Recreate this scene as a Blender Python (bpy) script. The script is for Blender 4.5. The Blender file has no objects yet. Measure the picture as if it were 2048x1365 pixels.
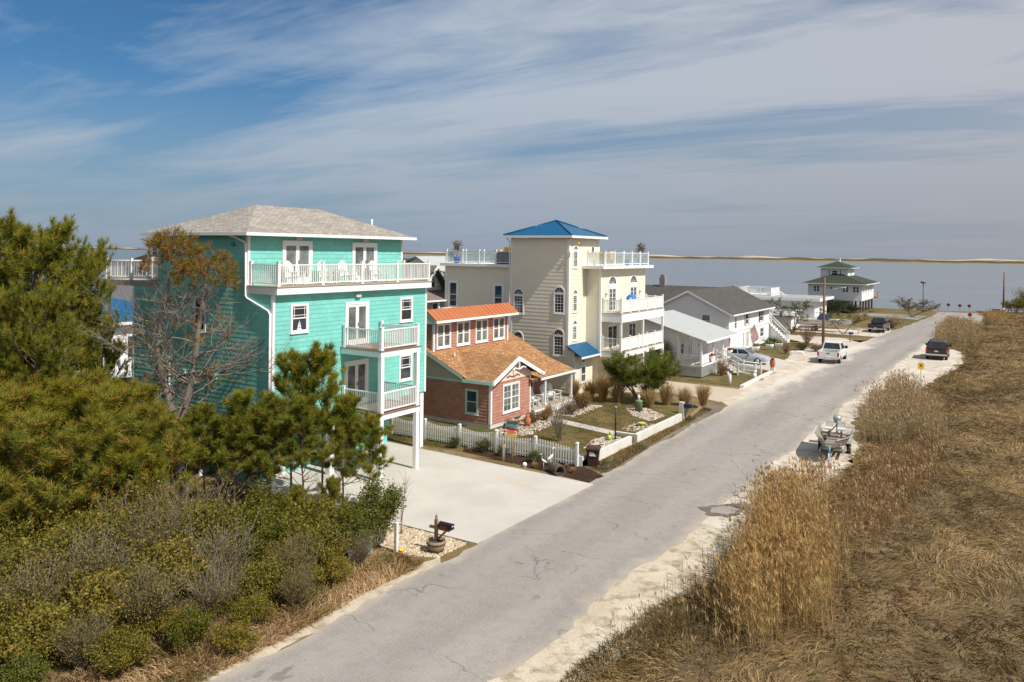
import bpy, bmesh, math, random
import numpy as np
from mathutils import Vector, Matrix
R = math.radians
sc = bpy.context.scene
COL = sc.collection
rng = random.Random(7)
# ------------------------------------------------------------------ camera: 28 mm, levelled, shifted, 10.4 m above the road
H, F, YAW, ROLL = 10.4, 1593.0, R(32.5), 0.0122
cam = bpy.data.cameras.new("camera")
cam.lens = 28.0; cam.sensor_width = 36.0; cam.shift_y = -179.0/2048.0
cam.clip_start = 0.5; cam.clip_end = 60000
co = bpy.data.objects.new("camera", cam); COL.objects.link(co)
co.matrix_world = Matrix.Translation((0, 0, H)) @ (Matrix.Rotation(YAW, 4, 'Z') @ Matrix.Rotation(R(90), 4, 'X') @ Matrix.Rotation(ROLL, 4, 'Z'))
sc.camera = co

# ------------------------------------------------------------------ mesh helpers
ORG = {}
class MB:
    def __init__(s): s.v = []; s.f = []; s.uv = []; s.sm = []
    def face(s, pts, uv=None, smooth=False):
        n = len(s.v); s.v += [tuple(p) for p in pts]; s.f.append(tuple(range(n, n+len(pts))))
        s.uv.append(uv); s.sm.append(smooth)
    def box(s, x0, x1, y0, y1, z0, z1):
        p = [(x, y, z) for z in (z0, z1) for y in (y0, y1) for x in (x0, x1)]
        for q in ((0,2,3,1),(4,5,7,6),(0,1,5,4),(1,3,7,5),(3,2,6,7),(2,0,4,6)):
            s.face([p[i] for i in q])
    def slope(s, pts):                                   # planar roof face with uv in metres
        P = [Vector(p) for p in pts]; n = (P[1]-P[0]).cross(P[2]-P[0]).normalized()
        if n.z < 0: P.reverse(); n = -n
        u = Vector((0,0,1)).cross(n)
        u = u.normalized() if u.length > 1e-4 else Vector((1,0,0))
        w = n.cross(u)
        s.face(P, [(p.dot(u), p.dot(w)) for p in P])
    def prism(s, poly, z0, z1, top=True):                # vertical extrusion of an xy polygon
        n = len(poly)
        if sum(poly[i][0]*poly[(i+1)%n][1]-poly[(i+1)%n][0]*poly[i][1] for i in range(n)) < 0: poly = poly[::-1]
        s.face([(x,y,z1) for x,y in poly]); s.face([(x,y,z0) for x,y in poly[::-1]])
        for i in range(n):
            a, b = poly[i], poly[(i+1)%n]
            s.face([(a[0],a[1],z0),(b[0],b[1],z0),(b[0],b[1],z1),(a[0],a[1],z1)])
    def tube(s, path, rad, n=6, cap=True):
        P = [Vector(p) for p in path]; m = len(P)
        if not hasattr(rad, '__len__'): rad = [rad]*m
        base = len(s.v); prev = None
        for i, p in enumerate(P):
            d = (P[min(i+1,m-1)]-P[max(i-1,0)])
            d = d.normalized() if d.length > 1e-6 else Vector((0,0,1))
            if prev is None:
                a = Vector((0,0,1)) if abs(d.z) < .9 else Vector((1,0,0))
                prev = d.cross(a).normalized()
            x = (prev - d*prev.dot(d)); x = x.normalized() if x.length > 1e-5 else d.orthogonal().normalized()
            y = d.cross(x); prev = x
            for k in range(n):
                t = 2*math.pi*k/n
                s.v.append(tuple(p + (x*math.cos(t)+y*math.sin(t))*rad[i]))
        for i in range(m-1):
            for k in range(n):
                a = base+i*n+k; b = base+i*n+(k+1)%n
                s.f.append((a,b,b+n,a+n)); s.uv.append(None); s.sm.append(True)
        if cap:
            s.f.append(tuple(base+k for k in range(n))[::-1]); s.uv.append(None); s.sm.append(False)
            s.f.append(tuple(base+(m-1)*n+k for k in range(n))); s.uv.append(None); s.sm.append(False)
    def lathe(s, c, prof, n=14):                         # prof: (r, z) list
        base = len(s.v)
        for r, z in prof:
            for k in range(n):
                t = 2*math.pi*k/n; s.v.append((c[0]+r*math.cos(t), c[1]+r*math.sin(t), c[2]+z))
        for i in range(len(prof)-1):
            for k in range(n):
                a = base+i*n+k; b = base+i*n+(k+1)%n
                s.f.append((a,b,b+n,a+n)); s.uv.append(None); s.sm.append(True)
        s.f.append(tuple(base+k for k in range(n))[::-1]); s.uv.append(None); s.sm.append(False)
        s.f.append(tuple(base+(len(prof)-1)*n+k for k in range(n))); s.uv.append(None); s.sm.append(False)
    def loft(s, rings, cap=True, smooth=True):
        n = len(rings[0]); base = len(s.v)
        for r in rings: s.v += [tuple(p) for p in r]
        for i in range(len(rings)-1):
            for k in range(n):
                a = base+i*n+k; b = base+i*n+(k+1)%n
                s.f.append((a,b,b+n,a+n)); s.uv.append(None); s.sm.append(smooth)
        if cap:
            s.f.append(tuple(base+k for k in range(n))[::-1]); s.uv.append(None); s.sm.append(False)
            s.f.append(tuple(base+(len(rings)-1)*n+k for k in range(n))); s.uv.append(None); s.sm.append(False)
    def ball(s, c, r, n=8, sq=(1,1,1)):
        prof = [(max(.001, math.sin(math.pi*i/n))*r, -math.cos(math.pi*i/n)*r*sq[2]) for i in range(n+1)]
        b = len(s.v); s.lathe((0,0,0), prof, n+4)
        for i in range(b, len(s.v)):
            x,y,z = s.v[i]; s.v[i] = (c[0]+x*sq[0], c[1]+y*sq[1], c[2]+z)
    def mesh(s, name, m=None, off=(0,0,0)):
        me = bpy.data.meshes.new(name)
        ox,oy,oz = off
        me.from_pydata([(x-ox,y-oy,z-oz) for x,y,z in s.v], [], s.f)
        if any(u is not None for u in s.uv):
            ul = me.uv_layers.new(name="UVMap"); dat = []
            for f,u in zip(s.f, s.uv):
                if u is None: u = [(0,0)]*len(f)
                for q in u: dat += [q[0], q[1]]
            ul.data.foreach_set("uv", dat)
        me.polygons.foreach_set("use_smooth", s.sm)
        if m: me.materials.append(m)
        me.update()
        return me
    def build(s, name, m, parent=None):
        off = ORG.get(parent.name, (0,0,0)) if parent else (0,0,0)
        o = bpy.data.objects.new(name, s.mesh(name, m, off)); COL.objects.link(o)
        if parent: o.parent = parent; ORG[o.name] = off
        return o
def npmesh(name, V, Fc, m, col=None, smooth=False):       # big meshes from numpy arrays: V (n,3), Fc (k,3|4), col (n,3)
    me = bpy.data.meshes.new(name)
    me.vertices.add(len(V)); me.vertices.foreach_set("co", np.ascontiguousarray(V, np.float32).ravel())
    k = Fc.shape[1]
    me.loops.add(len(Fc)*k); me.loops.foreach_set("vertex_index", np.ascontiguousarray(Fc, np.int32).ravel())
    me.polygons.add(len(Fc)); me.polygons.foreach_set("loop_start", np.arange(0, len(Fc)*k, k, dtype=np.int32))
    me.polygons.foreach_set("loop_total", np.full(len(Fc), k, np.int32))
    if smooth: me.polygons.foreach_set("use_smooth", np.ones(len(Fc), bool))
    me.update(calc_edges=True)
    if col is not None:
        a = me.color_attributes.new("tint", 'FLOAT_COLOR', 'POINT')
        a.data.foreach_set("color", np.concatenate([col, np.ones((len(col),1))], 1).astype(np.float32).ravel())
    if m: me.materials.append(m)
    me.validate()
    return me
def tag(o, label=None, cat=None, group=None, kind=None):
    if label: o['label'] = label
    if cat: o['category'] = cat
    if group: o['group'] = group
    if kind: o['kind'] = kind
    return o
def thing(name, label, cat, loc=(0,0,0), rz=0, group=None, world=True):
    o = bpy.data.objects.new(name, None); COL.objects.link(o)
    o.location = loc; o.rotation_euler = (0,0,rz); o.empty_display_size = .3
    ORG[o.name] = tuple(loc) if world else (0,0,0)       # world: parts are given in world coordinates; else in local ones
    return tag(o, label, cat, group)
def link(name, me, parent=None):
    o = bpy.data.objects.new(name, me); COL.objects.link(o)
    if parent: o.parent = parent; ORG[o.name] = ORG.get(parent.name, (0,0,0))
    return o
def dup(root, loc, rz, label=None, group=None, scale=None):
    r = root.copy(); COL.objects.link(r); r.location = loc; r.rotation_euler = (0,0,rz)
    if scale is not None: r.scale = scale if hasattr(scale,'__len__') else (scale,)*3
    if label: r['label'] = label
    if group: r['group'] = group
    for ch in list(root.children):
        c = ch.copy(); COL.objects.link(c); c.parent = r
        for g in list(ch.children):
            d = g.copy(); COL.objects.link(d); d.parent = c
    return r
def struct(name, mb, m):
    o = mb.build(name, m); o['kind'] = 'structure'; return o

# ------------------------------------------------------------------ materials
def newmat(name):
    m = bpy.data.materials.new(name); m.use_nodes = True
    nt = m.node_tree; nt.nodes.clear()
    out = nt.nodes.new('ShaderNodeOutputMaterial')
    return m, nt, out
def node(nt, t, **kw):
    n = nt.nodes.new(t)
    for k, v in kw.items():
        if k in n.inputs: n.inputs[k].default_value = v
        else: setattr(n, k, v)
    return n
def mixc(nt, fac, a, b, mode='MIX'):
    n = nt.nodes.new('ShaderNodeMix'); n.data_type = 'RGBA'; n.blend_type = mode
    for s, v in ((n.inputs[0], fac), (n.inputs[6], a), (n.inputs[7], b)):
        if hasattr(v, 'links'): nt.links.new(v, s)
        elif isinstance(v, (int,float)): s.default_value = v
        else: s.default_value = (*v, 1)
    return n.outputs[2]
def ramp(nt, fac, a, b):
    n = nt.nodes.new('ShaderNodeMapRange'); n.inputs[1].default_value = a; n.inputs[2].default_value = b
    nt.links.new(fac, n.inputs[0]); n.clamp = True
    return n.outputs[0]
def mth(nt, op, a, b=None):
    n = nt.nodes.new('ShaderNodeMath'); n.operation = op
    for i, v in enumerate((a, b)):
        if v is None: continue
        if hasattr(v, 'links'): nt.links.new(v, n.inputs[i])
        else: n.inputs[i].default_value = v
    return n.outputs[0]
def noise(nt, vec, scale, detail=4, rough=.55, dist=0):
    n = node(nt, 'ShaderNodeTexNoise', Scale=scale, Detail=detail, Roughness=rough, Distortion=dist)
    nt.links.new(vec, n.inputs['Vector']); return n.outputs['Fac']
def pos(nt, stretch=(1,1,1), rot=0):
    g = nt.nodes.new('ShaderNodeNewGeometry')
    mp = nt.nodes.new('ShaderNodeMapping'); mp.inputs['Scale'].default_value = stretch; mp.inputs['Rotation'].default_value = (0,0,rot)
    nt.links.new(g.outputs['Position'], mp.inputs['Vector']); return mp.outputs[0]
def uvc(nt): return nt.nodes.new('ShaderNodeTexCoord').outputs['UV']
def finish(nt, out, col, rough=.7, metal=0, spec=.5, bump=None, bstr=.3, bdist=.02, trans=0, coat=0):
    b = nt.nodes.new('ShaderNodeBsdfPrincipled')
    b.inputs['Metallic'].default_value = metal; b.inputs['Specular IOR Level'].default_value = spec
    b.inputs['Coat Weight'].default_value = coat
    for s, v in (('Base Color', col), ('Roughness', rough)):
        if hasattr(v, 'links'): nt.links.new(v, b.inputs[s])
        elif isinstance(v, (int,float)): b.inputs[s].default_value = v
        else: b.inputs[s].default_value = (*v, 1)
    if bump is not None:
        bp = nt.nodes.new('ShaderNodeBump'); bp.inputs['Strength'].default_value = bstr; bp.inputs['Distance'].default_value = bdist
        nt.links.new(bump, bp.inputs['Height']); nt.links.new(bp.outputs[0], b.inputs['Normal'])
    if trans:
        t = nt.nodes.new('ShaderNodeBsdfTranslucent'); mx = nt.nodes.new('ShaderNodeMixShader'); mx.inputs[0].default_value = trans
        if hasattr(col, 'links'): nt.links.new(col, t.inputs[0])
        else: t.inputs[0].default_value = (*col, 1)
        nt.links.new(b.outputs[0], mx.inputs[1]); nt.links.new(t.outputs[0], mx.inputs[2]); nt.links.new(mx.outputs[0], out.inputs[0])
    else: nt.links.new(b.outputs[0], out.inputs[0])
    return b
def plain(name, c, rough=.6, var=.1, scale=2.5, fine=30, metal=0, spec=.4, bstr=.08, stretch=(1,1,1), coat=0):
    m, nt, out = newmat(name); p = pos(nt, stretch)
    a = noise(nt, p, scale); b = noise(nt, p, fine, 2)
    f = mth(nt, 'ADD', mth(nt, 'MULTIPLY', a, .65), mth(nt, 'MULTIPLY', b, .35))
    col = mixc(nt, ramp(nt, f, .3, .7), [x*(1-var) for x in c], [min(1, x*(1+var)) for x in c])
    finish(nt, out, col, rough, metal, spec, b, bstr, .01, coat=coat)
    return m
def bricky(name, c1, c2, mort, bw, rh, ms=.01, rough=.85, bias=0, bstr=.4, off=.5, wear=.25):
    m, nt, out = newmat(name); u = uvc(nt)
    b = node(nt, 'ShaderNodeTexBrick', Scale=1.0)
    b.offset = off; b.inputs['Color1'].default_value = (*c1,1); b.inputs['Color2'].default_value = (*c2,1); b.inputs['Mortar'].default_value = (*mort,1)
    b.inputs['Mortar Size'].default_value = ms; b.inputs['Mortar Smooth'].default_value = .3; b.inputs['Bias'].default_value = bias
    b.inputs['Brick Width'].default_value = bw; b.inputs['Row Height'].default_value = rh
    nt.links.new(u, b.inputs['Vector'])
    p = pos(nt); n = noise(nt, p, .9, 5); n2 = noise(nt, p, 14, 3)
    f = mth(nt, 'ADD', mth(nt, 'MULTIPLY', n, .6), mth(nt, 'MULTIPLY', n2, .4))
    col = mixc(nt, ramp(nt, f, .3, .7), b.outputs['Color'], mixc(nt, 1.0, b.outputs['Color'], [1-wear]*3, 'MULTIPLY'))
    finish(nt, out, col, rough, bump=mth(nt, 'SUBTRACT', 1.0, b.outputs['Fac']), bstr=bstr, bdist=.01)
    return m
def leafy(name, trans=.35, hue=.1, rough=.55, spec=.25):
    m, nt, out = newmat(name)
    a = node(nt, 'ShaderNodeAttribute', attribute_name='tint')
    oi = nt.nodes.new('ShaderNodeObjectInfo')
    col = mixc(nt, oi.outputs['Random'], a.outputs['Color'], mixc(nt, 1.0, a.outputs['Color'], (1+2*hue, 1.0, .7), 'MULTIPLY'))
    finish(nt, out, col, rough, spec=spec, trans=trans)
    return m
def glass(name, tint=(.02,.028,.035), rough=.04):
    m, nt, out = newmat(name)
    n = noise(nt, pos(nt), 1.3, 2)
    col = mixc(nt, ramp(nt, n, .4, .65), tint, [x*2.2 for x in tint])
    finish(nt, out, col, rough, spec=.8, bump=noise(nt, pos(nt), .8, 1), bstr=.03, bdist=.05)
    return m
def clear(name, tint=(.9,.95,.95), alpha=.7):
    m, nt, out = newmat(name)
    t = nt.nodes.new('ShaderNodeBsdfTransparent'); t.inputs[0].default_value = (*tint,1)
    g = nt.nodes.new('ShaderNodeBsdfPrincipled'); g.inputs['Base Color'].default_value = (.5,.56,.58,1); g.inputs['Roughness'].default_value = .06
    mx = nt.nodes.new('ShaderNodeMixShader'); mx.inputs[0].default_value = 1-alpha
    nt.links.new(t.outputs[0], mx.inputs[1]); nt.links.new(g.outputs[0], mx.inputs[2]); nt.links.new(mx.outputs[0], out.inputs[0])
    return m
def ribbed(name, c, pitch=.4, rough=.35, metal=.0, axis=0, depth=.5):   # standing seam metal, ribs by uv
    m, nt, out = newmat(name); u = uvc(nt)
    sx = nt.nodes.new('ShaderNodeSeparateXYZ'); nt.links.new(u, sx.inputs[0])
    f = mth(nt, 'FRACT', mth(nt, 'DIVIDE', sx.outputs[axis], pitch))
    e = mth(nt, 'LESS_THAN', f, .09)
    n = noise(nt, pos(nt), 1.5)
    col = mixc(nt, ramp(nt, n, .3, .7), [x*.86 for x in c], c)
    col = mixc(nt, mth(nt, 'MULTIPLY', e, .55), col, [x*.45 for x in c])
    finish(nt, out, col, rough, metal, .5, bump=e, bstr=depth, bdist=.03)
    return m

M = {}
M['white'] = plain('white vinyl', (.80,.80,.78), .45, .03, 1.5)
M['white_wood'] = plain('white painted wood', (.76,.76,.74), .6, .06, 2)
M['mint_shake'] = bricky('turquoise shake siding', (.185,.57,.50), (.22,.63,.56), (.11,.44,.385), .42, .2, .006, .7, wear=.17, bstr=.15, off=.37)
M['mint'] = plain('turquoise paint', (.13,.55,.47), .6, .06)
M['mint_dark'] = plain('dark teal door paint', (.03,.30,.22), .6, .06)
M['pink_shake'] = bricky('faded red shake siding', (.42,.19,.14), (.51,.25,.185), (.26,.115,.085), .34, .19, .009, .8, wear=.16, bstr=.25, off=.41)
M['pink_trim'] = plain('pale pink board', (.80,.60,.50), .7, .08)
M['sage'] = plain('pale green trim', (.45,.66,.56), .6, .06)
M['beige_gable'] = plain('beige gable siding', (.50,.43,.33), .7, .08, 3, stretch=(1,1,6))
M['cream'] = plain('cream vinyl siding', (.74,.70,.57), .55, .05, 1.2)
M['white_siding'] = plain('white vinyl siding', (.74,.75,.76), .55, .05, 1.2)
M['grey_shingle'] = bricky('grey asphalt shingles', (.40,.36,.31), (.26,.235,.205), (.16,.145,.13), .32, .14, .012, .9, wear=.15)
M['tan_shingle'] = bricky('tan brown asphalt shingles', (.50,.27,.115), (.30,.145,.06), (.13,.06,.026), .32, .15, .016, .9, wear=.2)
M['dark_shingle'] = bricky('charcoal shingles', (.105,.10,.09), (.065,.06,.055), (.035,.033,.03), .32, .15, .014, .9)
M['green_shingle'] = bricky('dark green shingles', (.040,.052,.028), (.028,.038,.02), (.016,.022,.012), .4, .2, .014, .9)
M['brown_shingle'] = bricky('weathered brown shingles', (.26,.21,.17), (.18,.145,.12), (.10,.08,.07), .32, .15, .014, .9)
M['orange_metal'] = ribbed('copper orange metal roof', (.47,.155,.06), .42)
M['blue_metal'] = ribbed('bright blue metal roof', (.005,.10,.225), .36, .3)
M['pale_metal'] = ribbed('pale grey metal roof', (.43,.45,.44), .4, .55, depth=.2)
M['membrane'] = plain('grey gravel roof', (.31,.31,.30), .9, .15, .8)
M['glass'] = glass('dark window glass')
M['glass_soft'] = glass('curtained glass', (.09,.10,.095))
M['rail_glass'] = clear('clear railing glass', alpha=.72)
M['frost'] = plain('white frosted railing panel', (.70,.74,.72), .35, .04)
M['deck_brown'] = plain('brown deck boards', (.20,.115,.08), .75, .2, 3, stretch=(1,8,1))
M['deck_tan'] = plain('tan deck boards', (.38,.33,.26), .75, .15, 3, stretch=(1,8,1))
M['concrete'] = plain('pale concrete', (.47,.44,.395), .85, .15, .45, 40, bstr=.1)
M['block'] = plain('white washed concrete', (.62,.60,.55), .85, .14, 1.8, 22, bstr=.25)
M['brick'] = bricky('red brick', (.30,.10,.06), (.22,.07,.045), (.30,.27,.24), .22, .075, .01)
M['brass'] = plain('door handle metal', (.35,.30,.2), .35, .05, metal=.8)
M['lamp'] = plain('pale lamp glass', (.6,.58,.5), .4, .05)
M['dark'] = plain('dark recess', (.03,.03,.03), .9)
M['wood'] = plain('weathered wood', (.25,.18,.12), .85, .25, 4, stretch=(3,3,.6))
M['pole_wood'] = plain('brown utility pole', (.17,.11,.08), .9, .25, 3, stretch=(4,4,.4))
M['black'] = plain('black metal', (.015,.016,.018), .45, .1)
M['rubber'] = plain('tyre rubber', (.018,.018,.018), .8, .2)
M['chrome'] = plain('chrome', (.6,.6,.62), .2, .03, metal=.9)
M['grey_metal'] = plain('galvanised metal', (.42,.43,.44), .45, .1, metal=.5)
M['yellow'] = plain('yellow plastic', (.85,.50,.02), .5, .05)
M['blue'] = plain('cobalt blue glaze', (.01,.06,.40), .25, .1)
M['teal'] = plain('teal paint', (.03,.38,.47), .5)
M['red'] = plain('red paint', (.45,.03,.02), .5)
M['flower_red'] = plain('dull red flowers', (.22,.03,.03), .8, .3, 6)
M['orange_terra'] = plain('terracotta', (.45,.15,.07), .8)
M['soil'] = plain('dark soil', (.06,.04,.028), .95, .3, 8)

# ------------------------------------------------------------------ walls, windows, railings
class Wl:
    def __init__(s, kind, c):
        s.k = kind; s.c = c
        s.n = {'+X':(1,0),'-X':(-1,0),'+Y':(0,1),'-Y':(0,-1)}[kind]
    def pt(s, a, z, d):
        return (s.c+s.n[0]*d, a, z) if s.k[1] == 'X' else (a, s.c+s.n[1]*d, z)
    def box(s, mb, a0, a1, z0, z1, d0, d1):
        p, q = s.pt(a0,z0,d0), s.pt(a1,z1,d1)
        mb.box(min(p[0],q[0]),max(p[0],q[0]),min(p[1],q[1]),max(p[1],q[1]),z0,z1)
    def face(s, mb, pts, d, uv=True):
        P = [s.pt(a,z,d) for a,z in pts]
        n = (Vector(P[1])-Vector(P[0])).cross(Vector(P[2])-Vector(P[0]))
        U = list(pts)
        if n.x*s.n[0]+n.y*s.n[1] < 0: P.reverse(); U.reverse()
        mb.face(P, U if uv else None)
def siding(mb, w, a0, a1, z0, z1, lap=.15, dep=.014, ext=None):
    n = max(1, round((z1-z0)/lap)); h = (z1-z0)/n
    for i in range(n):
        zb, zt = z0+i*h, z0+(i+1)*h
        (b0,b1),(t0,t1) = (ext(zb), ext(zt)) if ext else ((a0,a1),(a0,a1))
        if b1-b0 < .01: continue
        P = [w.pt(b0,zb,dep), w.pt(b1,zb,dep), w.pt(t1,zt,.001), w.pt(t0,zt,.001)]
        U = [(b0,i*lap),(b1,i*lap),(t1,(i+1)*lap-.0005),(t0,(i+1)*lap-.0005)]
        Q = [w.pt(b0,zb,.001), w.pt(b1,zb,.001), w.pt(b1,zb,dep), w.pt(b0,zb,dep)]
        nn = (Vector(P[1])-Vector(P[0])).cross(Vector(P[2])-Vector(P[0]))
        if nn.x*w.n[0]+nn.y*w.n[1] < 0: P.reverse(); U.reverse(); Q.reverse()
        mb.face(P, U); mb.face(Q, [(b0,zb)]*4)
def rect_walls(mb, x0, x1, y0, y1, z0, z1, lap=.15, dep=.014):
    for k, c, a0, a1 in (('+X',x1,y0,y1),('-X',x0,y0,y1),('+Y',y1,x0,x1),('-Y',y0,x0,x1)):
        siding(mb, Wl(k,c), a0, a1, z0, z1, lap, dep)
class TR(list):                                          # several corner boards, each built as a part of its own
    def build(s, name, m, par):
        for q, k in s:
            b = MB(); corner_trim(b, *q, **k); b.build(name, m, par)
def corner_trim(mb, *q, **k):
    if isinstance(mb, TR): mb.append((q, k))
    else: corner_boards(mb, *q, **k)
def corner_boards(mb, x, y, z0, z1, w=.11, p=.02, sx=1, sy=-1):      # board pair round an outside corner
    mb.box(*sorted((x-sx*w, x+sx*p)), *sorted((y, y+sy*p)), z0, z1)
    mb.box(*sorted((x, x+sx*p)), *sorted((y-sy*w, y-sy*.0005)), z0, z1)
def window(par, w, a0, a1, z0, z1, trim=.09, cols=0, rows=0, lowgrid=False, mat='white', gl='glass', meet=True, prairie=False, twin=False, mode=None):
    fr = MB(); pn = MB()
    for b in ((a0,a0+trim,z0,z1),(a1-trim,a1,z0,z1),(a0+trim,a1-trim,z1-trim,z1),(a0+trim,a1-trim,z0,z0+trim)):
        w.box(fr, *b, -.005, .05)
    w.box(fr, a0-.03, a1+.03, z0-.035, z0, -.005, .07)
    i0, i1, j0, j1 = a0+trim, a1-trim, z0+trim, z1-trim
    parts = [(i0,i1)]
    if twin:
        c = (i0+i1)/2; w.box(fr, c-.05, c+.05, j0, j1, 0, .046); parts = [(i0,c-.05),(c+.05,i1)]
    zm = (j0+j1)/2
    for p0, p1 in parts:
        s = .035
        for b in ((p0,p0+s,j0,j1),(p1-s,p1,j0,j1),(p0+s,p1-s,j1-s,j1),(p0+s,p1-s,j0,j0+s)): w.box(fr, *b, 0, .036)
        if meet: w.box(fr, p0+s, p1-s, zm-.025, zm+.025, 0, .04)
        for lo, hi, on in (((zm if meet else j0), j1, True), (j0, zm, lowgrid and meet)):
            if not on: continue
            for k in range(1, cols):
                x = p0+(p1-p0)*k/cols; w.box(fr, x-.011, x+.011, lo+.03, hi-.03, 0, .031)
            for k in range(1, rows):
                y = lo+(hi-lo)*k/rows; w.box(fr, p0+s, p1-s, y-.011, y+.011, 0, .030)
            if prairie:
                for x in (p0+.13, p1-.13): w.box(fr, x-.011, x+.011, lo+.03, hi-.03, 0, .031)
                for y in (lo+.13, hi-.13): w.box(fr, p0+s, p1-s, y-.011, y+.011, 0, .030)
    w.box(pn, i0, i1, j0, j1, -.005, .024)
    o = fr.build('window', M[mat], par)
    pn.build('pane', M[gl], o)
    return o
def arch_window(par, w, c, hw, z0, zs, mat='white', cols=3, rows=6, trim=.09, fan=4, band=.14, top=True):
    """double-hung window up to zs, white band, half-round light above"""
    o = window(par, w, c-hw, c+hw, z0, zs, trim, cols, max(1, rows//2), True, mat)
    zb = zs+band*.0; r0, r1 = hw-trim, hw; n = 12
    fr, pn = MB(), MB()
    zc = zs+.03
    for i in range(n):
        t0, t1 = math.pi*i/n, math.pi*(i+1)/n
        q = [(c+r*math.cos(t), zc+r*math.sin(t)) for r, t in ((r0,t0),(r1,t0),(r1,t1),(r0,t1))]
        w.face(fr, q, .05)
        for (r, tt) in ((r1, 1),):
            a, b = (c+r*math.cos(t0), zc+r*math.sin(t0)), (c+r*math.cos(t1), zc+r*math.sin(t1))
            fr.face([w.pt(*a,-.01), w.pt(*b,-.01), w.pt(*b,.05), w.pt(*a,.05)])
    for i in range(1, fan):
        t = math.pi*i/fan; dx, dz = math.cos(t), math.sin(t)
        q = [(c+dx*.06-dz*.012, zc+dz*.06+dx*.012),(c+dx*r0-dz*.012, zc+dz*r0+dx*.012),(c+dx*r0+dz*.012, zc+dz*r0-dx*.012),(c+dx*.06+dz*.012, zc+dz*.06-dx*.012)]
        w.face(fr, q, .03)
    w.box(fr, c-hw, c+hw, zs-.0+.001, zc+.02, -.004, .052)
    w.face(pn, [(c+r0*math.cos(math.pi*i/n), zc+r0*math.sin(math.pi*i/n)) for i in range(n+1)], .024)
    f2 = fr.build('arched_window', M[mat], par); pn.build('pane', M['glass'], f2)
    return o
def french_door(par, w, a0, a1, z0, z1, trim=.12, grid=None, mat='white', gl='glass', slide=False):
    fr, pn, hd = MB(), MB(), MB()
    for b in ((a0,a0+trim,z0,z1),(a1-trim,a1,z0,z1),(a0+trim,a1-trim,z1-trim,z1)): w.box(fr, *b, -.005, .06)
    c = (a0+a1)/2; st = .10 if not slide else .06
    for p0, p1 in ((a0+trim, c-.004), (c+.004, a1-trim)):
        zb = z0+(.28 if not slide else .1); zt = z1-trim-.12
        for b in ((p0,p0+st,z0+.02,z1-trim),(p1-st,p1,z0+.02,z1-trim),(p0+st,p1-st,z0+.02,zb),(p0+st,p1-st,zt,z1-trim)): w.box(fr, *b, 0, .042)
        w.box(pn, p0+st, p1-st, zb, zt, -.005, .03)
        if grid:
            for k in range(1, grid[0]):
                x = p0+st+(p1-p0-2*st)*k/grid[0]; w.box(fr, x-.012, x+.012, zb, zt, 0, .036)
            for k in range(1, grid[1]):
                z = zb+(zt-zb)*k/grid[1]; w.box(fr, p0+st, p1-st, z-.012, z+.012, 0, .035)
    w.box(hd, c+.03, c+.09, z0+.92, z0+1.06, .042, .10)
    o = fr.build('french_door' if not slide else 'sliding_door', M[mat], par)
    pn.build('pane', M[gl], o); hd.build('handle', M['brass'], o)
    return o
def railing(par, p0, p1, z, h=.95, gap=.115, mat='white', post=(True,True), mids=0, ps=.11, ph=None, name='railing', bal=.032, panel=None, bottom=.09):
    """balusters and rails in one mesh, each post a part of the railing"""
    a, b = Vector((*p0,0)), Vector((*p1,0)); L = (b-a).length; d = (b-a)/L; ang = math.atan2(d.y, d.x)
    mb = MB()
    def ob(s0, s1, z0, z1, hw):
        n = Vector((-d.y, d.x, 0))*hw
        q = [a+d*s0-n, a+d*s1-n, a+d*s1+n, a+d*s0+n]
        mb.prism([(v.x,v.y) for v in q], z0, z1)
    ob(0, L, z+h-.05, z+h, .035); ob(0, L, z+bottom, z+bottom+.05, .028)
    if panel is None:
        n = int(L/gap)
        for i in range(1, n):
            s = L*i/n; ob(s-bal/2, s+bal/2, z+bottom+.05, z+h-.05, bal/2)
    r = mb.build(name, M[mat], par)
    if panel:
        pm = MB(); mb2 = mb; mb = pm; 
        n = Vector((-d.y, d.x, 0))*.008
        q = [a+d*.03-n, a+d*(L-.03)-n, a+d*(L-.03)+n, a+d*.03+n]
        pm.prism([(v.x,v.y) for v in q], z+bottom+.05, z+h-.05)
        pm.build('panel', M[panel], r)
    S = ([0] if post[0] else [])+[L*(k+1)/(mids+1) for k in range(mids)]+([L] if post[1] else [])
    for s in S:
        pm = MB(); c = a+d*s; t = ph or h+.1; q = ps/2
        pm.box(c.x-q, c.x+q, c.y-q, c.y+q, z, z+t)
        pm.box(c.x-q-.015, c.x+q+.015, c.y-q-.015, c.y+q+.015, z+t, z+t+.03)
        pm.box(c.x-q-.012, c.x+q+.012, c.y-q-.012, c.y+q+.012, z+.002, z+.06)
        pm.build('post', M[mat], r)
    return r
def eave_box(mb, x0, x1, y0, y1, z0, z1, t=.1):           # gutter / fascia ring, butted at the corners
    mb.box(x0, x1, y0, y0+t, z0, z1); mb.box(x0, x1, y1-t, y1, z0, z1)
    mb.box(x0, x0+t, y0+t, y1-t, z0, z1); mb.box(x1-t, x1, y0+t, y1-t, z0, z1)
def hip(mb, x0, x1, y0, y1, z, r0, r1):                   # r0, r1: ridge end points
    A,B,C,D = (x0,y0,z),(x1,y0,z),(x1,y1,z),(x0,y1,z)
    if abs(r0[1]-r1[1]) > abs(r0[0]-r1[0]) or (r0 == r1):
        mb.slope([A,B,r0]); mb.slope([C,D,r1])
        if r0 == r1: mb.slope([B,C,r0]); mb.slope([D,A,r0])
        else: mb.slope([B,C,r1,r0]); mb.slope([D,A,r0,r1])
    else:
        mb.slope([D,A,r0]); mb.slope([B,C,r1]); mb.slope([A,B,r1,r0]); mb.slope([C,D,r0,r1])
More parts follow.
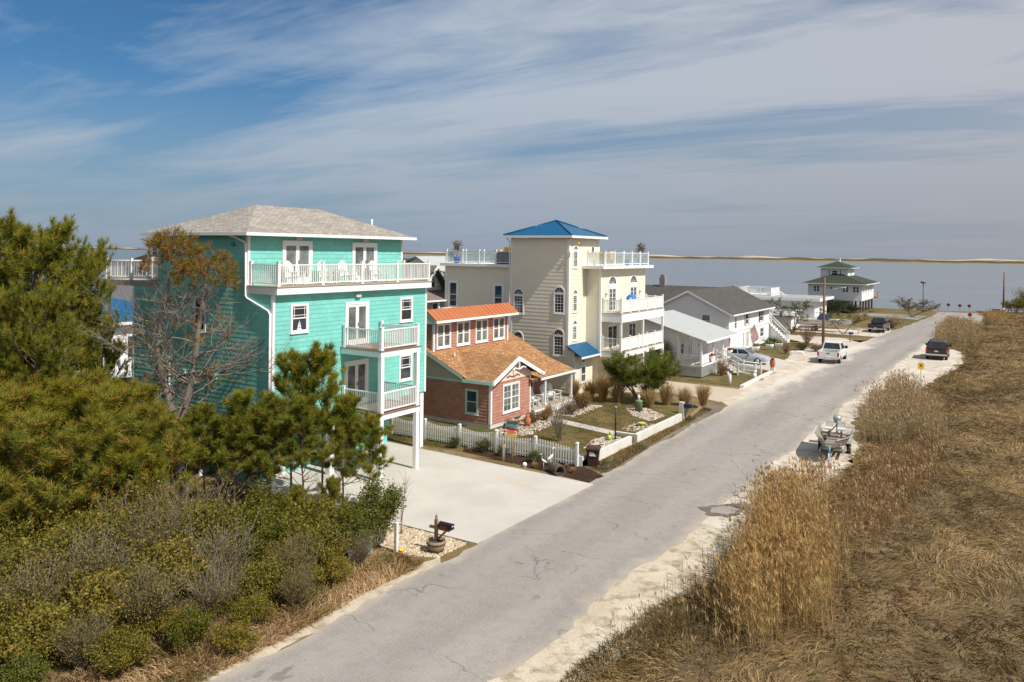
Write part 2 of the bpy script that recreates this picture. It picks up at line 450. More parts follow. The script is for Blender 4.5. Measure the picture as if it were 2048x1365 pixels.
def slab(mb, pts, t, seam=0):                                     # sloping roof slab of thickness t under pts
    mb.slope(pts); P = [Vector(p) for p in pts]
    n = (P[1]-P[0]).cross(P[2]-P[0]).normalized()
    if n.z < 0: P.reverse()
    Q = [p-Vector((0,0,t)) for p in P]; mb.face(Q[::-1])
    for i in range(len(P)):
        j = (i+1) % len(P); mb.face([P[i], Q[i], Q[j], P[j]])
    if seam:                                            # raised standing seams running down the slope (pts: top a, top b, low b, low a)
        A, B_, C, D = [Vector(p) for p in pts]; k = int((B_-A).length/seam); up = Vector((0,0,.018))
        for i in range(k+1):
            u = i/k; p, q = A.lerp(B_, u)+up, D.lerp(C, u)+up; s = (B_-A).normalized()*.016
            mb.face([p-s,q-s,q+s,p+s] if True else []); mb.face([p-s-up,q-s-up,q-s,p-s]); mb.face([p+s,q+s,q+s-up,p+s-up])
# ================================================================== light and sky
SUN_EL, SUN_AZ = R(50), R(-6.5)                          # azimuth measured from +X towards +Y
sd = Vector((math.cos(SUN_EL)*math.cos(SUN_AZ), math.cos(SUN_EL)*math.sin(SUN_AZ), math.sin(SUN_EL)))
sun = bpy.data.lights.new("sun", 'SUN'); sun.energy = 5.0; sun.angle = R(.5); sun.color = (1.0, .95, .87)
so = bpy.data.objects.new("sun", sun); COL.objects.link(so); so.rotation_euler = sd.to_track_quat('Z', 'Y').to_euler()
wd = bpy.data.worlds.new("World"); sc.world = wd; wd.use_nodes = True
nt = wd.node_tree; nt.nodes.clear()
wo = nt.nodes.new('ShaderNodeOutputWorld'); bg = nt.nodes.new('ShaderNodeBackground'); bg.inputs[1].default_value = .1
sky = nt.nodes.new('ShaderNodeTexSky'); sky.sky_type = 'NISHITA'; sky.sun_disc = False
sky.sun_elevation = SUN_EL; sky.sun_rotation = R(96.5); sky.air_density = 1.0; sky.dust_density = .6; sky.ozone_density = 2.2
tc = nt.nodes.new('ShaderNodeTexCoord'); sx = nt.nodes.new('ShaderNodeSeparateXYZ'); nt.links.new(tc.outputs['Generated'], sx.inputs[0])
x, y, z = sx.outputs
zz = mth(nt, 'MAXIMUM', mth(nt, 'ADD', z, .10), .03)
cb = nt.nodes.new('ShaderNodeCombineXYZ'); nt.links.new(mth(nt, 'DIVIDE', x, zz), cb.inputs[0]); nt.links.new(mth(nt, 'DIVIDE', y, zz), cb.inputs[1])
def cloudmap(scale, rot, stretch, det, rough, dist, off=(0,0,0)):
    mp = nt.nodes.new('ShaderNodeMapping'); mp.inputs['Rotation'].default_value = (0,0,rot); mp.inputs['Scale'].default_value = stretch; mp.inputs['Location'].default_value = off
    nt.links.new(cb.outputs[0], mp.inputs[0])
    return noise(nt, mp.outputs[0], scale, det, rough, dist)
c1 = cloudmap(.62, R(-32), (.62,1.5,1), 7, .58, .5, (1.3,.4,0))
c2 = cloudmap(2.0, R(-40), (.45,1.7,1), 8, .62, .9, (.2,3.1,0))
c3 = cloudmap(.35, R(-20), (.8,1.2,1), 3, .5, .2, (4.2,1.0,0))
cm = mth(nt, 'ADD', mth(nt, 'ADD', mth(nt, 'MULTIPLY', c1, .56), mth(nt, 'MULTIPLY', c2, .15)), mth(nt, 'MULTIPLY', c3, .29))
# more veil towards the sun side (+X), clear blue on the other
side = mth(nt, 'ADD', mth(nt, 'MULTIPLY', x, .17), mth(nt, 'MULTIPLY', y, .03))
cm = mth(nt, 'ADD', mth(nt, 'MULTIPLY', mth(nt, 'SUBTRACT', cm, .5), 1.55), mth(nt, 'ADD', side, .612))
low = ramp(nt, z, .30, .10)
cm = mth(nt, 'ADD', cm, mth(nt, 'MULTIPLY', low, .045))
cov = mth(nt, 'MAXIMUM', ramp(nt, cm, .40, .64), mth(nt, 'MULTIPLY', ramp(nt, x, -.75, .05), .62))
hz = ramp(nt, z, .20, .0)
warm = ramp(nt, x, -.75, .05)
base = mixc(nt, 1.0, sky.outputs[0], (.29,.53,.70), 'MULTIPLY')
hzc = mixc(nt, warm, (2.5,3.1,3.9), (2.95,3.05,3.45))
cloudc = mixc(nt, warm, (4.3,5.0,5.8), (4.8,4.9,5.2))
cmb = mixc(nt, mth(nt, 'MULTIPLY', cov, .90), base, cloudc)
fin = mixc(nt, mth(nt, 'MULTIPLY', hz, .93), cmb, hzc)
nt.links.new(fin, bg.inputs[0]); nt.links.new(bg.outputs[0], wo.inputs[0])
vs = sc.view_settings; vs.view_transform = 'Standard'; vs.look = 'None'; vs.exposure = .17; vs.gamma = 1.0
sc.cycles.max_bounces = 6; sc.cycles.transparent_max_bounces = 12; sc.cycles.use_denoising = True
sc.render.film_transparent = False

# ================================================================== ground, water, road
def jag(pts, amp=.1, step=.35, seed=0, closed=True):
    """polygon with an irregular edge"""
    r = random.Random(seed); out = []; n = len(pts)
    for i in range(n if closed else n-1):
        a, b = Vector(pts[i]), Vector(pts[(i+1)%n]); L = (b-a).length; k = max(1, int(L/step))
        d = (b-a)/max(L,1e-6); nn = Vector((-d.y, d.x)); ph = r.uniform(0,9)
        for j in range(k):
            s = L*j/k
            off = amp*(math.sin(s*1.3+ph)*.4+math.sin(s*3.1+ph*2)*.3+r.uniform(-.5,.5)) if j else 0
            p = a+d*s+nn*off; out.append((p.x,p.y))
    return out
def sheet(name, pts, z, m, kind='structure'):
    b = MB(); P = pts
    if sum(P[i][0]*P[(i+1)%len(P)][1]-P[(i+1)%len(P)][0]*P[i][1] for i in range(len(P))) < 0: P = P[::-1]
    bm = bmesh.new(); vs_ = [bm.verts.new((x_,y_,z)) for x_,y_ in P]; f = bm.faces.new(vs_)
    bmesh.ops.triangulate(bm, faces=[f]); me = bpy.data.meshes.new(name); bm.to_mesh(me); bm.free()
    if sum(p.normal.z for p in me.polygons) < 0: me.flip_normals()
    me.materials.append(m); o = bpy.data.objects.new(name, me); COL.objects.link(o); o['kind'] = kind
    return o
def groundmat(name, cols, scales, rough=.95, bump=.4, stretch=(1,1,1)):
    """three colours mixed by two noises plus fine grain"""
    m, nt, out = newmat(name); p = pos(nt, stretch)
    a = noise(nt, p, scales[0], 5, .6); b = noise(nt, p, scales[1], 4, .65); g = noise(nt, p, scales[2], 2, .6)
    c = mixc(nt, ramp(nt, a, .38, .62), cols[0], cols[1])
    c = mixc(nt, ramp(nt, b, .48, .66), c, cols[2])
    c = mixc(nt, mth(nt, 'MULTIPLY', ramp(nt, g, .35, .65), .5), c, mixc(nt, 1.0, c, (.55,.52,.5), 'MULTIPLY'))
    finish(nt, out, c, rough, spec=.15, bump=g, bstr=bump, bdist=.05)
    return m
M['ground'] = groundmat('dry ground', ((.19,.13,.062),(.26,.19,.10),(.12,.095,.04)), (.25,1.4,14))
M['lawn'] = groundmat('patchy lawn', ((.125,.105,.038),(.21,.15,.07),(.068,.085,.022)), (.33,1.1,22), bump=.6)
M['sand'] = groundmat('white shell sand', ((.66,.60,.52),(.54,.48,.39),(.40,.35,.27)), (.35,1.3,18), bump=.3)
M['tansand'] = groundmat('tan sandy shoulder', ((.60,.53,.42),(.50,.43,.33),(.32,.26,.17)), (.5,1.6,18), bump=.3)
M['mulch'] = groundmat('dark bark mulch', ((.055,.03,.02),(.08,.045,.028),(.03,.018,.012)), (.8,5,26), bump=1)
M['verge'] = groundmat('grey gravel verge', ((.16,.14,.12),(.23,.20,.165),(.15,.115,.06)), (.4,1.6,20))
M['concrete_tan'] = plain('tan concrete', (.44,.37,.28), .9, .08, .8, 30)
def asphalt():
    m, nt, out = newmat('old grey asphalt'); p = pos(nt); u = uvc(nt)
    su = nt.nodes.new('ShaderNodeSeparateXYZ'); nt.links.new(u, su.inputs[0])
    big = noise(nt, pos(nt, (.5,.12,1)), .9, 5, .6); mid = noise(nt, p, 2.2, 5); fine = noise(nt, p, 15, 4, .75); fine2 = noise(nt, p, 42, 3, .75)
    c = mixc(nt, ramp(nt, big, .35, .65), (.245,.222,.20), (.305,.28,.255))
    c = mixc(nt, mth(nt, 'MULTIPLY', ramp(nt, mid, .42, .66), .3), c, (.21,.185,.16))
    c = mixc(nt, mth(nt, 'MULTIPLY', ramp(nt, fine, .42, .66), .5), c, (.15,.14,.135))
    c = mixc(nt, mth(nt, 'MULTIPLY', ramp(nt, fine2, .50, .68), .55), c, (.46,.43,.40))
    lane = mth(nt, 'ABSOLUTE', mth(nt, 'SUBTRACT', mth(nt, 'ABSOLUTE', su.outputs[0]), .5))
    c = mixc(nt, mth(nt, 'MULTIPLY', ramp(nt, mth(nt, 'ADD', lane, mth(nt, 'MULTIPLY', mth(nt, 'SUBTRACT', mid, .5), .5)), .30, .05), .30), c, (.36,.33,.30))
    # cracks: warped voronoi edges, mostly across the road
    wn = nt.nodes.new('ShaderNodeTexNoise'); wn.inputs['Scale'].default_value = 1.3; wn.inputs['Detail'].default_value = 5; nt.links.new(p, wn.inputs['Vector'])
    wv = nt.nodes.new('ShaderNodeVectorMath'); wv.operation = 'SCALE'; wv.inputs['Scale'].default_value = .9; nt.links.new(wn.outputs['Color'], wv.inputs[0])
    av = nt.nodes.new('ShaderNodeVectorMath'); av.operation = 'ADD'; nt.links.new(pos(nt, (.11,.34,1)), av.inputs[0])
    w2 = nt.nodes.new('ShaderNodeVectorMath'); w2.operation = 'SCALE'; w2.inputs['Scale'].default_value = .38; nt.links.new(wv.outputs[0], w2.inputs[0]); nt.links.new(w2.outputs[0], av.inputs[1])
    vo = nt.nodes.new('ShaderNodeTexVoronoi'); vo.feature = 'DISTANCE_TO_EDGE'; vo.inputs['Scale'].default_value = 1.0; nt.links.new(av.outputs[0], vo.inputs['Vector'])
    gate = ramp(nt, noise(nt, p, .42, 3), .47, .58)
    cr = mth(nt, 'MULTIPLY', ramp(nt, vo.outputs['Distance'], .010, .002), gate)
    c = mixc(nt, mth(nt, 'MULTIPLY', cr, .62), c, (.08,.07,.06))
    # dark patched spots
    sp = mth(nt, 'MULTIPLY', ramp(nt, noise(nt, pos(nt, (1,.6,1)), .55, 5, .65), .665, .70), .55)
    c = mixc(nt, sp, c, (.12,.105,.09))
    # sand drifted in from both edges (u is -1 .. 1 across), heavier along the parking side beyond 50 m
    e = mth(nt, 'ABSOLUTE', su.outputs[0])
    nz = noise(nt, p, 1.1, 6, .65)
    edge = ramp(nt, mth(nt, 'ADD', e, mth(nt, 'MULTIPLY', mth(nt, 'SUBTRACT', nz, .5), .55)), .84, 1.02)
    c = mixc(nt, mth(nt, 'MULTIPLY', edge, .75), c, (.40,.35,.28))
    far = mth(nt, 'MULTIPLY', ramp(nt, su.outputs[1], 48, 66), ramp(nt, su.outputs[1], 112, 98))
    lft = ramp(nt, su.outputs[0], .25, -1.0)
    dr = mth(nt, 'MULTIPLY', ramp(nt, mth(nt, 'ADD', mth(nt, 'MULTIPLY', lft, .62), mth(nt, 'MULTIPLY', noise(nt, pos(nt,(1,.35,1)), .55, 6, .66), .8)), .70, .90), far)
    c = mixc(nt, mth(nt, 'MULTIPLY', dr, .85), c, (.60,.55,.48))
    finish(nt, out, c, .9, spec=.25, bump=fine, bstr=.35, bdist=.01)
    return m
M['asphalt'] = asphalt(); M['damp'] = groundmat('damp dark asphalt', ((.17,.14,.115),(.21,.18,.15),(.12,.095,.075)), (.6,2,20))
def watermat():
    m, nt, out = newmat('calm bay water')
    p = pos(nt, (.35,1,1), R(32)); n = noise(nt, p, .55, 5, .6); n2 = noise(nt, pos(nt, (.02,.08,1), R(32)), 1, 4)
    c = mixc(nt, ramp(nt, n2, .35, .65), (.10,.125,.145), (.16,.17,.175))
    finish(nt, out, c, mixc(nt, ramp(nt, n2, .3, .7), (.16,)*3, (.30,)*3), spec=.5, bump=n, bstr=.35, bdist=.12)
    return m
M['water'] = watermat()
b = MB(); b.face([(-22000,-4000,-.35),(14000,-4000,-.35),(14000,26000,-.35),(-22000,26000,-.35)]); struct('water', b, M['water'])
land = jag([(-100,-60),(120,-60),(120,186),(10,184),(-3,178),(-9,175),(-16,173.5),(-30,175),(-52,160),(-70,120),(-84,95),(-90,60),(-100,30)], 1.2, 2.5, 3)
g = MB(); g.prism(land, -1.5, 0.0); struct('ground', g, M['ground'])
# barrier islands far across the bay: low marsh strip with pale dunes behind
def isle(name, x0, x1, y, dep, seed, dune=True):
    r = random.Random(seed); n = 420; V = []; Fq = []; col = []
    prof = (0,.07,.14,.3,.42,.62,.8,1.0)
    hs = [0]*(n+1); hd = [0]*(n+1)
    ph = [r.uniform(0,6) for _ in range(8)]
    for i in range(n+1):
        u = i/n*(x1-x0)
        hs[i] = 4.0+.8*math.sin(u*.011+ph[0])+.6*math.sin(u*.037+ph[1])+.7*math.sin(u*.09+ph[2])+r.uniform(-.5,.7)
        k = .5+.5*math.sin(u*.0042+ph[3])*math.sin(u*.0127+ph[4])+.25*math.sin(u*.031+ph[5])
        hd[i] = (4.3+max(0,k-.3)*4.0+.7*math.sin(u*.06)+r.uniform(-.3,.3)) if dune else 2.0
    for i in range(n+1):
        xx = x0+(x1-x0)*i/n
        for q, pz in enumerate((-.6,.4,hs[i]*.45,hs[i],hs[i]*.95,hd[i]*.8,hd[i],-.6)):
            V.append((xx, y+dep*prof[q]+r.uniform(-3,3), pz))
            t = ((.34,.27,.18),(.24,.19,.10),(.115,.085,.042),(.075,.062,.03),(.14,.105,.05),(.44,.385,.32),(.50,.45,.38),(.4,.35,.3))[q]
            k = r.uniform(.8,1.2); col.append([c_*k for c_ in t])
    for i in range(n):
        for q in range(7): a = i*8+q; Fq.append((a, a+8, a+9, a+1))
    me = npmesh(name, np.array(V), np.array(Fq), M['isle'], np.array(col)); o = link(name, me); o['kind'] = 'structure'
    return o
def tintmat(name, rough=.95):
    m, nt, out = newmat(name); a = node(nt, 'ShaderNodeAttribute', attribute_name='tint')
    n = noise(nt, pos(nt), .2, 5)
    finish(nt, out, mixc(nt, ramp(nt, n, .3, .7), a.outputs['Color'], mixc(nt, 1.0, a.outputs['Color'], (.75,.73,.7), 'MULTIPLY')), rough, spec=.1); return m
M['isle'] = tintmat('island dunes and marsh')
isle('barrier_island', -5200, 900, 1450, 260, 5)
isle('marsh_island', -640, -250, 520, 60, 9, dune=False)
def rc(Y):                                              # road centre and half width by distance along it
    L = np.interp(Y, [-20,12,32,45,60,93,110,124,140,158,166], [-16.2,-16.1,-16.25,-16.6,-16.75,-16.2,-15.4,-14.6,-13.6,-12.6,-12.6])
    Rr = np.interp(Y, [-20,16,33,57,78,105,121,133,141,150,163,166], [-10.7,-10.6,-10.15,-10.1,-10.0,-9.3,-9.05,-9.4,-5.6,-5.1,-5.3,-6.2])
    return L, Rr
b = MB(); Ys = np.arange(-20, 170, .5); rr = random.Random(4); prev = None
for Yv in Ys:
    L, Rr = rc(Yv); L += rr.uniform(-.09,.09)+.1*math.sin(Yv*.9); Rr += rr.uniform(-.1,.1)+.14*math.sin(Yv*.7+1)
    cur = [(L+(Rr-L)*k/8, Yv, .012+.05*(1-((k-4)/4)**2)) for k in range(9)]
    if prev:
        for k in range(8):
            b.face([prev[k],prev[k+1],cur[k+1],cur[k]], [(-1+k/4,Yv-.5),(-1+(k+1)/4,Yv-.5),(-1+(k+1)/4,Yv),(-1+k/4,Yv)], True)
    prev = cur
struct('road', b, M['asphalt'])
S_ = lambda n, p, z, m, amp=.12, sd_=1, st=.35: sheet(n, jag(p, amp, st, sd_), z, M[m])
# parking strips and shoulders of shell sand
S_('sand_shoulder', [(-16.0,53),(-17.9,56),(-18.2,62),(-18.0,72),(-19.8,74),(-20.8,84),(-20.6,94),(-22.5,100),(-30,103),(-30,106.5),(-18.6,107),(-16.0,103),(-15.2,110),(-15.2,96),(-15.8,84),(-15.9,66)], .006, 'sand', .3, 11)
S_('sand_shoulder', [(-11.2,66),(-11.2,60),(-8.2,60.5),(-6.4,66),(-6.2,74),(-5.0,80),(-4.6,90),(-5.2,100),(-6.8,104),(-9.8,107),(-10.2,98),(-11,80)], .006, 'sand', .3, 12)
S_('sand_shoulder', [(-11.4,29),(-9.3,30),(-8.0,34),(-7.4,38),(-7.0,42),(-7.2,46),(-8.4,52),(-9.2,60),(-11.2,62),(-11.2,45)], .005, 'sand', .3, 13)
S_('sand_shoulder', [(-11.2,8),(-8.5,12),(-8.6,18),(-8.0,22),(-8.1,26),(-8.4,30.5),(-11.2,31.5),(-11.6,22),(-11.9,15)], .0045, 'tansand', .25, 14)
S_('sand_shoulder', [(-17.2,-5),(-16.0,-5),(-16.0,21),(-16.5,21.6),(-16.8,14),(-16.9,6)], .0045, 'tansand', .12, 15)
S_('gravel_verge', [(-16.2,33),(-17.4,34.6),(-17.5,48),(-18.0,54),(-16.4,54),(-16.5,44)], .0047, 'verge', .2, 16)
S_('shell_parking', [(-15.0,112),(-16,111.6),(-25.5,112.5),(-26,118),(-19,122.5),(-15.2,123.5),(-14.4,118)], .006, 'sand', .25, 17)
S_('shell_parking', [(-13.4,136),(-14.6,135),(-16.6,137),(-17.0,139),(-13.8,140)], .006, 'sand', .2, 18)
# driveways
b = MB(); b.prism([(-16.12,23.25),(-15.98,32.12),(-36,33.2),(-36,23.2)], -.05, .03); struct('driveway', b, M['concrete'])
S_('driveway', [(-17.6,55.0),(-17.5,61.2),(-24,61.6),(-26.5,61.6),(-26.5,53.6),(-22.5,56.2),(-19.8,56.2)], .012, 'concrete_tan', .06, 19)
S_('driveway', [(-18.4,72.5),(-18.8,79.5),(-25,86),(-25,76.0)], .012, 'concrete', .06, 20)
S_('driveway', [(-14.0,146),(-13.6,156),(-20,157),(-24,156.5),(-24,150),(-18,149)], .010, 'asphalt', .1, 21)
# lots: the raised lawn behind the white wall, lawns further on
g = MB(); g.prism([(-17.75,34.45),(-17.75,47.4),(-18.4,51.0),(-19.6,53.0),(-26.0,52.9),(-26.6,50.0),(-36,50.0),(-36,34.45)], -.05, .30); struct('lawn', g, M['lawn'])
S_('lawn', [(-18.3,62.2),(-18.2,71.8),(-25,75),(-26,62.2)], .009, 'lawn', .12, 22)
S_('lawn', [(-19.4,80.8),(-20.3,88),(-20.2,98.6),(-25,99),(-25,86.6)], .009, 'lawn', .15, 23)
S_('lawn', [(-16.6,108),(-15.3,111.3),(-26,112),(-26,107.6)], .009, 'lawn', .15, 24)
S_('lawn', [(-15.0,124),(-13.8,134.5),(-13.2,140.5),(-14.5,148.5),(-24,149.5),(-26,158),(-36,172),(-14,172.5),(-13,167),(-14,158),(-45,150),(-45,129.5),(-24,129)], .009, 'lawn', .3, 25)
S_('lawn', [(-27.4,33.25),(-24.2,33.5),(-24.2,34.3),(-36,34.3),(-36,33.25)], .009, 'lawn', .05, 26)
S_('mulch_bed', [(-16.25,32.2),(-16.15,33.6),(-17.6,34.5),(-24.8,34.42),(-24.2,33.45),(-22,33.3)], .02, 'mulch', .08, 27)
b = MB(); b.prism([(-18.9,40.25),(-24.6,41.7),(-24.6,42.6),(-18.9,41.1)], .2, .32); struct('footpath', b, M['concrete'])
b = MB(); b.prism([(-18.35,62.2),(-18.05,62.3),(-18.2,71.9),(-18.5,71.9)], 0, .16); struct('kerb', b, M['block'])
S_('damp_patch', [(-10.3,30.9),(-9.6,31.1),(-9.3,31.9),(-9.3,32.8),(-9.9,33.0),(-10.4,32.4),(-11.0,31.6)], .064, 'damp', .18, 31, .15)
S_('road_patch', [(-10.3,31.3),(-9.7,31.4),(-9.5,32.4),(-10.0,32.6),(-10.6,31.9)], .068, 'asphalt', .1, 32, .15)
for o in COL.objects:                                    # lay the patches on the cambered road surface
    if o.name.split('.')[0] in ('damp_patch', 'road_patch'):
        for v in o.data.vertices:
            L, Rr = rc(v.co.y); t = (v.co.x-(L+Rr)/2)/((Rr-L)/2)
            v.co.z = max(.014, .012+.05*(1-t*t))+(.010 if o.name[0] == 'd' else .016)
# ================================================================== turquoise house
def green_house():
    t = thing('beach_house', 'tall turquoise shake-sided house with white balconies and a grey hip roof', 'house', (-31,28,0))
    b = MB(); rect_walls(b, -36.5, -26.5, 22.9, 33.2, 2.95, 8.5, .2, .010)
    b.box(-36.49, -26.51, 22.91, 33.19, 2.93, 3.0)
    b.build('lower_wall', M['mint_shake'], t)
    b = MB(); rect_walls(b, -34.6, -28.12, 22.9, 33.1, 8.5, 11.0, .2, .010)
    b.build('upper_wall', M['mint_shake'], t)
    b = MB(); rect_walls(b, -36, -28.6, 23.7, 32.6, .02, 2.93, .2, .010)
    b.build('ground_floor_wall', M['mint_shake'], t)
    for a0, a1 in ((24.6, 25.5), (28.6, 29.5)):
        d = MB(); Wl('+X',-28.6).box(d, a0, a1, .04, 2.1, 0, .05); d.build('ground_door', M['red'] if a0 > 28 else M['white'], t)
    b = MB()
    for x, y in ((-26.7,23.1),(-26.7,26.5),(-26.7,29.8),(-26.7,33.0),(-36.3,23.1),(-36.3,33.0),(-31.5,23.1),(-31.5,33.0)):
        p = MB(); p.box(x-.14,x+.14,y-.14,y+.14,0,2.93); p.build('piling', M['white_wood'], t)
    # trims
    b = TR()
    corner_trim(b, -26.5, 22.9, 2.93, 8.44); corner_trim(b, -26.5, 33.2, 2.93, 8.44, sy=1)
    corner_trim(b, -28.12, 22.9, 8.78, 10.98); corner_trim(b, -28.12, 33.1, 8.78, 10.98, sy=1)
    corner_trim(b, -36.5, 22.9, 2.93, 8.44, sx=-1); corner_trim(b, -34.6, 22.9, 8.78, 10.98, sx=-1)
    b.build('corner_trim', M['white'], t)
    # roof
    b = MB(); hip(b, -35.12, -27.6, 22.4, 33.6, 11.08, (-31.35,26.0,12.52), (-31.35,29.95,12.52))
    b.face([(-35.1,22.42,11.0),(-35.1,33.58,11.0),(-27.62,33.58,11.0),(-27.62,22.42,11.0)])
    r = b.build('roof', M['grey_shingle'], t)
    b = MB(); eave_box(b, -35.16, -27.56, 22.36, 33.64, 10.95, 11.085, .09); b.build('gutter', M['white'], r)
    b = MB(); b.tube([(-29.6,32.3,11.5),(-29.6,32.3,12.05)], .05, 8); b.build('vent_pipe', M['white'], r)
    b = MB(); b.tube([(-28.86,22.45,10.97),(-28.7,22.6,10.9),(-28.28,22.84,10.68),(-28.2,22.84,10.5),(-28.18,22.84,8.35),(-28.05,22.84,8.24),(-26.72,22.84,7.76),(-26.6,22.84,7.62),(-26.6,22.84,.3)], .045, 8)
    b.build('downspout', M['white'], t)
    # upper deck over the lower storey
    b = MB(); b.box(-28.12,-26.2,22.86,33.24,8.45,8.76); dk = b.build('upper_deck', M['white'], t)
    b = MB(); b.box(-28.1,-26.16,22.83,33.28,8.762,8.80); b.build('deck_boards', M['deck_tan'], dk)
    railing(dk, (-26.3,23.0), (-26.3,33.1), 8.8, .93, mids=3)
    railing(dk, (-28.0,23.0), (-26.3,23.0), 8.8, .93, post=(True,False))
    railing(dk, (-28.0,33.1), (-26.3,33.1), 8.8, .93, post=(True,False))
    # back deck
    b = MB(); b.box(-39.15,-34.6,22.9,33.2,8.5,8.76); bk = b.build('back_deck', M['deck_tan'], t)
    railing(bk, (-39.0,23.0), (-34.7,23.0), 8.77, .95, mids=1); railing(bk, (-39.0,23.0), (-39.0,33.1), 8.77, .95, mids=3, post=(False,True))
    for y in (23.1, 28, 33):
        p = MB(); p.box(-39.1,-38.9,y-.1,y+.1,0,8.5); p.build('deck_post', M['white_wood'], t)
    # two balconies on tall posts
    for nm, zt, zb in (('middle_balcony', 5.87, 5.58), ('lower_balcony', 3.04, 2.76)):
        b = MB(); b.box(-26.485,-24.0,26.9,29.66,zb,zt-.035); bl = b.build(nm, M['white'], t)
        b = MB(); b.box(-26.48,-23.96,26.86,29.70,zt-.033,zt); b.build('deck_boards', M['deck_brown'], bl)
        up = zt > 5
        ps = .16 if up else .04
        railing(bl, (-24.1,27.02), (-24.1,29.54), zt, .93, post=(up,up), ps=.15)
        railing(bl, (-26.35,27.02), (-24.1,27.02), zt, .93, post=(True,False), ps=.13)
        railing(bl, (-26.35,29.54), (-24.1,29.54), zt, .93, post=(True,False), ps=.13)
    for y in (27.03, 29.53):
        p = MB(); p.box(-24.21,-24.01,y-.1,y+.1,3.041,5.579); p.build('balcony_post', M['white'], t)
        p = MB(); p.box(-24.21,-24.01,y-.1,y+.1,0,2.759); p.build('balcony_post', M['white'], t)
    F1, F2 = Wl('+X',-26.5), Wl('+X',-28.12)
    window(t, F1, 23.85,24.87,6.74,8.02, prairie=True); window(t, F1, 31.05,32.05,6.74,8.0, prairie=True); window(t, F1, 31.03,32.05,3.72,5.08, prairie=True)
    french_door(t, F1, 27.15,28.75,5.88,7.93, gl='glass_soft'); french_door(t, F1, 27.15,28.75,3.05,5.16, gl='glass_soft')
    french_door(t, F2, 24.78,26.58,8.81,10.78, gl='glass_soft'); french_door(t, F2, 29.25,31.05,8.81,10.76, gl='glass_soft')
    S = Wl('-Y',22.9); window(t, S, -31.75,-30.9,6.6,8.2); window(t, S, -34.3,-33.5,4.0,5.3)
    for w, a, z in ((F2,25.7,10.88),(F2,30.15,10.86),(F1,27.95,8.22)):
        b = MB(); w.box(b, a-.16,a+.16,z-.07,z+.09,0,.14); b.build('wall_lamp', M['lamp'], t)
    b = MB(); b.tube([(-29.04,22.9,10.57),(-29.04,22.8,10.57)], .1, 12); b.build('round_vent', M['mint_dark'], t)
    for x in (-30.2,-32.4):
        b = MB(); S.box(b, x-.1,x+.1,4.55,4.8,0,.08); b.build('outdoor_socket', M['white'], t)
    # sailboat ornament standing in the window
    b = MB(); F1.face(b, [(24.2,6.87),(24.5,6.87),(24.45,6.95),(24.25,6.95)], .027, False); F1.face(b, [(24.25,6.97),(24.34,6.97),(24.34,7.25)], .027, False); F1.face(b, [(24.36,6.97),(24.46,6.97),(24.36,7.3)], .027, False)
    b.build('sailboat_ornament', M['white'], t)
green_house()

def adirondack(name, label, cat, loc, rz, group, rockers=False):
    t = thing(name, label, cat, loc, rz, group, world=False)
    b = MB()
    for i in range(6):
        y = -.28+i*.095; z = .38-.012*i*2; b.box(-.27,.27,y,y+.08,z,z+.025)
    b.build('seat', M['white_wood'], t)
    b = MB()
    for i in range(5):
        x = -.25+i*.105; hh = (.86,.95,.99,.95,.86)[i]
        b.face([(x,.22,.3),(x+.09,.22,.3),(x+.09,.42,hh+.08),(x,.42,hh+.08)]); b.face([(x,.25,.3),(x,.45,hh+.08),(x+.09,.45,hh+.08),(x+.09,.25,.3)])
        b.face([(x,.42,hh+.08),(x+.09,.42,hh+.08),(x+.09,.45,hh+.08),(x,.45,hh+.08)])
    b.build('backrest', M['white_wood'], t)
    for s in (-1,1):
        b = MB(); b.box(*sorted((s*.29,s*.41)),-.36,.34,.56,.585); b.build('arm', M['white_wood'], t)
        for y in (-.32,.2):
            b = MB(); b.box(*sorted((s*.30,s*.345)),y,y+.09,.0 if not rockers else .05,.56); b.build('leg', M['white_wood'], t)
        if rockers:
            b = MB(); b.tube([(s*.32,-.5+.1*i,.015+.00+.09*((i-5)/5)**2) for i in range(11)], .022, 5); b.build('rocker', M['white_wood'], t)
    return t
ch = adirondack('deck_chair', 'white slatted chair nearest the gutter pipe on the top turquoise deck', 'chair', (-27.3,24.75,8.8), R(90), 'white chairs on the upper deck')
for y, l in ((26.75,'white slatted chair between the two upper french doors, the nearer one'),(28.1,'white slatted chair between the two upper french doors, the farther one'),(30.3,'white slatted chair in front of the right upper french door')):
    dup(ch, (-27.3,y,8.8), R(90+rng.uniform(-12,12)), l)

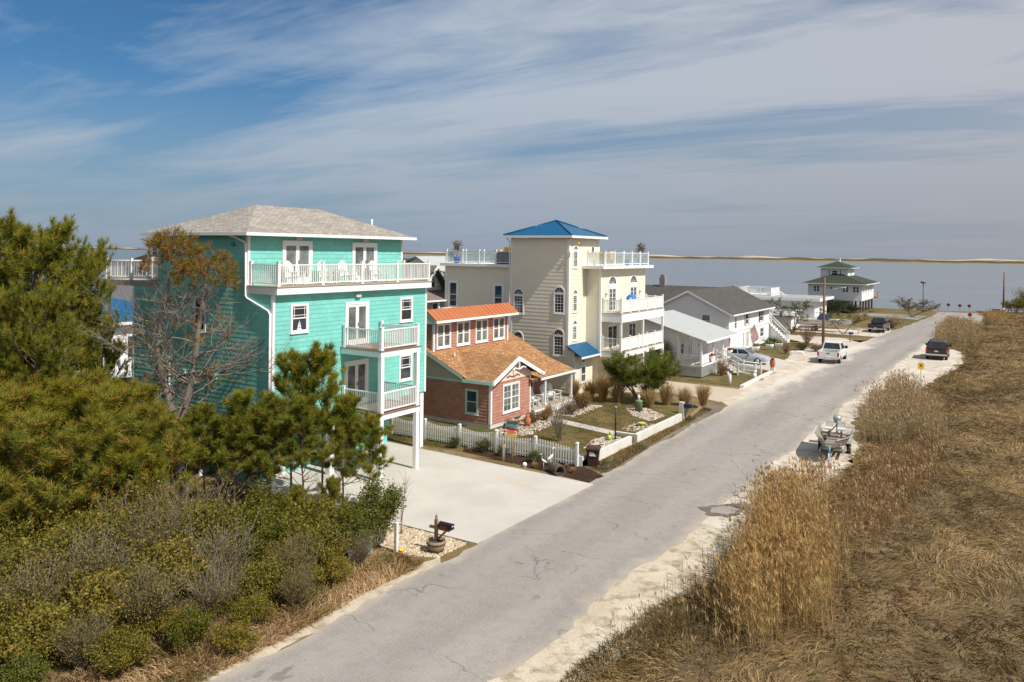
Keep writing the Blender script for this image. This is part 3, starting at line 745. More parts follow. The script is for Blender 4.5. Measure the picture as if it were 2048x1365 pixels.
# ================================================================== red shake cottage
def pink_house():
    t = thing('cottage', 'red shake cottage with tan shingle roof and orange metal dormer', 'house', (-29,42,.3))
    y0, y1, xf, xw = 37.5, 46.9, -27.2, -25.2
    rz = lambda x: 3.2+.462*(-26.9-x)                      # main roof plane
    b = MB()
    S = Wl('-Y', y0)
    siding(b, S, -36, xw, .55, 2.78, .19, .014)
    siding(b, Wl('+X',xw), y0, 41.85, .55, 2.98, .19, .014)
    siding(b, Wl('+Y',41.85), xf, xw, .55, 3.05, .19, .014)
    siding(b, Wl('+X',xf), 41.85, y1, .9, 3.1, .19, .014)
    siding(b, Wl('+Y',y1), -36, xf, .55, 3.2, .19, .014); siding(b, Wl('-X',-36), y0, y1, .55, 4.4, .19, .014)
    b.build('wall', M['pink_shake'], t)
    b = MB(); b.box(-35.9,xw-.02,y0+.02,41.83,.0,.55); b.box(-35.9,xf-.02,41.83,y1-.02,0,.55); b.build('foundation', M['block'], t)
    # side gable triangle, pale
    b = MB(); S.face(b, [(-36,2.9),(-27.0,2.9),(-27.0,3.1),(-29.4,4.28),(-30.2,4.62),(-36,4.62)], .006); b.build('side_gable', M['beige_gable'], t)
    b = MB(); S.box(b, -36,-25.25,2.78,2.92,0,.03); b.build('frieze_board', M['sage'], t)
    # main roof: plane down to the porch eave on the right, to the wing on the left
    b = MB()
    ya, yb, yw = 37.15, 47.25, 42.4
    top = (-30.6, rz(-30.6))
    slab(b, [(top[0],ya,top[1]),(top[0],yb,top[1]),(-26.9,yb,3.2),(-26.9,ya,3.2)], .14)
    slab(b, [(-26.9,41.6,3.2),(-26.9,yb,3.2),(-24.95,yb,2.58),(-24.95,41.6,2.58)], .14)
    # wing gable roof, ridge along x
    zr, zl = 4.22, 3.05; yc = 39.8
    xr = -26.9-(zr-3.2)/.462
    b.slope([(xr,yc,zr),(-24.8,yc,zr),(-24.8,37.1,zl),(-26.55,37.1,zl),(-26.9,37.1,3.2)])
    b.slope([(xr,yc,zr),(-24.8,yc,zr),(-24.8,42.5,zl),(-26.55,42.5,zl),(-26.9,42.5,3.2)])
    b.face([(-24.8,37.1,zl-.1),(-26.9,37.1,zl-.1),(-26.9,yc,zr-.1),(-24.8,yc,zr-.1)]); b.face([(-24.8,42.5,zl-.1),(-24.8,yc,zr-.1),(-26.9,yc,zr-.1),(-26.9,42.5,zl-.1)])
    # back slope
    b.slope([(-30.3,ya,6.6),(-30.3,yb,6.6),(-36.6,yb,4.4),(-36.6,ya,4.4)])
    rf = b.build('roof', M['tan_shingle'], t)
    b = MB()
    for (ax,ay,az),(bx_,by,bz) in (((top[0],37.1,top[1]),(-26.9,37.1,3.2)),):
        b.face([(ax,ay,az-.005),(ax,ay,az-.2),(bx_,by,bz-.2),(bx_,by,bz-.005)])
        b.face([(ax,ay,az-.2),(ax,ay+.05,az-.2),(bx_,by+.05,bz-.2),(bx_,by,bz-.2)])
    b.box(-26.9,-24.8,37.06,37.1,2.86,3.05)
    b.build('fascia', M['sage'], rf)
    b = MB()                                            # white barge boards on the wing gable
    for s in (-1, 1):
        ye, yo = yc+s*2.7, yc
        P = [(-24.78,yo,zr+.02),(-24.78,ye,zl+.02),(-24.78,ye,zl-.22),(-24.78,yo,zr-.22)]
        Q = [(-24.72,)+p[1:] for p in P]
        b.face(Q if s < 0 else Q[::-1]); b.face([P[3],P[2],Q[2],Q[3]]); b.face([P[0],P[1],Q[1],Q[0]]); b.face([P[1],P[2],Q[2],Q[1]])
    b.box(-24.79,-24.71,yc-.04,yc+.04,zr-.75,zr-.1)
    b.tube([(-24.75,yc+dy,zr-.62-.1*abs(math.cos(3.6*dy))) for dy in [-.75+.1*i for i in range(16)]], .045, 5)
    b.box(-24.95,-24.6,42.32,42.62,2.86,3.02)
    b.build('barge_board', M['white'], rf)
    b = MB(); b.face([(-25.185,37.5,2.98),(-25.185,41.85,2.98),(-25.185,41.85,3.1),(-25.185,yc,4.1),(-25.185,37.5,3.1)])
    b.box(-25.2,-25.17,37.5,41.85,2.86,3.0); b.build('front_gable', M['pink_trim'], t)
    b = MB(); b.box(-24.97,-24.86,42.6,47.3,2.44,2.56); b.tube([(-24.9,47.2,2.42),(-24.9,47.2,2.3)], .04, 6); b.build('gutter', M['white'], rf)
    b = TR(); corner_trim(b, xw, y0, .55, 2.86, .12, .025); corner_trim(b, xw, 41.85, .55, 2.86, .1, .02, sy=1); b.build('corner_trim', M['white'], t)
    window(t, S, -26.95,-26.05,1.0,2.45, mat='sage', gl='glass'); 
    window(t, Wl('+X',xw), 38.72,40.55,.98,2.66, cols=2, rows=2, twin=True, lowgrid=True, gl='glass_soft')
    # porch
    b = MB(); b.box(-27.2,-24.95,41.87,47.1,.3,.74); b.build('porch_floor', M['deck_tan'], t)
    b = MB(); b.box(-24.94,-24.86,41.87,47.1,.3,.66); b.build('porch_skirt', M['white'], t)
    for i in range(3):
        b = MB(); b.box(-24.93+.3*i,-24.63+.3*i,42.0,43.0,.3,.60-.13*i); b.build('step', M['deck_tan'], t)
    for y in (43.4, 46.85):
        b = MB(); b.box(-25.12,-25.0,y-.06,y+.06,.74,2.5); b.box(-25.15,-24.97,y-.09,y+.09,.741,.9); b.build('porch_post', M['white'], t)
    window(t, Wl('+X',xf), 44.7,45.5,1.3,2.5); french_door(t, Wl('+X',xf), 42.8,43.9,.75,2.75)
    # dormer
    d = MB(); xd = -29.4
    siding(d, Wl('+X',xd), 37.55, 45.75, 4.3, 6.25, .19, .014)
    for k, c in (('-Y',37.55),('+Y',45.75)): siding(d, Wl(k,c), -33, xd, 4.3, 6.2, .19, .014)
    dm = d.build('dormer', M['pink_shake'], t)
    d = MB(); 
    slab(d, [(-29.65,37.1,6.88),(-29.65,46.2,6.88),(-28.85,46.2,6.26),(-28.85,37.1,6.26)], .05, .43)
    d.build('dormer_roof', M['orange_metal'], dm)
    d = MB(); slab(d, [(-29.65,37.1,6.86),(-29.65,46.2,6.86),(-34.5,46.2,5.4),(-34.5,37.1,5.4)], .1); d.build('rear_roof', M['brown_shingle'], dm)
    d = MB(); d.box(-28.95,-28.80,37.1,46.2,6.10,6.24); d.build('dormer_gutter', M['white'], dm)
    d = MB(); d.face([(-29.6,37.12,6.84),(-29.6,37.12,6.0),(-30.4,37.12,5.9),(-30.4,37.12,6.6)]); d.face([(-29.62,37.11,6.84),(-28.87,37.11,6.25),(-28.87,37.11,6.05),(-29.62,37.11,6.05)]); d.build('dormer_soffit', M['sage'], dm)
    d = TR(); corner_trim(d, xd, 37.55, 4.35, 6.1, .1, .02); corner_trim(d, xd, 45.75, 4.35, 6.1, .1, .02, sy=1); d.build('dormer_trim', M['white'], dm)
    for i in range(4):
        a = 37.82+i*2.02; window(t, Wl('+X',xd), a, a+1.42, 4.5, 6.02, twin=True, gl='glass_soft', trim=.1)
    for x, y, z, hh, r in ((-31.6,37.9,6.3,1.1,.09),(-28.6,38.6,3.9,.35,.05)):
        b = MB(); b.tube([(x,y,z-.3),(x,y,z+hh)], r, 8); 
        if hh > 1: b.tube([(x,y,z+hh),(x,y,z+hh+.05),(x,y,z+hh+.2),(x,y,z+hh+.25)], [.1,.19,.19,.1], 10)
        b.build('vent_pipe', M['grey_metal'], rf)
    b = MB(); b.box(-31.6,-31.0,41.0,42.0,6.3,6.7); b.build('roof_vent', M['white'], rf)
pink_house()
# ================================================================== cream tower house
def cream_house():
    t = thing('tower_house', 'cream sided house with a square stair tower under a blue metal roof', 'house', (-30,55,0))
    X, Y = -27.2, 50.3
    b = MB(); rect_walls(b, -32.1, X, Y, 55.15, .05, 11.4, .27, .013); b.build('tower_wall', M['cream'], t)
    b = MB(); siding(b, Wl('+X',-26.62), Y+.0, 53.05, .05, 2.95, .15, .02); siding(b, Wl('-Y',Y-.001), X, -26.62, .05, 3.4, .15, .02); b.build('entry_bump', M['cream'], t)
    b = MB(); siding(b, Wl('-Y',50.9), -38.7, -32.1, .05, 9.35, .15, .014); siding(b, Wl('-X',-38.7), 50.9, 61.2, .05, 9.35, .15)
    siding(b, Wl('+Y',61.2), -38.7, -26, .05, 9.35); b.build('rear_wall', M['cream'], t)
    b = MB(); siding(b, Wl('-Y',53.06), X, -26.0, 2.75, 9.2, .15, .014); siding(b, Wl('+X',-26.0), 53.06, 61.2, 2.75, 9.2, .15, .02)
    b.box(-38,-26.02,53.1,61.18,2.65,2.75); b.build('front_wall', M['cream'], t)
    b = MB(); siding(b, Wl('+X',-28.5), 53.06, 61.2, .05, 2.65); b.build('ground_wall', M['cream'], t)
    b = TR(); corner_trim(b, X, Y, 3.4, 11.38, .13, .045); corner_trim(b, -26.62, Y, .05, 2.9, .12, .03); corner_trim(b, -32.1, Y, .05, 11.38, .12, .03, sx=-1)
    corner_trim(b, X, 55.15, 9.4, 11.38, .1, .03, sy=1); corner_trim(b, -26.0, 53.06, 2.7, 9.2, .12, .03); corner_trim(b, -26.0, 61.2, 2.7, 9.2, .12, .03, sy=1); corner_trim(b, -38.7, 50.9, .05, 9.3, .12, .03, sx=-1)
    b.build('corner_trim', M['white'], t)
    # tower roof
    b = MB(); hip(b, -32.55, -26.75, 49.85, 55.6, 11.62, (-29.65,52.72,12.78), (-29.65,52.72,12.78))
    b.face([(-32.5,49.9,11.45),(-32.5,55.55,11.45),(-26.8,55.55,11.45),(-26.8,49.9,11.45)])
    r = b.build('tower_roof', M['blue_metal'], t)
    b = MB()
    for c in ((-32.55,49.85),(-26.75,49.85),(-26.75,55.6),(-32.55,55.6)): b.tube([(c[0],c[1],11.64),(-29.65,52.72,12.8)], .055, 5)
    b.build('hip_cap', M['blue_metal'], r)
    b = MB(); eave_box(b, -32.6, -26.7, 49.8, 55.65, 11.42, 11.6, .1); b.tube([(-32.3,49.85,11.42),(-32.2,50.15,11.2),(-32.2,50.22,11.1),(-32.2,50.22,.3)], .05, 6)
    b.build('gutter', M['white'], r)
    # entry roof
    b = MB(); slab(b, [(X+.02,50.0,3.75),(X+.02,53.05,3.75),(-25.95,53.05,3.02),(-25.95,50.0,3.02)], .06, .34); er = b.build('entry_roof', M['blue_metal'], t)
    b = MB(); b.box(-26.0,-25.9,50.0,53.05,2.86,2.99); b.build('entry_gutter', M['white'], er)
    # windows: side wall
    S = Wl('-Y', Y)
    for c, z in ((-31.4,5.75),(-31.4,2.55)): arch_window(t, S, c, .46, z, z+1.45)
    for c, z in ((-27.95,5.95),(-27.95,2.9)): arch_window(t, S, c, .46, z, z+1.5)
    Fr = Wl('+X', X)
    for z in (9.25, 6.05, 3.98): arch_window(t, Fr, 51.25, .36, z, z+1.3 if z > 4 else z+1.15, cols=2, rows=8)
    window(t, Wl('+X',-26.62), 51.15,52.0,.95,2.2); window(t, Wl('+X',-26.62), 51.3,51.85,2.3,2.75, meet=False)
    b = MB(); p = MB()
    ring = [(54.0+.16*math.cos(2*math.pi*i/16), 10.62+.3*math.sin(2*math.pi*i/16)) for i in range(16)]
    ring2 = [(54.0+.25*math.cos(2*math.pi*i/16), 10.62+.40*math.sin(2*math.pi*i/16)) for i in range(16)]
    Fr.face(p, ring, .03)
    for i in range(16):
        j = (i+1)%16; Fr.face(b, [ring[i],ring2[i],ring2[j],ring[j]], .045)
        b.face([Fr.pt(*ring2[i],.0),Fr.pt(*ring2[j],.0),Fr.pt(*ring2[j],.045),Fr.pt(*ring2[i],.045)])
    o = b.build('oval_window', M['white'], t); p.build('pane', M['glass'], o)
    R_ = Wl('-Y', 50.9); window(t, R_, -38.4,-37.4,5.85,8.05, trim=.16); window(t, R_, -34.1,-33.1,5.75,7.95, trim=.16)
    # roof deck: slab with overhang, glass railing
    dk = MB(); dk.box(-39.0,-32.12,50.55,61.6,9.2,9.42); dk.box(-32.12,-25.45,55.17,61.75,9.2,9.42); dk.box(-27.17,-25.45,52.35,55.17,9.2,9.42)
    rd = dk.build('roof_deck', M['white'], t)
    railing(rd, (-25.75,53.2), (-25.75,61.2), 9.43, .98, mids=4, panel='rail_glass', ps=.13)
    railing(rd, (-27.1,53.2), (-25.75,53.2), 9.43, .98, post=(True,False), panel='rail_glass', ps=.1)
    railing(rd, (-25.75,61.2), (-38.5,61.2), 9.43, .98, mids=5, post=(False,True), panel='rail_glass', ps=.1)
    railing(rd, (-38.5,50.75), (-32.2,50.75), 9.43, .98, mids=3, post=(True,False), panel='rail_glass', ps=.12)
    railing(rd, (-38.5,50.75), (-38.5,61.2), 9.43, .98, mids=3, post=(False,False), panel='rail_glass', ps=.1)
    # two front decks
    for nm, z0, z1 in (('upper_porch', 5.3, 5.95), ('lower_porch', 2.72, 3.15)):
        b = MB(); b.box(-25.98,-24.35,53.2,61.4,z0,z1-.04); p = b.build(nm, M['white'], t)
        b = MB(); b.box(-25.98,-24.33,53.18,61.42,z1-.039,z1); b.build('deck_boards', M['deck_tan'], p)
        railing(p, (-24.45,53.3), (-24.45,61.3), z1, .98, mids=4, panel='frost', ps=.11)
        railing(p, (-25.9,53.3), (-24.45,53.3), z1, .98, post=(True,False), ps=.1)
        railing(p, (-25.9,61.3), (-24.45,61.3), z1, .98, post=(True,False), ps=.1)
    for y in (53.3, 57.3, 61.28):
        b = MB(); b.box(-24.52,-24.38,y-.07,y+.07,3.151,5.299); b.build('porch_post', M['white'], t)
        b = MB(); b.box(-24.55,-24.35,y-.1,y+.1,0,2.719); b.build('piling', M['white_wood'], t)
    Ff = Wl('+X', -26.0)
    for c in (55.0, 58.9):
        fr, pn = MB(), MB(); hw, zc = .72, 8.05
        n = 12
        for i in range(n):
            a0, a1 = math.pi*i/n, math.pi*(i+1)/n
            Ff.face(fr, [(c+r*math.cos(q), zc+r*.86*math.sin(q)) for r,q in ((hw-.1,a0),(hw,a0),(hw,a1),(hw-.1,a1))], .045)
            fr.face([Ff.pt(c+hw*math.cos(q), zc+hw*.86*math.sin(q), d) for q,d in ((a0,-.01),(a1,-.01),(a1,.045),(a0,.045))])
        for i in range(1,7):
            q = math.pi*i/7; dx, dz = math.cos(q), .86*math.sin(q)
            Ff.face(fr, [(c+dx*.1-dz*.014,zc+dz*.1+dx*.014),(c+dx*.62-dz*.014,zc+dz*.62+dx*.014),(c+dx*.62+dz*.014,zc+dz*.62-dx*.014),(c+dx*.1+dz*.014,zc+dz*.1-dx*.014)], .036)
        Ff.box(fr, c-hw, c+hw, zc-.14, zc+.02, -.004, .05)
        Ff.face(pn, [(c+(hw-.1)*math.cos(math.pi*i/n), zc+(hw-.1)*.86*math.sin(math.pi*i/n)) for i in range(n+1)], .026)
        o = fr.build('fan_window', M['white'], t); pn.build('pane', M['glass'], o)
        french_door(t, Ff, c-.72, c+.72, 5.96, 7.9, grid=(2,5), slide=True)
    french_door(t, Ff, 54.2,56.0,3.16,5.05, slide=True); window(t, Ff, 54.3,55.9,5.08,5.28, trim=.04, meet=False)
    french_door(t, Ff, 58.0,59.5,3.16,5.0, slide=True)
    for y in (53.85,60.1):
        b = MB(); b.tube([(-25.98,y,7.35),(-25.8,y,7.35)], .09, 8); b.build('wall_lamp', M['lamp'], t)
    b = MB(); b.box(-26.6,-26.35,Y-.2,Y,11.0,11.12); b.build('flood_lamp', M['yellow'], t)
cream_house()
# ================================================================== white cottage with screened porch
def porch_house():
    t = thing('porch_cottage', 'low white cottage with pale metal roof and an open front porch', 'house', (-27,68,0))
    y0, y1, xf = 64.5, 72.5, -24.4
    rz = lambda x: 3.2+(-22-x)*.29
    b = MB()
    S = Wl('-Y', y0)
    siding(b, S, -33.5, xf, .3, 3.55, .16, .014); siding(b, Wl('+X',xf), y0, y1, .9, 3.75, .16); siding(b, Wl('+Y',y1), -33.5, xf, .3, 3.6, .16); siding(b, Wl('-X',-33.5), y0, y1, .3, 3.3, .16)
    siding(b, S, -33.5, -22.2, 3.55, 4.9, .16, .014, ext=lambda z: (max(-33.5,-28-(4.9-z)/.29), min(-22.2,-28+(4.9-z)/.29)))
    b.build('wall', M['white_siding'], t)
    b = MB(); slab(b, [(-28,64.15,4.98),(-28,72.9,4.98),(-21.75,72.9,3.17),(-21.75,64.15,3.17)], .1); slab(b, [(-28,64.15,4.98),(-28,72.9,4.98),(-34.2,72.9,3.18),(-34.2,64.15,3.18)], .1); r = b.build('roof', M['pale_metal'], t)
    b = MB(); b.box(-21.76,-21.62,64.15,72.9,3.0,3.14); b.build('gutter', M['white'], r)
    b = MB(); b.box(xf,-22.2,y0,72.3,.95,1.08); pf = b.build('porch_floor', M['white_wood'], t)
    b = MB(); b.box(xf,-22.25,y0+.03,72.28,.1,.949); b.build('porch_skirt', M['grey_metal'], t)
    for x, y in ((-24.3,64.5),(-22.28,64.55),(-22.28,67.6),(-22.28,70.2),(-22.28,72.2)):
        b = MB(); b.box(x-.07,x+.07,y-.09,y+.05,.0 if x < -23 else 1.08,3.05+(.4 if x < -23 else 0)); b.build('porch_post', M['white'], t)
    railing(pf, (-24.2,64.53), (-22.3,64.53), 1.08, .85, post=(False,False), gap=.14)
    railing(pf, (-22.28,64.6), (-22.28,67.6), 1.08, .85, post=(False,False), panel='white'); railing(pf, (-22.28,70.2), (-22.28,72.2), 1.08, .85, post=(False,False), panel='white')
    W2 = Wl('+X', xf)
    window(t, W2, 65.3,66.1,1.5,3.0, trim=.06); window(t, W2, 69.6,70.6,1.9,2.9, trim=.08); french_door(t, W2, 67.2,68.2,1.1,3.1)
    b = MB(); S.box(b, -26.6,-26.0,1.2,2.5,0,.05); b.build('shutter', M['teal'], t)
    for y in (67.0, 72.0):
        b = MB(); b.box(-22.2,-21.95,y-.5,y+.1,1.5,1.68); fb = b.build('flower_box', M['white'], t)
        b = MB()
        for i in range(14): b.ball((-22.08+rng.uniform(-.12,.12),y-.2+rng.uniform(-.32,.32),1.74+rng.uniform(-.04,.1)), .08, 5)
        b.build('flowers', M['flower_red'], fb)
    # steps down towards the road with a long railing
    for i in range(6):
        b = MB(); b.box(-22.2+.3*i,-21.9+.3*i,68.2,69.9,.1,1.0-.16*i); b.build('step', M['concrete'], t)
    for y in (68.2, 69.95):
        b = MB()
        b.tube([(-22.2,y,1.95),(-20.3,y,1.0),(-18.8,y,.95)], .045, 5); b.tube([(-22.2,y,1.2),(-20.3,y,.3),(-18.8,y,.2)], .03, 5)
        for i in range(24):
            x = -22.1+i*.14; u = max(0,(x+20.3)/1.5); zt = 1.95-(x+22.2)*.5 if x < -20.3 else 1.0-.033*u
            b.box(x,x+.035,y-.016,y+.016,zt-.78,zt)
        sr = b.build('stair_railing', M['white'], t)
        for x, z in ((-22.2,2.1),(-20.3,1.15),(-18.8,1.1)):
            b = MB(); b.box(x-.06,x+.06,y-.06,y+.06,0,z); b.build('post', M['white'], sr)
porch_house()
# ================================================================== grey-roofed two-storey house with garage
def grey_house():
    t = thing('two_storey_house', 'white two-storey house with charcoal roof and a garage door', 'house', (-29,88,0))
    y0, y1, xf, xr, zr, ze = 80.7, 96.3, -25.0, -29.3, 6.5, 4.35
    b = MB(); S = Wl('-Y', y0)
    siding(b, S, -33.6, xf, .1, ze, .15, .014); siding(b, S, -33.6, xf, ze, zr-.1, .15, .014, ext=lambda z: (xr-(zr-z)*2.0, xr+(zr-z)*2.0))
    siding(b, Wl('+X',xf), y0, y1, 2.3, ze, .15); siding(b, Wl('+Y',y1), -33.6, xf, .1, ze); siding(b, Wl('-X',-33.6), y0, 88.0, .1, ze)
    siding(b, Wl('-Y',88.0), -50, -33.6, .1, ze); siding(b, Wl('+X',xf-.05), y0, y1, .1, 2.3, .15)
    b.build('wall', M['white_siding'], t)
    b = MB(); slab(b, [(xr,y0-.35,zr+.05),(xr,y1+.4,zr+.05),(-24.5,y1+.4,4.22),(-24.5,y0-.35,4.22)], .12); slab(b, [(xr,y0-.35,zr+.05),(xr,y1+.4,zr+.05),(-34.0,y1+.4,4.25),(-34.0,y0-.35,4.25)], .12)
    slab(b, [(xr-.1,92.5,zr),(-51,92.5,zr),(-51,87.5,4.25),(-33.6,87.5,4.25)], .12); slab(b, [(xr-.1,92.5,zr),(-51,92.5,zr),(-51,97.5,4.25),(-33.6,97.5,4.25)], .12)
    r = b.build('roof', M['dark_shingle'], t)
    b = MB(); b.box(-24.5,-24.38,y0-.35,y1+.4,4.08,4.2)
    for e in (-34.0,-24.5):
        z = 4.2
        b.face([(xr,y0-.37,zr+.04),(e,y0-.37,z),(e,y0-.37,z-.2),(xr,y0-.37,zr-.18)])
    b.build('fascia', M['white'], r)
    b = MB(); b.box(-37.2,-36.5,92.1,92.8,6.0,7.5); b.box(-37.1,-36.6,92.2,92.7,7.5,7.8); b.build('chimney', M['brick'], r)
    W_ = Wl('+X', xf)
    window(t, S, -27.9,-26.9,2.75,4.15, gl='glass_soft', trim=.08); b = MB(); S.box(b, -27.65,-27.15,2.62,3.0,.02,.3); b.build('air_conditioner', M['white'], t)
    window(t, W_, 82.6,83.3,2.6,3.9, trim=.05); window(t, W_, 86.5,87.5,2.75,3.95, trim=.05); window(t, W_, 92.2,93.2,2.75,3.95, trim=.05)
    for a in (86.1,87.55,91.8,93.25):
        b = MB(); W_.box(b, a,a+.35,2.7,4.0,0,.045); b.build('shutter', M['dark'] if a > 90 else M['grey_metal'], t)
    Wg = Wl('+X', xf-.05)
    b = MB(); Wg.box(b, 82.2,85.0,.1,2.1,0,.05)
    for i in range(1,4): Wg.box(b, 82.25,84.95,.1+.5*i-.01,.1+.5*i+.01,.05,.06)
    g = b.build('garage_door', M['white'], t)
    b = MB(); Wg.box(b, 82.02,82.19,.1,2.25,0,.07); Wg.box(b, 85.01,85.18,.1,2.25,0,.07); Wg.box(b, 82.19,85.01,2.11,2.25,0,.07); b.build('frame', M['white_wood'], g)
    french_door(t, Wg, 87.0,88.0,.12,2.15); window(t, Wg, 88.8,89.5,.9,2.0, trim=.06); window(t, Wg, 92.5,94.0,.9,2.0, trim=.06)
    for y in (85.8,88.4):
        b = MB(); Wg.box(b, y-.07,y+.07,1.7,1.95,0,.16); b.build('wall_lamp', M['lamp'], t)
    b = MB(); b.box(-28,-25.2,y1+.01,98.2,2.2,2.4); bl = b.build('balcony', M['white'], t)
    railing(bl, (-25.25,96.4), (-25.25,98.1), 2.4, .95, post=(False,True)); railing(bl, (-28,98.1), (-25.25,98.1), 2.4, .95, post=(True,False))
    for i in range(8):
        b = MB(); b.box(-25.2+.28*i,-24.92+.28*i,96.6,97.8,0,2.15-.26*i); b.build('step', M['white_wood'], t)
    b = MB()
    for y in (96.6,97.8):
        b.tube([(-25.2,y,3.2),(-23.0,y,1.1)], .05, 5); b.box(-23.05,-22.95,y-.05,y+.05,0,1.2)
        for i in range(14): b.box(-25.1+.15*i,-25.06+.15*i,y-.02,y+.02,2.2-.143*i,3.1-.143*i)
    b.build('stair_railing', M['white'], t)
grey_house()
def flat_house():
    t = thing('flat_roof_house', 'white flat-roofed house with roof deck and brick chimney', 'house', (-30,123,0))
    b = MB(); rect_walls(b, -43,-24.6,119.2,127.6,.1,3.85,.2,.014); b.build('wall', M['white_siding'], t)
    b = MB(); b.box(-44,-23.8,118.4,128.4,3.86,4.16); b.box(-43.8,-24.0,118.6,128.2,4.16,4.2)
    r = b.build('roof', M['membrane'], t)
    b = MB(); eave_box(b, -44.1,-23.7,118.3,128.5,3.82,4.22,.099); b.build('fascia', M['white'], r)
    b = MB(); b.box(-36.4,-31.4,122,127,4.2,4.36); d = b.build('roof_deck', M['white_wood'], t)
    railing(d, (-36.3,122.1), (-31.5,122.1), 4.36, 1.0, mids=2); railing(d, (-31.5,122.1), (-31.5,126.9), 4.36, 1.0, post=(False,True), panel='white'); railing(d, (-36.3,126.9), (-31.5,126.9), 4.36, 1.0, post=(True,False)); railing(d, (-36.3,122.1), (-36.3,126.9), 4.36, 1.0, post=(False,False))
    b = MB(); b.tube([(-31.3,122.6,5.3),(-29.6,122.6,4.25)], .06, 5); b.tube([(-31.3,123.8,5.3),(-29.6,123.8,4.25)], .06, 5); b.build('stair_railing', M['white'], d)
    b = MB(); b.box(-36.9,-35.9,118.9,119.9,4.16,4.75); b.tube([(-36.2,119.4,4.75),(-36.2,119.4,5.6),(-36.2,119.4,5.75)], [.3,.3,.2], 10); b.build('chimney', M['orange_terra'], r)
    S = Wl('-Y',119.2); window(t, S, -36.5,-34.5,1.6,3.2); window(t, S, -32.5,-31.5,1.6,3.2)
    # lower lean-to in front
    b = MB(); rect_walls(b, -36,-26.5,113.6,119.15,.1,1.9,.2); b.build('lean_to_wall', M['white_siding'], t)
    b = MB(); slab(b, [(-36.5,119.15,2.7),(-26,119.15,2.7),(-26,113.2,2.0),(-36.5,113.2,2.0)], .12); b.build('lean_to_roof', M['pale_metal'], t)
    window(t, Wl('+X',-24.6), 122.5,124.0,1.4,2.8)
flat_house()
def stilt_house():
    t = thing('stilt_house', 'white house on dark stilts with green roofs and a rooftop cupola', 'house', (-29,164,0))
    x0, x1, y0, y1 = -33.6, -24.2, 157.0, 171.0
    b = MB(); rect_walls(b, x0, x1, y0, y1, 2.15, 5.15, .2, .02); b.box(x0+.02,x1-.02,y0+.02,y1-.02,2.05,2.15); b.build('wall', M['white_siding'], t)
    b = MB(); hip(b, x0-.9, x1+.9, y0-.9, y1+.9, 5.2, (-29.0,161.5,7.2), (-29.0,166.5,7.2)); b.face([(x0-.9,y0-.9,5.15),(x0-.9,y1+.9,5.15),(x1+.9,y1+.9,5.15),(x1+.9,y0-.9,5.15)]); r = b.build('roof', M['green_shingle'], t)
    b = MB(); eave_box(b, x0-.95, x1+.95, y0-.95, y1+.95, 5.05, 5.2, .1); b.build('fascia', M['white'], r)
    b = MB(); rect_walls(b, -32.1,-27.2,160.6,167.5,6.2,8.05,.2); b.build('cupola_wall', M['white_siding'], t)
    b = MB(); hip(b, -32.8,-26.5,159.9,168.2,8.1,(-29.65,163.2,9.25),(-29.65,164.9,9.25)); b.face([(-32.8,159.9,8.05),(-32.8,168.2,8.05),(-26.5,168.2,8.05),(-26.5,159.9,8.05)]); r2 = b.build('cupola_roof', M['green_shingle'], t)
    b = MB(); eave_box(b, -32.85,-26.45,159.85,168.25,7.98,8.09,.08); b.box(-30.1,-29.2,163.6,164.5,9.2,9.75); b.box(-30.2,-29.1,163.5,164.6,9.75,9.85); b.build('roof_cap', M['white'], r2)
    S, W_ = Wl('-Y',y0), Wl('+X',x1)
    for a in (-32.6,-27.5,-25.7):
        for k in (0,.55): window(t, S, a+k,a+k+.48,3.6,4.7, trim=.03)
    window(t, S, -29.7,-29.2,3.9,4.6, trim=.04)
    Sc = Wl('-Y',160.6); window(t, Sc, -30.1,-29.0,6.75,7.6, trim=.06); window(t, Sc, -30.7,-30.35,6.75,7.6, trim=.04); window(t, Sc, -28.7,-28.35,6.75,7.6, trim=.04)
    window(t, Wl('+X',-27.2), 163.0,164.2,6.7,7.6, trim=.06)
    for a in (158.4,161.0,164.2,167.2): window(t, W_, a,a+1.0,3.5,4.8, trim=.06)
    for x in (x0+.3,-30.5,-27.4,x1-.25):
        for y in (157.3,160.4,163.6,167,170.6):
            b = MB(); b.box(x-.16,x+.16,y-.16,y+.16,-.3,2.05); b.build('piling', M['pole_wood'], t)
    b = MB(); b.box(-28.8,-26.6,158.5,163,.0,2.05); b.build('ground_store', M['beige_gable'], t)
    b = MB(); b.box(x1-1.5,x1+.75,y1+.02,y1+1.3,2.1,2.3); b.box(x1+.65,x1+.75,y1+.02,y1+1.3,2.3,3.5); b.build('rear_porch', M['orange_terra'], t)
stilt_house()
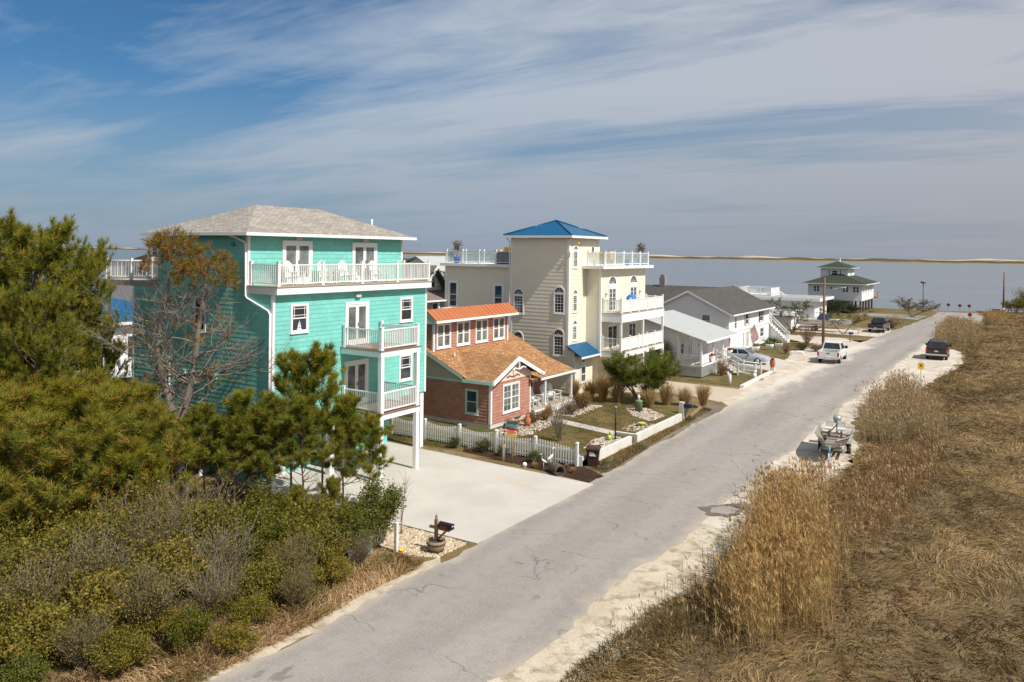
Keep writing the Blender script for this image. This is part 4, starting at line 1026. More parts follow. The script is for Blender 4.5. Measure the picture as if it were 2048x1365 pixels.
# ================================================================== houses behind
def back_gable():
    t = thing('gable_house', 'white gabled house with brown roof and balcony seen between turquoise and cream houses', 'house', (-42,56,0))
    y0 = 52.0; S = Wl('+X',-40.6)
    b = MB(); rect_walls(b, -50,-40.6,47,53.4,.1,6.6,.15); siding(b, S, 50.2,53.4,6.6,9.0,.15,.014, ext=lambda z: (51.5-(9.1-z)*.75, 51.5+(9.1-z)*.75)); b.build('wall', M['white_siding'], t)
    b = MB(); slab(b, [(-50,51.5,9.2),(-40.0,51.5,9.2),(-40.0,53.4,7.1),(-50,53.4,7.1)], .1); slab(b, [(-50,51.5,9.2),(-40.0,51.5,9.2),(-40.0,49.6,7.1),(-50,49.6,7.1)], .1)
    slab(b, [(-40.6,46.6,7.15),(-40.6,53.8,7.15),(-38.6,53.8,6.5),(-38.6,46.6,6.5)], .1); r = b.build('roof', M['brown_shingle'], t)
    b = MB()
    for s in (-1,1):
        e = 51.5+s*1.95; P = [(-39.98,51.5,9.22),(-39.98,e,7.1),(-39.98,e,6.85),(-39.98,51.5,8.95)]; b.face(P if s < 0 else P[::-1])
        b.face([(-39.9,)+p[1:] for p in (P if s < 0 else P[::-1])])
    b.box(-38.62,-38.5,46.6,53.8,6.38,6.5); b.build('barge_board', M['white'], r)
    b = MB(); b.box(-40.55,-38.8,46.8,53.6,3.95,4.1); d = b.build('balcony', M['white'], t); railing(d, (-38.9,46.9), (-38.9,53.5), 4.1, .95, mids=2)
    for y in (48.2,50.3,52.4):
        b = MB(); b.box(-38.97,-38.83,y-.07,y+.07,4.1,6.4); b.build('balcony_post', M['white'], t)
    for a in (47.6,49.6,51.6): window(t, S, a,a+.8,4.2,6.1, trim=.06)
    b = MB(); S.face(b, [(50.95,7.45),(52.05,7.45),(51.5,8.4)], .03); b.build('gable_window', M['glass'], t)
back_gable()
def back_blue():
    t = thing('pale_blue_house', 'pale blue-grey house with a light roof standing by the bay', 'house', (-62,78,0))
    b = MB(); rect_walls(b, -66,-58.6,74.8,80.5,.1,8.1,.2); siding(b, Wl('-Y',74.8), -66,-58.6,8.1,9.6,.2,.014, ext=lambda z: (-61.0-(9.65-z)*2.1,-61.0+(9.65-z)*1.7)); b.build('wall', M['white_siding'], t)
    b = MB(); slab(b, [(-61,74.3,9.7),(-61,81,9.7),(-57.9,81,8.0),(-57.9,74.3,8.0)], .12); slab(b, [(-61,74.3,9.7),(-61,81,9.7),(-66.3,81,8.0),(-66.3,74.3,8.0)], .12); b.build('roof', M['pale_metal'], t)
    window(t, Wl('-Y',74.8), -59.9,-59.2,7.0,8.0); window(t, Wl('+X',-58.6), 75.5,76.3,6.8,7.9); window(t, Wl('+X',-58.6), 77.5,78.3,6.8,7.9)
back_blue()
def back_blue_roof():
    t = thing('blue_roof_house', 'white house with a bright blue roof half hidden behind the pines', 'house', (-50,28,0))
    b = MB(); rect_walls(b, -56,-46.3,24,33,.1,5.7,.15); b.build('wall', M['white_siding'], t)
    b = MB(); hip(b, -56.5,-45.8,23.5,33.5,5.8,(-51.5,27.5,7.3),(-51.5,29.5,7.3)); r = b.build('roof', M['blue_metal'], t)
    b = MB(); eave_box(b, -56.55,-45.75,23.45,33.55,5.65,5.82,.1); b.build('fascia', M['white'], r)
    S, W_ = Wl('-Y',24.0), Wl('+X',-46.3)
    for a in (-54.5,-51,-48): window(t, S, a,a+1.0,3.4,5.0)
    for a in (25.5,28.6,31): window(t, W_, a,a+1,3.4,5.0)
    b = MB(); b.box(-46.28,-44.3,24,33,2.7,2.9); d = b.build('balcony', M['white'], t); railing(d, (-44.4,24.1), (-44.4,32.9), 2.9, .95, mids=3); railing(d, (-46.2,24.1), (-44.4,24.1), 2.9, .95, post=(False,False))
    for y in (24.1,28.5,32.9):
        b = MB(); b.box(-44.5,-44.3,y-.1,y+.1,0,2.7); b.build('balcony_post', M['white'], t)
back_blue_roof()
def back_far():
    t = thing('far_tower_house', 'distant house with a small brown hip roof left of the turquoise wall', 'house', (-62,44,0))
    b = MB(); rect_walls(b, -68.5,-61,40.5,46,.1,8.6,.2); rect_walls(b, -64.6,-62.2,41.8,44.4,8.6,11.0,.2); b.build('wall', M['white_siding'], t)
    b = MB(); hip(b, -69,-60.4,40,46.6,8.65,(-66,43.2,9.9),(-63.5,43.2,9.9)); hip(b, -65.3,-61.5,41.1,45.1,11.0,(-63.4,43.1,11.8),(-63.4,43.1,11.8)); b.build('roof', M['brown_shingle'], t)
    window(t, Wl('-Y',41.8), -63.9,-62.9,9.5,10.6); window(t, Wl('+X',-61), 42,43,6,7.4)
back_far()
# ================================================================== vegetation
def A_(px, py, dep):                                    # point seen at a photograph pixel at a given distance
    x, y = (px-1024)/F, -(py-503.5)/F; c, s = math.cos(ROLL), math.sin(ROLL); x, y = c*x-s*y, s*x+c*y
    return (dep*(x*math.cos(YAW)-math.sin(YAW)), dep*(x*math.sin(YAW)+math.cos(YAW)), H+dep*y)
NR = np.random.default_rng(11)
def unit(a): return a/np.maximum(np.linalg.norm(a, axis=-1, keepdims=True), 1e-6)
def needles(P, D, C, per, ln, wd, spread=.85, jit=.25):
    n = len(P); P = np.repeat(P, per, 0); D = np.repeat(D, per, 0); C = np.repeat(C, per, 0); N = len(P)
    d = unit(D*.6+NR.normal(0, 1, (N,3))*spread*.6); L = ln*NR.uniform(.65, 1.15, (N,1))
    s = unit(np.cross(d, NR.normal(0, 1, (N,3))))*wd*NR.uniform(.7, 1.2, (N,1))
    o = P+NR.normal(0, 1, (N,3))*.03
    V = np.stack([o-s*.5, o+s*.5, o+d*L], 1).reshape(-1, 3)
    Fc = np.arange(3*N).reshape(-1, 3)
    c = np.clip(C*(1+NR.uniform(-jit, jit, (N,1))), 0, 1)
    return V, Fc, np.repeat(c, 3, 0)
def leaves(P, C, ln, wd, per=1, spread=.1, jit=.3, up=.35):
    P = np.repeat(P, per, 0)+NR.normal(0, spread, (len(P)*per,3)); C = np.repeat(C, per, 0); N = len(P)
    d = unit(NR.normal(0,1,(N,3))+np.array([0,0,up])); s = unit(np.cross(d, NR.normal(0,1,(N,3))))
    L = ln*NR.uniform(.6,1.3,(N,1)); w = wd*NR.uniform(.7,1.2,(N,1))
    V = np.stack([P, P+d*L*.5+s*w*.5, P+d*L, P+d*L*.5-s*w*.5], 1).reshape(-1,3)
    c = np.clip(C*(1+NR.uniform(-jit, jit, (N,1))), 0, 1)
    return V, np.arange(4*N).reshape(-1,4), np.repeat(c, 4, 0)
def pick(pal, n, w=None):
    pal = np.array(pal); return pal[NR.choice(len(pal), n, p=w)]
M['needle'] = leafy('pine needles', .40, .03); M['leaf'] = leafy('shrub leaves', .34, .06); M['straw'] = leafy('dry grass blades', .25, .06, .7, .15)
M['bark'] = plain('grey brown bark', (.17,.135,.105), .95, .3, 5, 24, bstr=.5, stretch=(2,2,.6))
M['greybark'] = plain('weathered grey bark', (.20,.17,.14), .95, .3, 5, 24, bstr=.5, stretch=(2,2,.6))
M['twig'] = plain('grey twigs', (.21,.175,.125), .95, .25, 5, 24)
M['redtwig'] = plain('reddish twigs', (.21,.12,.08), .95, .25, 5, 24)
OLIVE = [(.16,.20,.024),(.225,.24,.028),(.285,.27,.036),(.115,.155,.022),(.35,.275,.05)]
def crook(r, p, d, L, k, bend, up=0):
    pts = [p.copy()]; d = d.normalized()
    for i in range(k):
        d = (d+Vector((r.uniform(-1,1),r.uniform(-1,1),r.uniform(-1,1)))*bend+Vector((0,0,up))).normalized()
        pts.append(pts[-1]+d*(L/k))
    return pts, d
def pine(seed, h, c0, spread, limbs, tw=5, tpt=3, pal=OLIVE, w=None, lean=.05, flat=.35, per=16, nl=.30, nw=.020, r0=.012, dead=0, trunkbend=.05, shape='oval'):
    """returns (wood mesh, needle mesh): trunk with limbs and side twigs, tufts of needles at the twig ends"""
    r = random.Random(seed); b = MB()
    tp, _ = crook(r, Vector((0,0,-.1)), Vector((r.uniform(-lean,lean),r.uniform(-lean,lean),1)), h*.97, 9, trunkbend, .12)
    R0 = r0*h; b.tube(tp, [R0*(1.25 if i == 0 else 1-.88*i/9) for i in range(10)], 8)
    T, D = [], []
    for i in range(limbs+dead):
        u = (i+.5)/limbs if i < limbs else r.uniform(-.6, .1)
        zz = c0+(1-c0)*max(0, u)**.9 if u > 0 else c0*(1+u*.7)
        f = min(zz, .985)*9; k = int(f); p = tp[k].lerp(tp[min(k+1,9)], f-k)
        az = i*2.4+r.uniform(-.5,.5)
        prof = (.55+.45*math.sin(math.pi*min(1,u*.9+.22))) if u > 0 else .5
        if shape == 'cone': prof = max(.3, 1.0-.55*max(0,u))*r.uniform(.6,1.25)
        elif shape == 'round': prof = .75+.25*math.sin(math.pi*max(0,u)) if u < .8 else .75+.25*math.sin(math.pi*.8)-(u-.8)*1.1
        elif u > .8: prof *= 1-(u-.8)*1.9
        L = spread*prof*r.uniform(.75,1.15)
        d = Vector((math.cos(az), math.sin(az), flat*r.uniform(.2,1.4)+max(0,u)*.7))
        lp, ld = crook(r, p, d, L, 5, .16, .05)
        rb = max(.012, R0*.42*(1-.6*max(0,u))); b.tube(lp, [rb*(1-.82*j/5) for j in range(6)], 5, False)
        if u > 0: T.append(lp[-1]); D.append(ld)
        for q in range(tw):
            s = r.uniform(.28,1)*5; k = min(4,int(s)); sp = lp[k].lerp(lp[k+1], s-k)
            sdv = ld+Vector((r.uniform(-1,1),r.uniform(-1,1),r.uniform(-.35,.9)))*.9
            tl = L*r.uniform(.18,.42)
            sp2, sdd = crook(r, sp, sdv, tl, 3, .2, .1); b.tube(sp2, [rb*.35,rb*.28,rb*.2,rb*.12], 3, False)
            if u <= 0: continue
            for e in range(tpt):
                t = r.uniform(.35,1)*3; kk = min(2,int(t)); T.append(sp2[kk].lerp(sp2[kk+1], t-kk)); D.append(sdd+Vector((0,0,.35)))
    T = np.array(T); D = np.array(D)
    C = pick(pal, len(T), w)
    V, Fc, c = needles(T, D, C, per, nl, nw)
    return b.mesh('trunk', M['bark']), npmesh('crown', V, Fc, M['needle'], c)
def plant(name, label, cat, me_list, loc, rz=0, s=1, group=None):
    t = thing(name, label, cat, loc, rz, group, world=False); t.scale = s if hasattr(s,'__len__') else (s,)*3
    for nm, me in me_list: link(nm, me, t)
    return t
YOUNG = [pine(s, 6, .36, 1.5, 36, 7, 4, per=17, nl=.31, nw=.023, r0=.009, dead=9, flat=.6, shape='cone') for s in (1,2,3)]
BUSHY = [pine(s, 4.6, .10, 1.9, 38, 8, 4, pal=OLIVE+[(.40,.28,.05),(.42,.20,.07)], w=[.14,.24,.24,.08,.16,.10,.04], per=16, nl=.34, nw=.024, r0=.012, flat=.5) for s in (4,5)]
BIG = [pine(s, 11, .40, 3.2, 66, 14, 5, per=15, nl=.35, nw=.026, r0=.014, flat=.35, dead=12, shape='round') for s in (6,7)]
def at_depth(px, ytop, dep):
    p = A_(px, ytop, dep); return (p[0], p[1], 0), p[2]
def pines(lst, meshes, h0, name, group=None):
    for i, (px, yt, dep, v, lab, sq) in enumerate(lst):
        loc, z = at_depth(px, yt, dep); k = z/h0
        plant(name, lab, 'tree', (('trunk', meshes[v][0]), ('crown', meshes[v][1])), loc, i*1.9, (k*sq, k*sq, k), group)
pines([(40,500,34.0,0,'tallest dense pine, its rounded crown breaking the skyline at the left edge',.98),
       (-80,520,33.0,1,'dense tall pine cut off by the left edge of the photo',.9),
       (125,540,35.0,1,'tall pine leaning its side branches towards the white and blue house',.75),
       (-20,600,36.5,0,'tall pine behind the tallest one, mostly hidden by its crown',.8),
       (80,620,32.0,1,'tall pine in front of the tallest one, its crown ragged and lower',.8)], BIG, 11, 'pine_tree')
pines([(585,716,31.9,0,'slim young pine, left of the two standing before the turquoise front wall',.95),
       (648,706,32.2,1,'slim young pine, right of the two standing before the turquoise front wall',.95),
       (735,838,31.2,2,'young pine nearest the lower balcony of the turquoise house',1.15),
       (688,800,31.0,0,'young pine between the slim pair and the lower balcony',1.1),
       (612,800,30.8,2,'young pine growing just in front of the slim pair',1.2),
       (545,800,30.6,1,'young pine below the gutter pipe of the turquoise house',1.25),
       (470,792,30.2,0,'olive pine with a dead brown top right of the bare pine',1.15),
       (415,815,31.0,2,'olive pine close to the right side of the bare pine trunk',1.1)], YOUNG, 6, 'young_pine')
for px, yt, dep in ((500,850,31.5),(445,850,31.8),(520,830,31.7),(380,840,32.0),(290,800,32.5),(240,770,33.2),(190,760,33.6)):
    pines([(px,yt,dep,rng.randrange(3),'thin young pine crowded into the thicket along the turquoise side wall',1.2)], YOUNG, 6, 'young_pine', 'thin pines beside the turquoise wall')
for i, (px, yt, dep) in enumerate(((20,800,28.5),(120,790,29.5),(215,800,29),(290,835,28.5),(70,850,26.5),(180,860,27),(-40,830,27),(250,900,27.2),(40,770,31),(170,770,31),(270,790,31))):
    pines([(px,yt,dep,i%2,'bushy yellow-green pine in the thicket under the tall pines',1.1)], BUSHY, 4.6, 'bushy_pine', 'bushy pines in the thicket')
# the half-dead pine with two stems and a rusty tuft of needles at the top
def bare_pine():
    r = random.Random(21); b = MB(); T, D = [], []
    def twigs(p, d, L, rad, lev):
        pts, dd = crook(r, p, d, L, 5 if lev < 2 else 4, .24 if lev else .16, .05)
        m = len(pts); b.tube(pts, [rad*(1-.75*j/(m-1)) for j in range(m)], (6,5,4,3)[min(lev,3)], False)
        if lev >= 3: return
        for q in range((8,8,6)[lev]):
            s = r.uniform(.22,1)*(m-1); k = min(m-2,int(s)); sp = pts[k].lerp(pts[k+1], s-k)
            nd = dd*.75+Vector((r.uniform(-1,1),r.uniform(-1,1),r.uniform(-.5,.9)))*.85
            twigs(sp, nd, L*r.uniform(.35,.6), max(.007, rad*.42), lev+1)
    stems = []
    base = Vector((0,0,0))
    low, _ = crook(r, Vector((0,0,-.1)), Vector((.02,.03,1)), 3.4, 5, .04); b.tube(low, [.27,.24,.22,.21,.2,.19], 10, False)
    A1 = [low[-1], Vector((-.45,.15,4.6)), Vector((-.75,.1,6.0)), Vector((-.7,.25,7.6)), Vector((-.3,.2,9.0)), Vector((-.2,.3,10.3))]
    A2 = [low[-1]-Vector((0,0,.5)), Vector((.55,.1,4.2)), Vector((.75,.2,5.6)), Vector((.95,.1,7.2)), Vector((1.15,.2,8.6)), Vector((1.2,.1,9.6))]
    for st in (A1, A2):
        b.tube(st, [.17,.15,.13,.10,.07,.04], 8, False)
        for i in range(30):
            s = r.uniform(.1,5); k = min(4,int(s)); p = st[k].lerp(st[k+1], s-k); az = i*2.4+r.uniform(-.4,.4)
            d = Vector((math.cos(az), math.sin(az), r.uniform(.0,.75)))
            twigs(p, d, (3.3 if p.z < 7 else (1.9 if p.z < 8.2 else .8))*r.uniform(.6,1.1), .042 if p.z < 8 else .03, 1)
        for q in range(150):
            a = r.uniform(0,6.28); rr_ = r.uniform(0,1)**.5*1.25
            T.append((st[-1].x+rr_*math.cos(a), st[-1].y+rr_*math.sin(a), st[-1].z+.55*(1-rr_*rr_)+r.uniform(-.9,.2))); D.append((math.cos(a)*.6, math.sin(a)*.6, .8))
    for i in range(5):                                   # long dead limbs low down
        az = r.uniform(0,6.28); twigs(low[-1]+Vector((0,0,r.uniform(-1.6,.3))), Vector((math.cos(az),math.sin(az),.15)), 2.2, .06, 1)
    for i in range(60):
        T.append((r.uniform(-2.8,2.4), r.uniform(-2,2), r.uniform(4.5,7.5))); D.append((0,0,1))
    T = np.array(T); C = pick([(.31,.16,.05),(.25,.165,.045),(.19,.175,.03),(.36,.20,.07)], len(T), [.28,.25,.32,.15])
    V, Fc, c = needles(T, np.array(D), C, 22, .32, .026)
    loc, z = at_depth(352, 478, 33.0)
    t = thing('bare_pine', 'half-dead pine with bare grey limbs and a rusty brown top beside the turquoise wall', 'tree', loc, R(32.5), None, world=False); t.scale = (z/10.6,)*3
    link('trunk', b.mesh('trunk', M['greybark']), t); link('crown', npmesh('crown', V, Fc, M['needle'], c), t)
bare_pine()
# shrubs -----------------------------------------------------------------------------
def shrub(seed, w, h, n, pal, wt=None, ln=.10, wd=.052, stems=26, m='twig', dome=True):
    r = random.Random(seed); b = MB(); P = []
    for i in range(stems):
        a = r.uniform(0,6.28); rr_ = r.uniform(.1,1)**.6
        tip = Vector((math.cos(a)*w*.5*rr_, math.sin(a)*w*.5*rr_, h*(1-.45*rr_**2)*r.uniform(.72,1.02)))
        p0 = Vector((math.cos(a)*.12*w*rr_, math.sin(a)*.12*w*rr_, 0))
        pts = [p0, p0.lerp(tip,.35)+Vector((0,0,.1*h)), p0.lerp(tip,.7)+Vector((r.uniform(-.08,.08),r.uniform(-.08,.08),.06*h)), tip]
        b.tube(pts, [.018,.013,.009,.005], 3, False)
        for q in range(n//stems):
            s = r.uniform(.9,3); k = min(2,int(s)); p = pts[k].lerp(pts[k+1], s-k)
            P.append(p+Vector((r.gauss(0,.13*w/2),r.gauss(0,.13*w/2),r.gauss(0,.10*h/2))))
    P = np.array(P); P[:,2] = np.maximum(P[:,2], .05)
    V, Fc, c = leaves(P, pick(pal, len(P), wt), ln, wd, 2, .05)
    return b.mesh('stems', M[m]), npmesh('foliage', V, Fc, M['leaf'], c)
def twiggy(seed, w, h, stems=40, sub=7, m='twig', leaf=0, pal=None, thick=.011, ln=.07):
    r = random.Random(seed); b = MB(); P = []
    for i in range(stems):
        a = r.uniform(0,6.28); tilt = r.uniform(.05,1)*w/h*.55
        pts, d = crook(r, Vector((r.uniform(-.1,.1),r.uniform(-.1,.1),0)), Vector((math.cos(a)*tilt, math.sin(a)*tilt, 1)), h*r.uniform(.6,1.0), 4, .1)
        b.tube(pts, [thick*1.5,thick*1.1,thick*.8,thick*.6,thick*.4], 3, False)
        for q in range(sub):
            s = r.uniform(.9,4); k = min(3,int(s)); p = pts[k].lerp(pts[k+1], s-k)
            t2, _ = crook(r, p, d+Vector((r.uniform(-1,1),r.uniform(-1,1),r.uniform(-.2,.8)))*.8, h*r.uniform(.14,.32), 2, .15)
            b.tube(t2, [thick*.6,thick*.45,thick*.3], 3, False); P.append(t2[-1]); P.append(t2[1])
    out = [('stems', b.mesh('stems', M[m]))]
    if leaf:
        P = np.array(P); V, Fc, c = leaves(P, pick(pal, len(P)), ln, ln*.5, leaf, .09); out.append(('foliage', npmesh('foliage', V, Fc, M['leaf'], c)))
    return out
MYR = [(.135,.14,.022),(.19,.175,.026),(.10,.105,.018),(.25,.20,.035),(.28,.20,.06)]
GREEN = [(.095,.12,.02),(.14,.15,.022),(.20,.185,.028),(.065,.085,.016)]
SH = [shrub(31,2.3,2.2,3400,MYR,[.3,.27,.2,.15,.08]), shrub(32,2.0,2.5,3400,GREEN), shrub(33,2.5,1.9,3400,MYR,[.2,.25,.1,.25,.2])]
TWG = [twiggy(34,2.2,2.0,54,9,leaf=1,pal=MYR), twiggy(35,2.6,1.9,66,9,leaf=4,pal=[(.17,.15,.04),(.24,.18,.06),(.13,.12,.03)])]
def at_ground(px, py, z=0):
    d = A_(px, py, 1.0); t = (z-H)/(d[2]-H); return (d[0]*t, d[1]*t, z)
def sh(px, ytop, dep, kind, lab, s=1.0, group=None, name='shrub', sq=1.0, h0=None):
    p = A_(px, ytop, dep); hh = (2.1,2.35,1.85,1.95,1.9)[kind]; k = p[2]/hh
    me = ([('stems',SH[kind][0]),('foliage',SH[kind][1])] if kind < 3 else TWG[kind-3])
    return plant(name, lab, 'shrub', me, (p[0],p[1],0), rng.uniform(0,6.28), (k*sq,k*sq,k), group)
sh(758,955,28.2,1,'dense dark green bush at the thicket end beside the white marker post',1,sq=1.0)
sh(700,1000,27.4,0,'olive bush left of the dark green one, above the green utility box')
pines([(668,965,28.6,0,'small bright green pine right of two low ones below the slim young pines',.8),(592,985,28.2,1,'small bright green pine left of two low ones below the slim young pines',.8),(505,1030,26.6,0,'small yellow-green pine between the two round grey bushes and the road',.75)], BUSHY, 4.6, 'small_pine')
pines([(222,665,36.2,1,'pine half hiding the white and blue house, left of the bare pine',.62)], BIG, 11, 'pine_tree')
sh(350,1065,25.6,3,'grey twiggy bush, left of two round grey ones in the thicket')
sh(480,1068,25.8,3,'grey twiggy bush, right of two round grey ones in the thicket')
sh(215,1120,22.6,4,'broad grey-brown bush with pale bare stems low at the left',sq=1.35)
sh(90,1090,23.0,4,'broad grey-brown bush near the bottom left corner',sq=1.3)
sh(545,1150,23.6,0,'leafy olive bush nearest the road edge')
sh(470,1240,20.4,2,'small leafy bush standing in the straw by the road',sq=1.0)
sh(330,1215,21.2,2,'small olive bush near the bottom behind the straw verge')
K = 0
for (px, yt, dep) in ((20,1000,25.5),(100,985,26.3),(180,1010,25.8),(260,1010,25.6),(310,1040,26),(455,1030,26.4),(600,1060,25.8),(400,1120,23.8),(300,1130,23.4),(150,1060,24.2),(30,1100,22.5),(640,1100,25.8),
                      (560,1080,25.0),(430,1180,22.2),(250,1200,21.6),(130,1180,21.4),(20,1190,20.8),(320,960,28.5),(220,970,27.8),(120,950,28.0),(30,950,27.5),(-30,1050,24),(-20,1150,21.5),):
    K += 1; kd = (0,1,2,0,2,1,0,4,1,2,0)[K%11]
    if kd < 3: sh(px,yt,dep,kd,'leafy olive shrub packed into the wild thicket left of the driveway',group='leafy shrubs in the thicket')
    else: sh(px,yt,dep,kd,'thin twiggy shrub packed into the wild thicket left of the driveway',group='twiggy shrubs in the thicket')
for i, (x, y, hh) in enumerate(((-18.9,19.9,1.7),(-19.0,18.3,1.7),(-18.6,17.0,1.5),(-18.4,15.6,1.5),(-18.9,14.2,1.7),(-19.6,12.8,1.8),(-20.6,11.6,1.9),(-21.9,11.0,2.0),(-20.3,19.2,2.1),(-20.4,17.4,2.1),(-20.2,15.6,2.0),(-20.9,14.0,2.0),(-22.1,12.6,2.2),(-23.6,12.2,2.3),(-21.8,18.6,2.3),(-22.0,16.6,2.3),(-22.4,14.9,2.3),(-23.9,14.0,2.4),(-23.6,17.2,2.5),(-24.2,15.6,2.5),(-20.4,10.2,1.6),(-19.3,10.9,1.3),(-21.6,9.7,1.8),(-18.9,9.3,1.2),(-18.1,19.3,1.2),(-17.8,17.8,1.0),(-17.6,16.2,1.1),(-17.6,14.6,1.0),(-17.9,12.9,1.2),(-18.3,11.3,1.2))):
    kd = (1,0,4,0,3,4,2,4,0,1,3,2,4,0)[i%14]; k = hh/(2.1,2.35,1.85,1.95,1.9)[kd]
    me = ([('stems',SH[kd][0]),('foliage',SH[kd][1])] if kd < 3 else TWG[kd-3])
    plant('shrub', 'leafy olive shrub packed into the wild thicket left of the driveway' if kd < 3 else 'thin twiggy shrub packed into the wild thicket left of the driveway', 'shrub', me, (x,y,0), i*1.3, (k*1.1,k*1.1,k), 'leafy shrubs in the thicket' if kd < 3 else 'twiggy shrubs in the thicket')
# bare sapling on the gravel
sap = twiggy(41, .9, 2.4, 3, 12, m='redtwig', thick=.012)
plant('sapling', 'thin leafless sapling on the gravel beside the concrete driveway', 'tree', sap, (-18.95,22.4,0), 0, .85)
# cream house pine and other single trees
def low_pine(seed, h, stems, spread, pal, per=15, clumps=30, w=None):
    r = random.Random(seed); b = MB(); T, D = [], []
    for i in range(stems):
        az = i*6.28/stems+r.uniform(-.4,.4); tl = r.uniform(.35,1.0)
        pts, d = crook(r, Vector((r.uniform(-.1,.1),r.uniform(-.1,.1),-.05)), Vector((math.cos(az)*tl, math.sin(az)*tl, 1)), h*r.uniform(.75,.95), 6, .16, .03)
        b.tube(pts, [.09,.075,.06,.05,.04,.03,.02], 6, False)
        for q in range(clumps):
            s = r.uniform(2.4,6); k = min(5,int(s)); p = pts[k].lerp(pts[k+1], s-k)
            a2 = r.uniform(0,6.28); L = spread*r.uniform(.25,1)
            t2, d2 = crook(r, p, Vector((math.cos(a2), math.sin(a2), r.uniform(.1,.8))), L, 3, .2, .05)
            b.tube(t2, [.025,.018,.012,.008], 3, False)
            for e in range(6): T.append(t2[3].lerp(t2[1], r.uniform(0,.8))+Vector((r.gauss(0,.1),r.gauss(0,.1),r.gauss(.05,.1)))); D.append(d2+Vector((0,0,.5)))
    T = np.array(T); C = pick(pal, len(T), w)
    V, Fc, c = needles(T, np.array(D), C, per, .26, .022)
    return b.mesh('trunk', M['bark']), npmesh('crown', V, Fc, M['needle'], c)
lp = low_pine(51, 3.3, 5, 1.25, [(.11,.16,.022),(.16,.195,.026),(.22,.225,.032),(.08,.115,.018)], clumps=52, per=20)
plant('ornamental_pine', 'broad multi-stemmed green pine on the lawn before the cream tower house', 'tree', (('trunk',lp[0]),('crown',lp[1])), (-21.3,49.8,.25), .6, (1.15,1.15,1.12))
cp = low_pine(52, 4.6, 2, 2.0, [(.10,.11,.02),(.15,.14,.025),(.07,.08,.018)], clumps=26, per=20)
plant('wind_bent_pine', 'wind-bent pine with flat tiers in front of the flat-roofed house', 'tree', (('trunk',cp[0]),('crown',cp[1])), (-25.6,110.6,0), 2.2, (1.3,1.3,1.0))
plant('wind_bent_pine', 'small leaning pine with airy crown in front of the trailered boat', 'tree', (('trunk',cp[0]),('crown',cp[1])), (-19.4,112.4,0), .4, (1.1,1.1,.72))
dt = low_pine(53, 4.2, 4, 1.5, [(.14,.12,.04),(.18,.13,.05),(.10,.085,.03)], clumps=30, per=12)
plant('rounded_tree', 'rounded sparse tree standing alone by the end of the road', 'tree', (('trunk',dt[0]),('crown',dt[1])), (-15.4,151.8,0), 1.1, (1.25,1.25,1.02))
sh_big = shrub(55, 2.0, 3.4, 3600, [(.03,.055,.014),(.045,.075,.016),(.02,.035,.01)], stems=60, ln=.09)
plant('evergreen_bush', 'tall dark green egg-shaped bush at the corner of the porch cottage', 'shrub', (('stems',sh_big[0]),('foliage',sh_big[1])), (-25.3,63.6,0), 0, (1.0,1.0,1.03))
plant('evergreen_bush', 'broad dark green bush in front of the stilt house', 'shrub', (('stems',sh_big[0]),('foliage',sh_big[1])), (-28.4,152.5,0), 1, (3.0,2.2,.85))
plant('evergreen_bush', 'dark green bush under the stilts, smaller than the broad one', 'shrub', (('stems',sh_big[0]),('foliage',sh_big[1])), (-25.2,154.0,0), 2, (1.2,1.2,.6))
rt = twiggy(56, 2.4, 2.0, 34, 10, m='redtwig', leaf=1, pal=[(.22,.11,.05),(.16,.10,.05)], thick=.014)
plant('red_twig_shrub', 'reddish leafless shrub on the lawn behind the white pickup', 'shrub', rt, (-20.8,96.8,0), 0, 1.15)
plant('red_twig_shrub', 'purple-brown rounded shrub below the white porch steps', 'shrub', rt, (-21.3,67.0,0), 1, (.8,.8,.8))
plant('red_twig_shrub', 'brown leafless shrub among the stones by the cul-de-sac lot', 'shrub', rt, (-15.5,126.5,0), 2, (1.6,2.0,.8))
plant('red_twig_shrub', 'bare brown shrub on the small lawn beside the grey sedan', 'shrub', rt, (-20.6,86.2,0), 4, (.7,.7,.65))
cm_ = twiggy(57, 1.7, 2.6, 22, 8, m='twig', thick=.016)
plant('crape_myrtle', 'leafless upright shrub on the lawn behind the picket fence', 'shrub', cm_, (-20.6,37.3,.3), 0, .95)
hb = shrub(58, 1.0, .62, 900, [(.15,.085,.035),(.20,.11,.04),(.11,.07,.03)], stems=30, ln=.05, wd=.03)
for x, y, l, s in ((-24.3,38.3,'clipped brown bush left of the cottage window',1.0),(-24.1,40.3,'clipped brown bush under the cottage window',1.1),(-23.9,41.4,'clipped brown bush beside the cottage steps',.95),(-23.5,43.9,'brown bush beside the white porch skirt',1.2),(-23.8,45.9,'tall brown bush at the right porch post',1.6)):
    plant('clipped_bush', l, 'shrub', (('stems',hb[0]),('foliage',hb[1])), (x,y,.3), x, s)
gb = shrub(59, 1.0, .7, 800, [(.04,.06,.014),(.06,.08,.018),(.09,.10,.02)], stems=30, ln=.06, wd=.03)
for x, y, l, s in ((-20.0,33.75,'dark green bush by the picket fence post nearest the road',.95),(-22.1,33.9,'green bush behind the white bollard in the mulch bed',.8),(-23.3,34.0,'low green bush in the mulch bed right of the fence post',1.05),(-25.0,33.9,'low green bush where the mulch bed meets the grass',.9)):
    plant('green_bush', l, 'shrub', (('stems',gb[0]),('foliage',gb[1])), (x,y,.02), x, s)
plant('low_hedge', 'low dark hedge in front of the white pickup', 'shrub', (('stems',gb[0]),('foliage',gb[1])), (-19.9,90.6,0), 0, (2.0,1.6,1.3))
plant('low_hedge', 'low brown-green hedge at the foot of the wooden lamp pole', 'shrub', (('stems',hb[0]),('foliage',hb[1])), (-18.3,90.2,0), 0, (2.0,1.6,1.5))
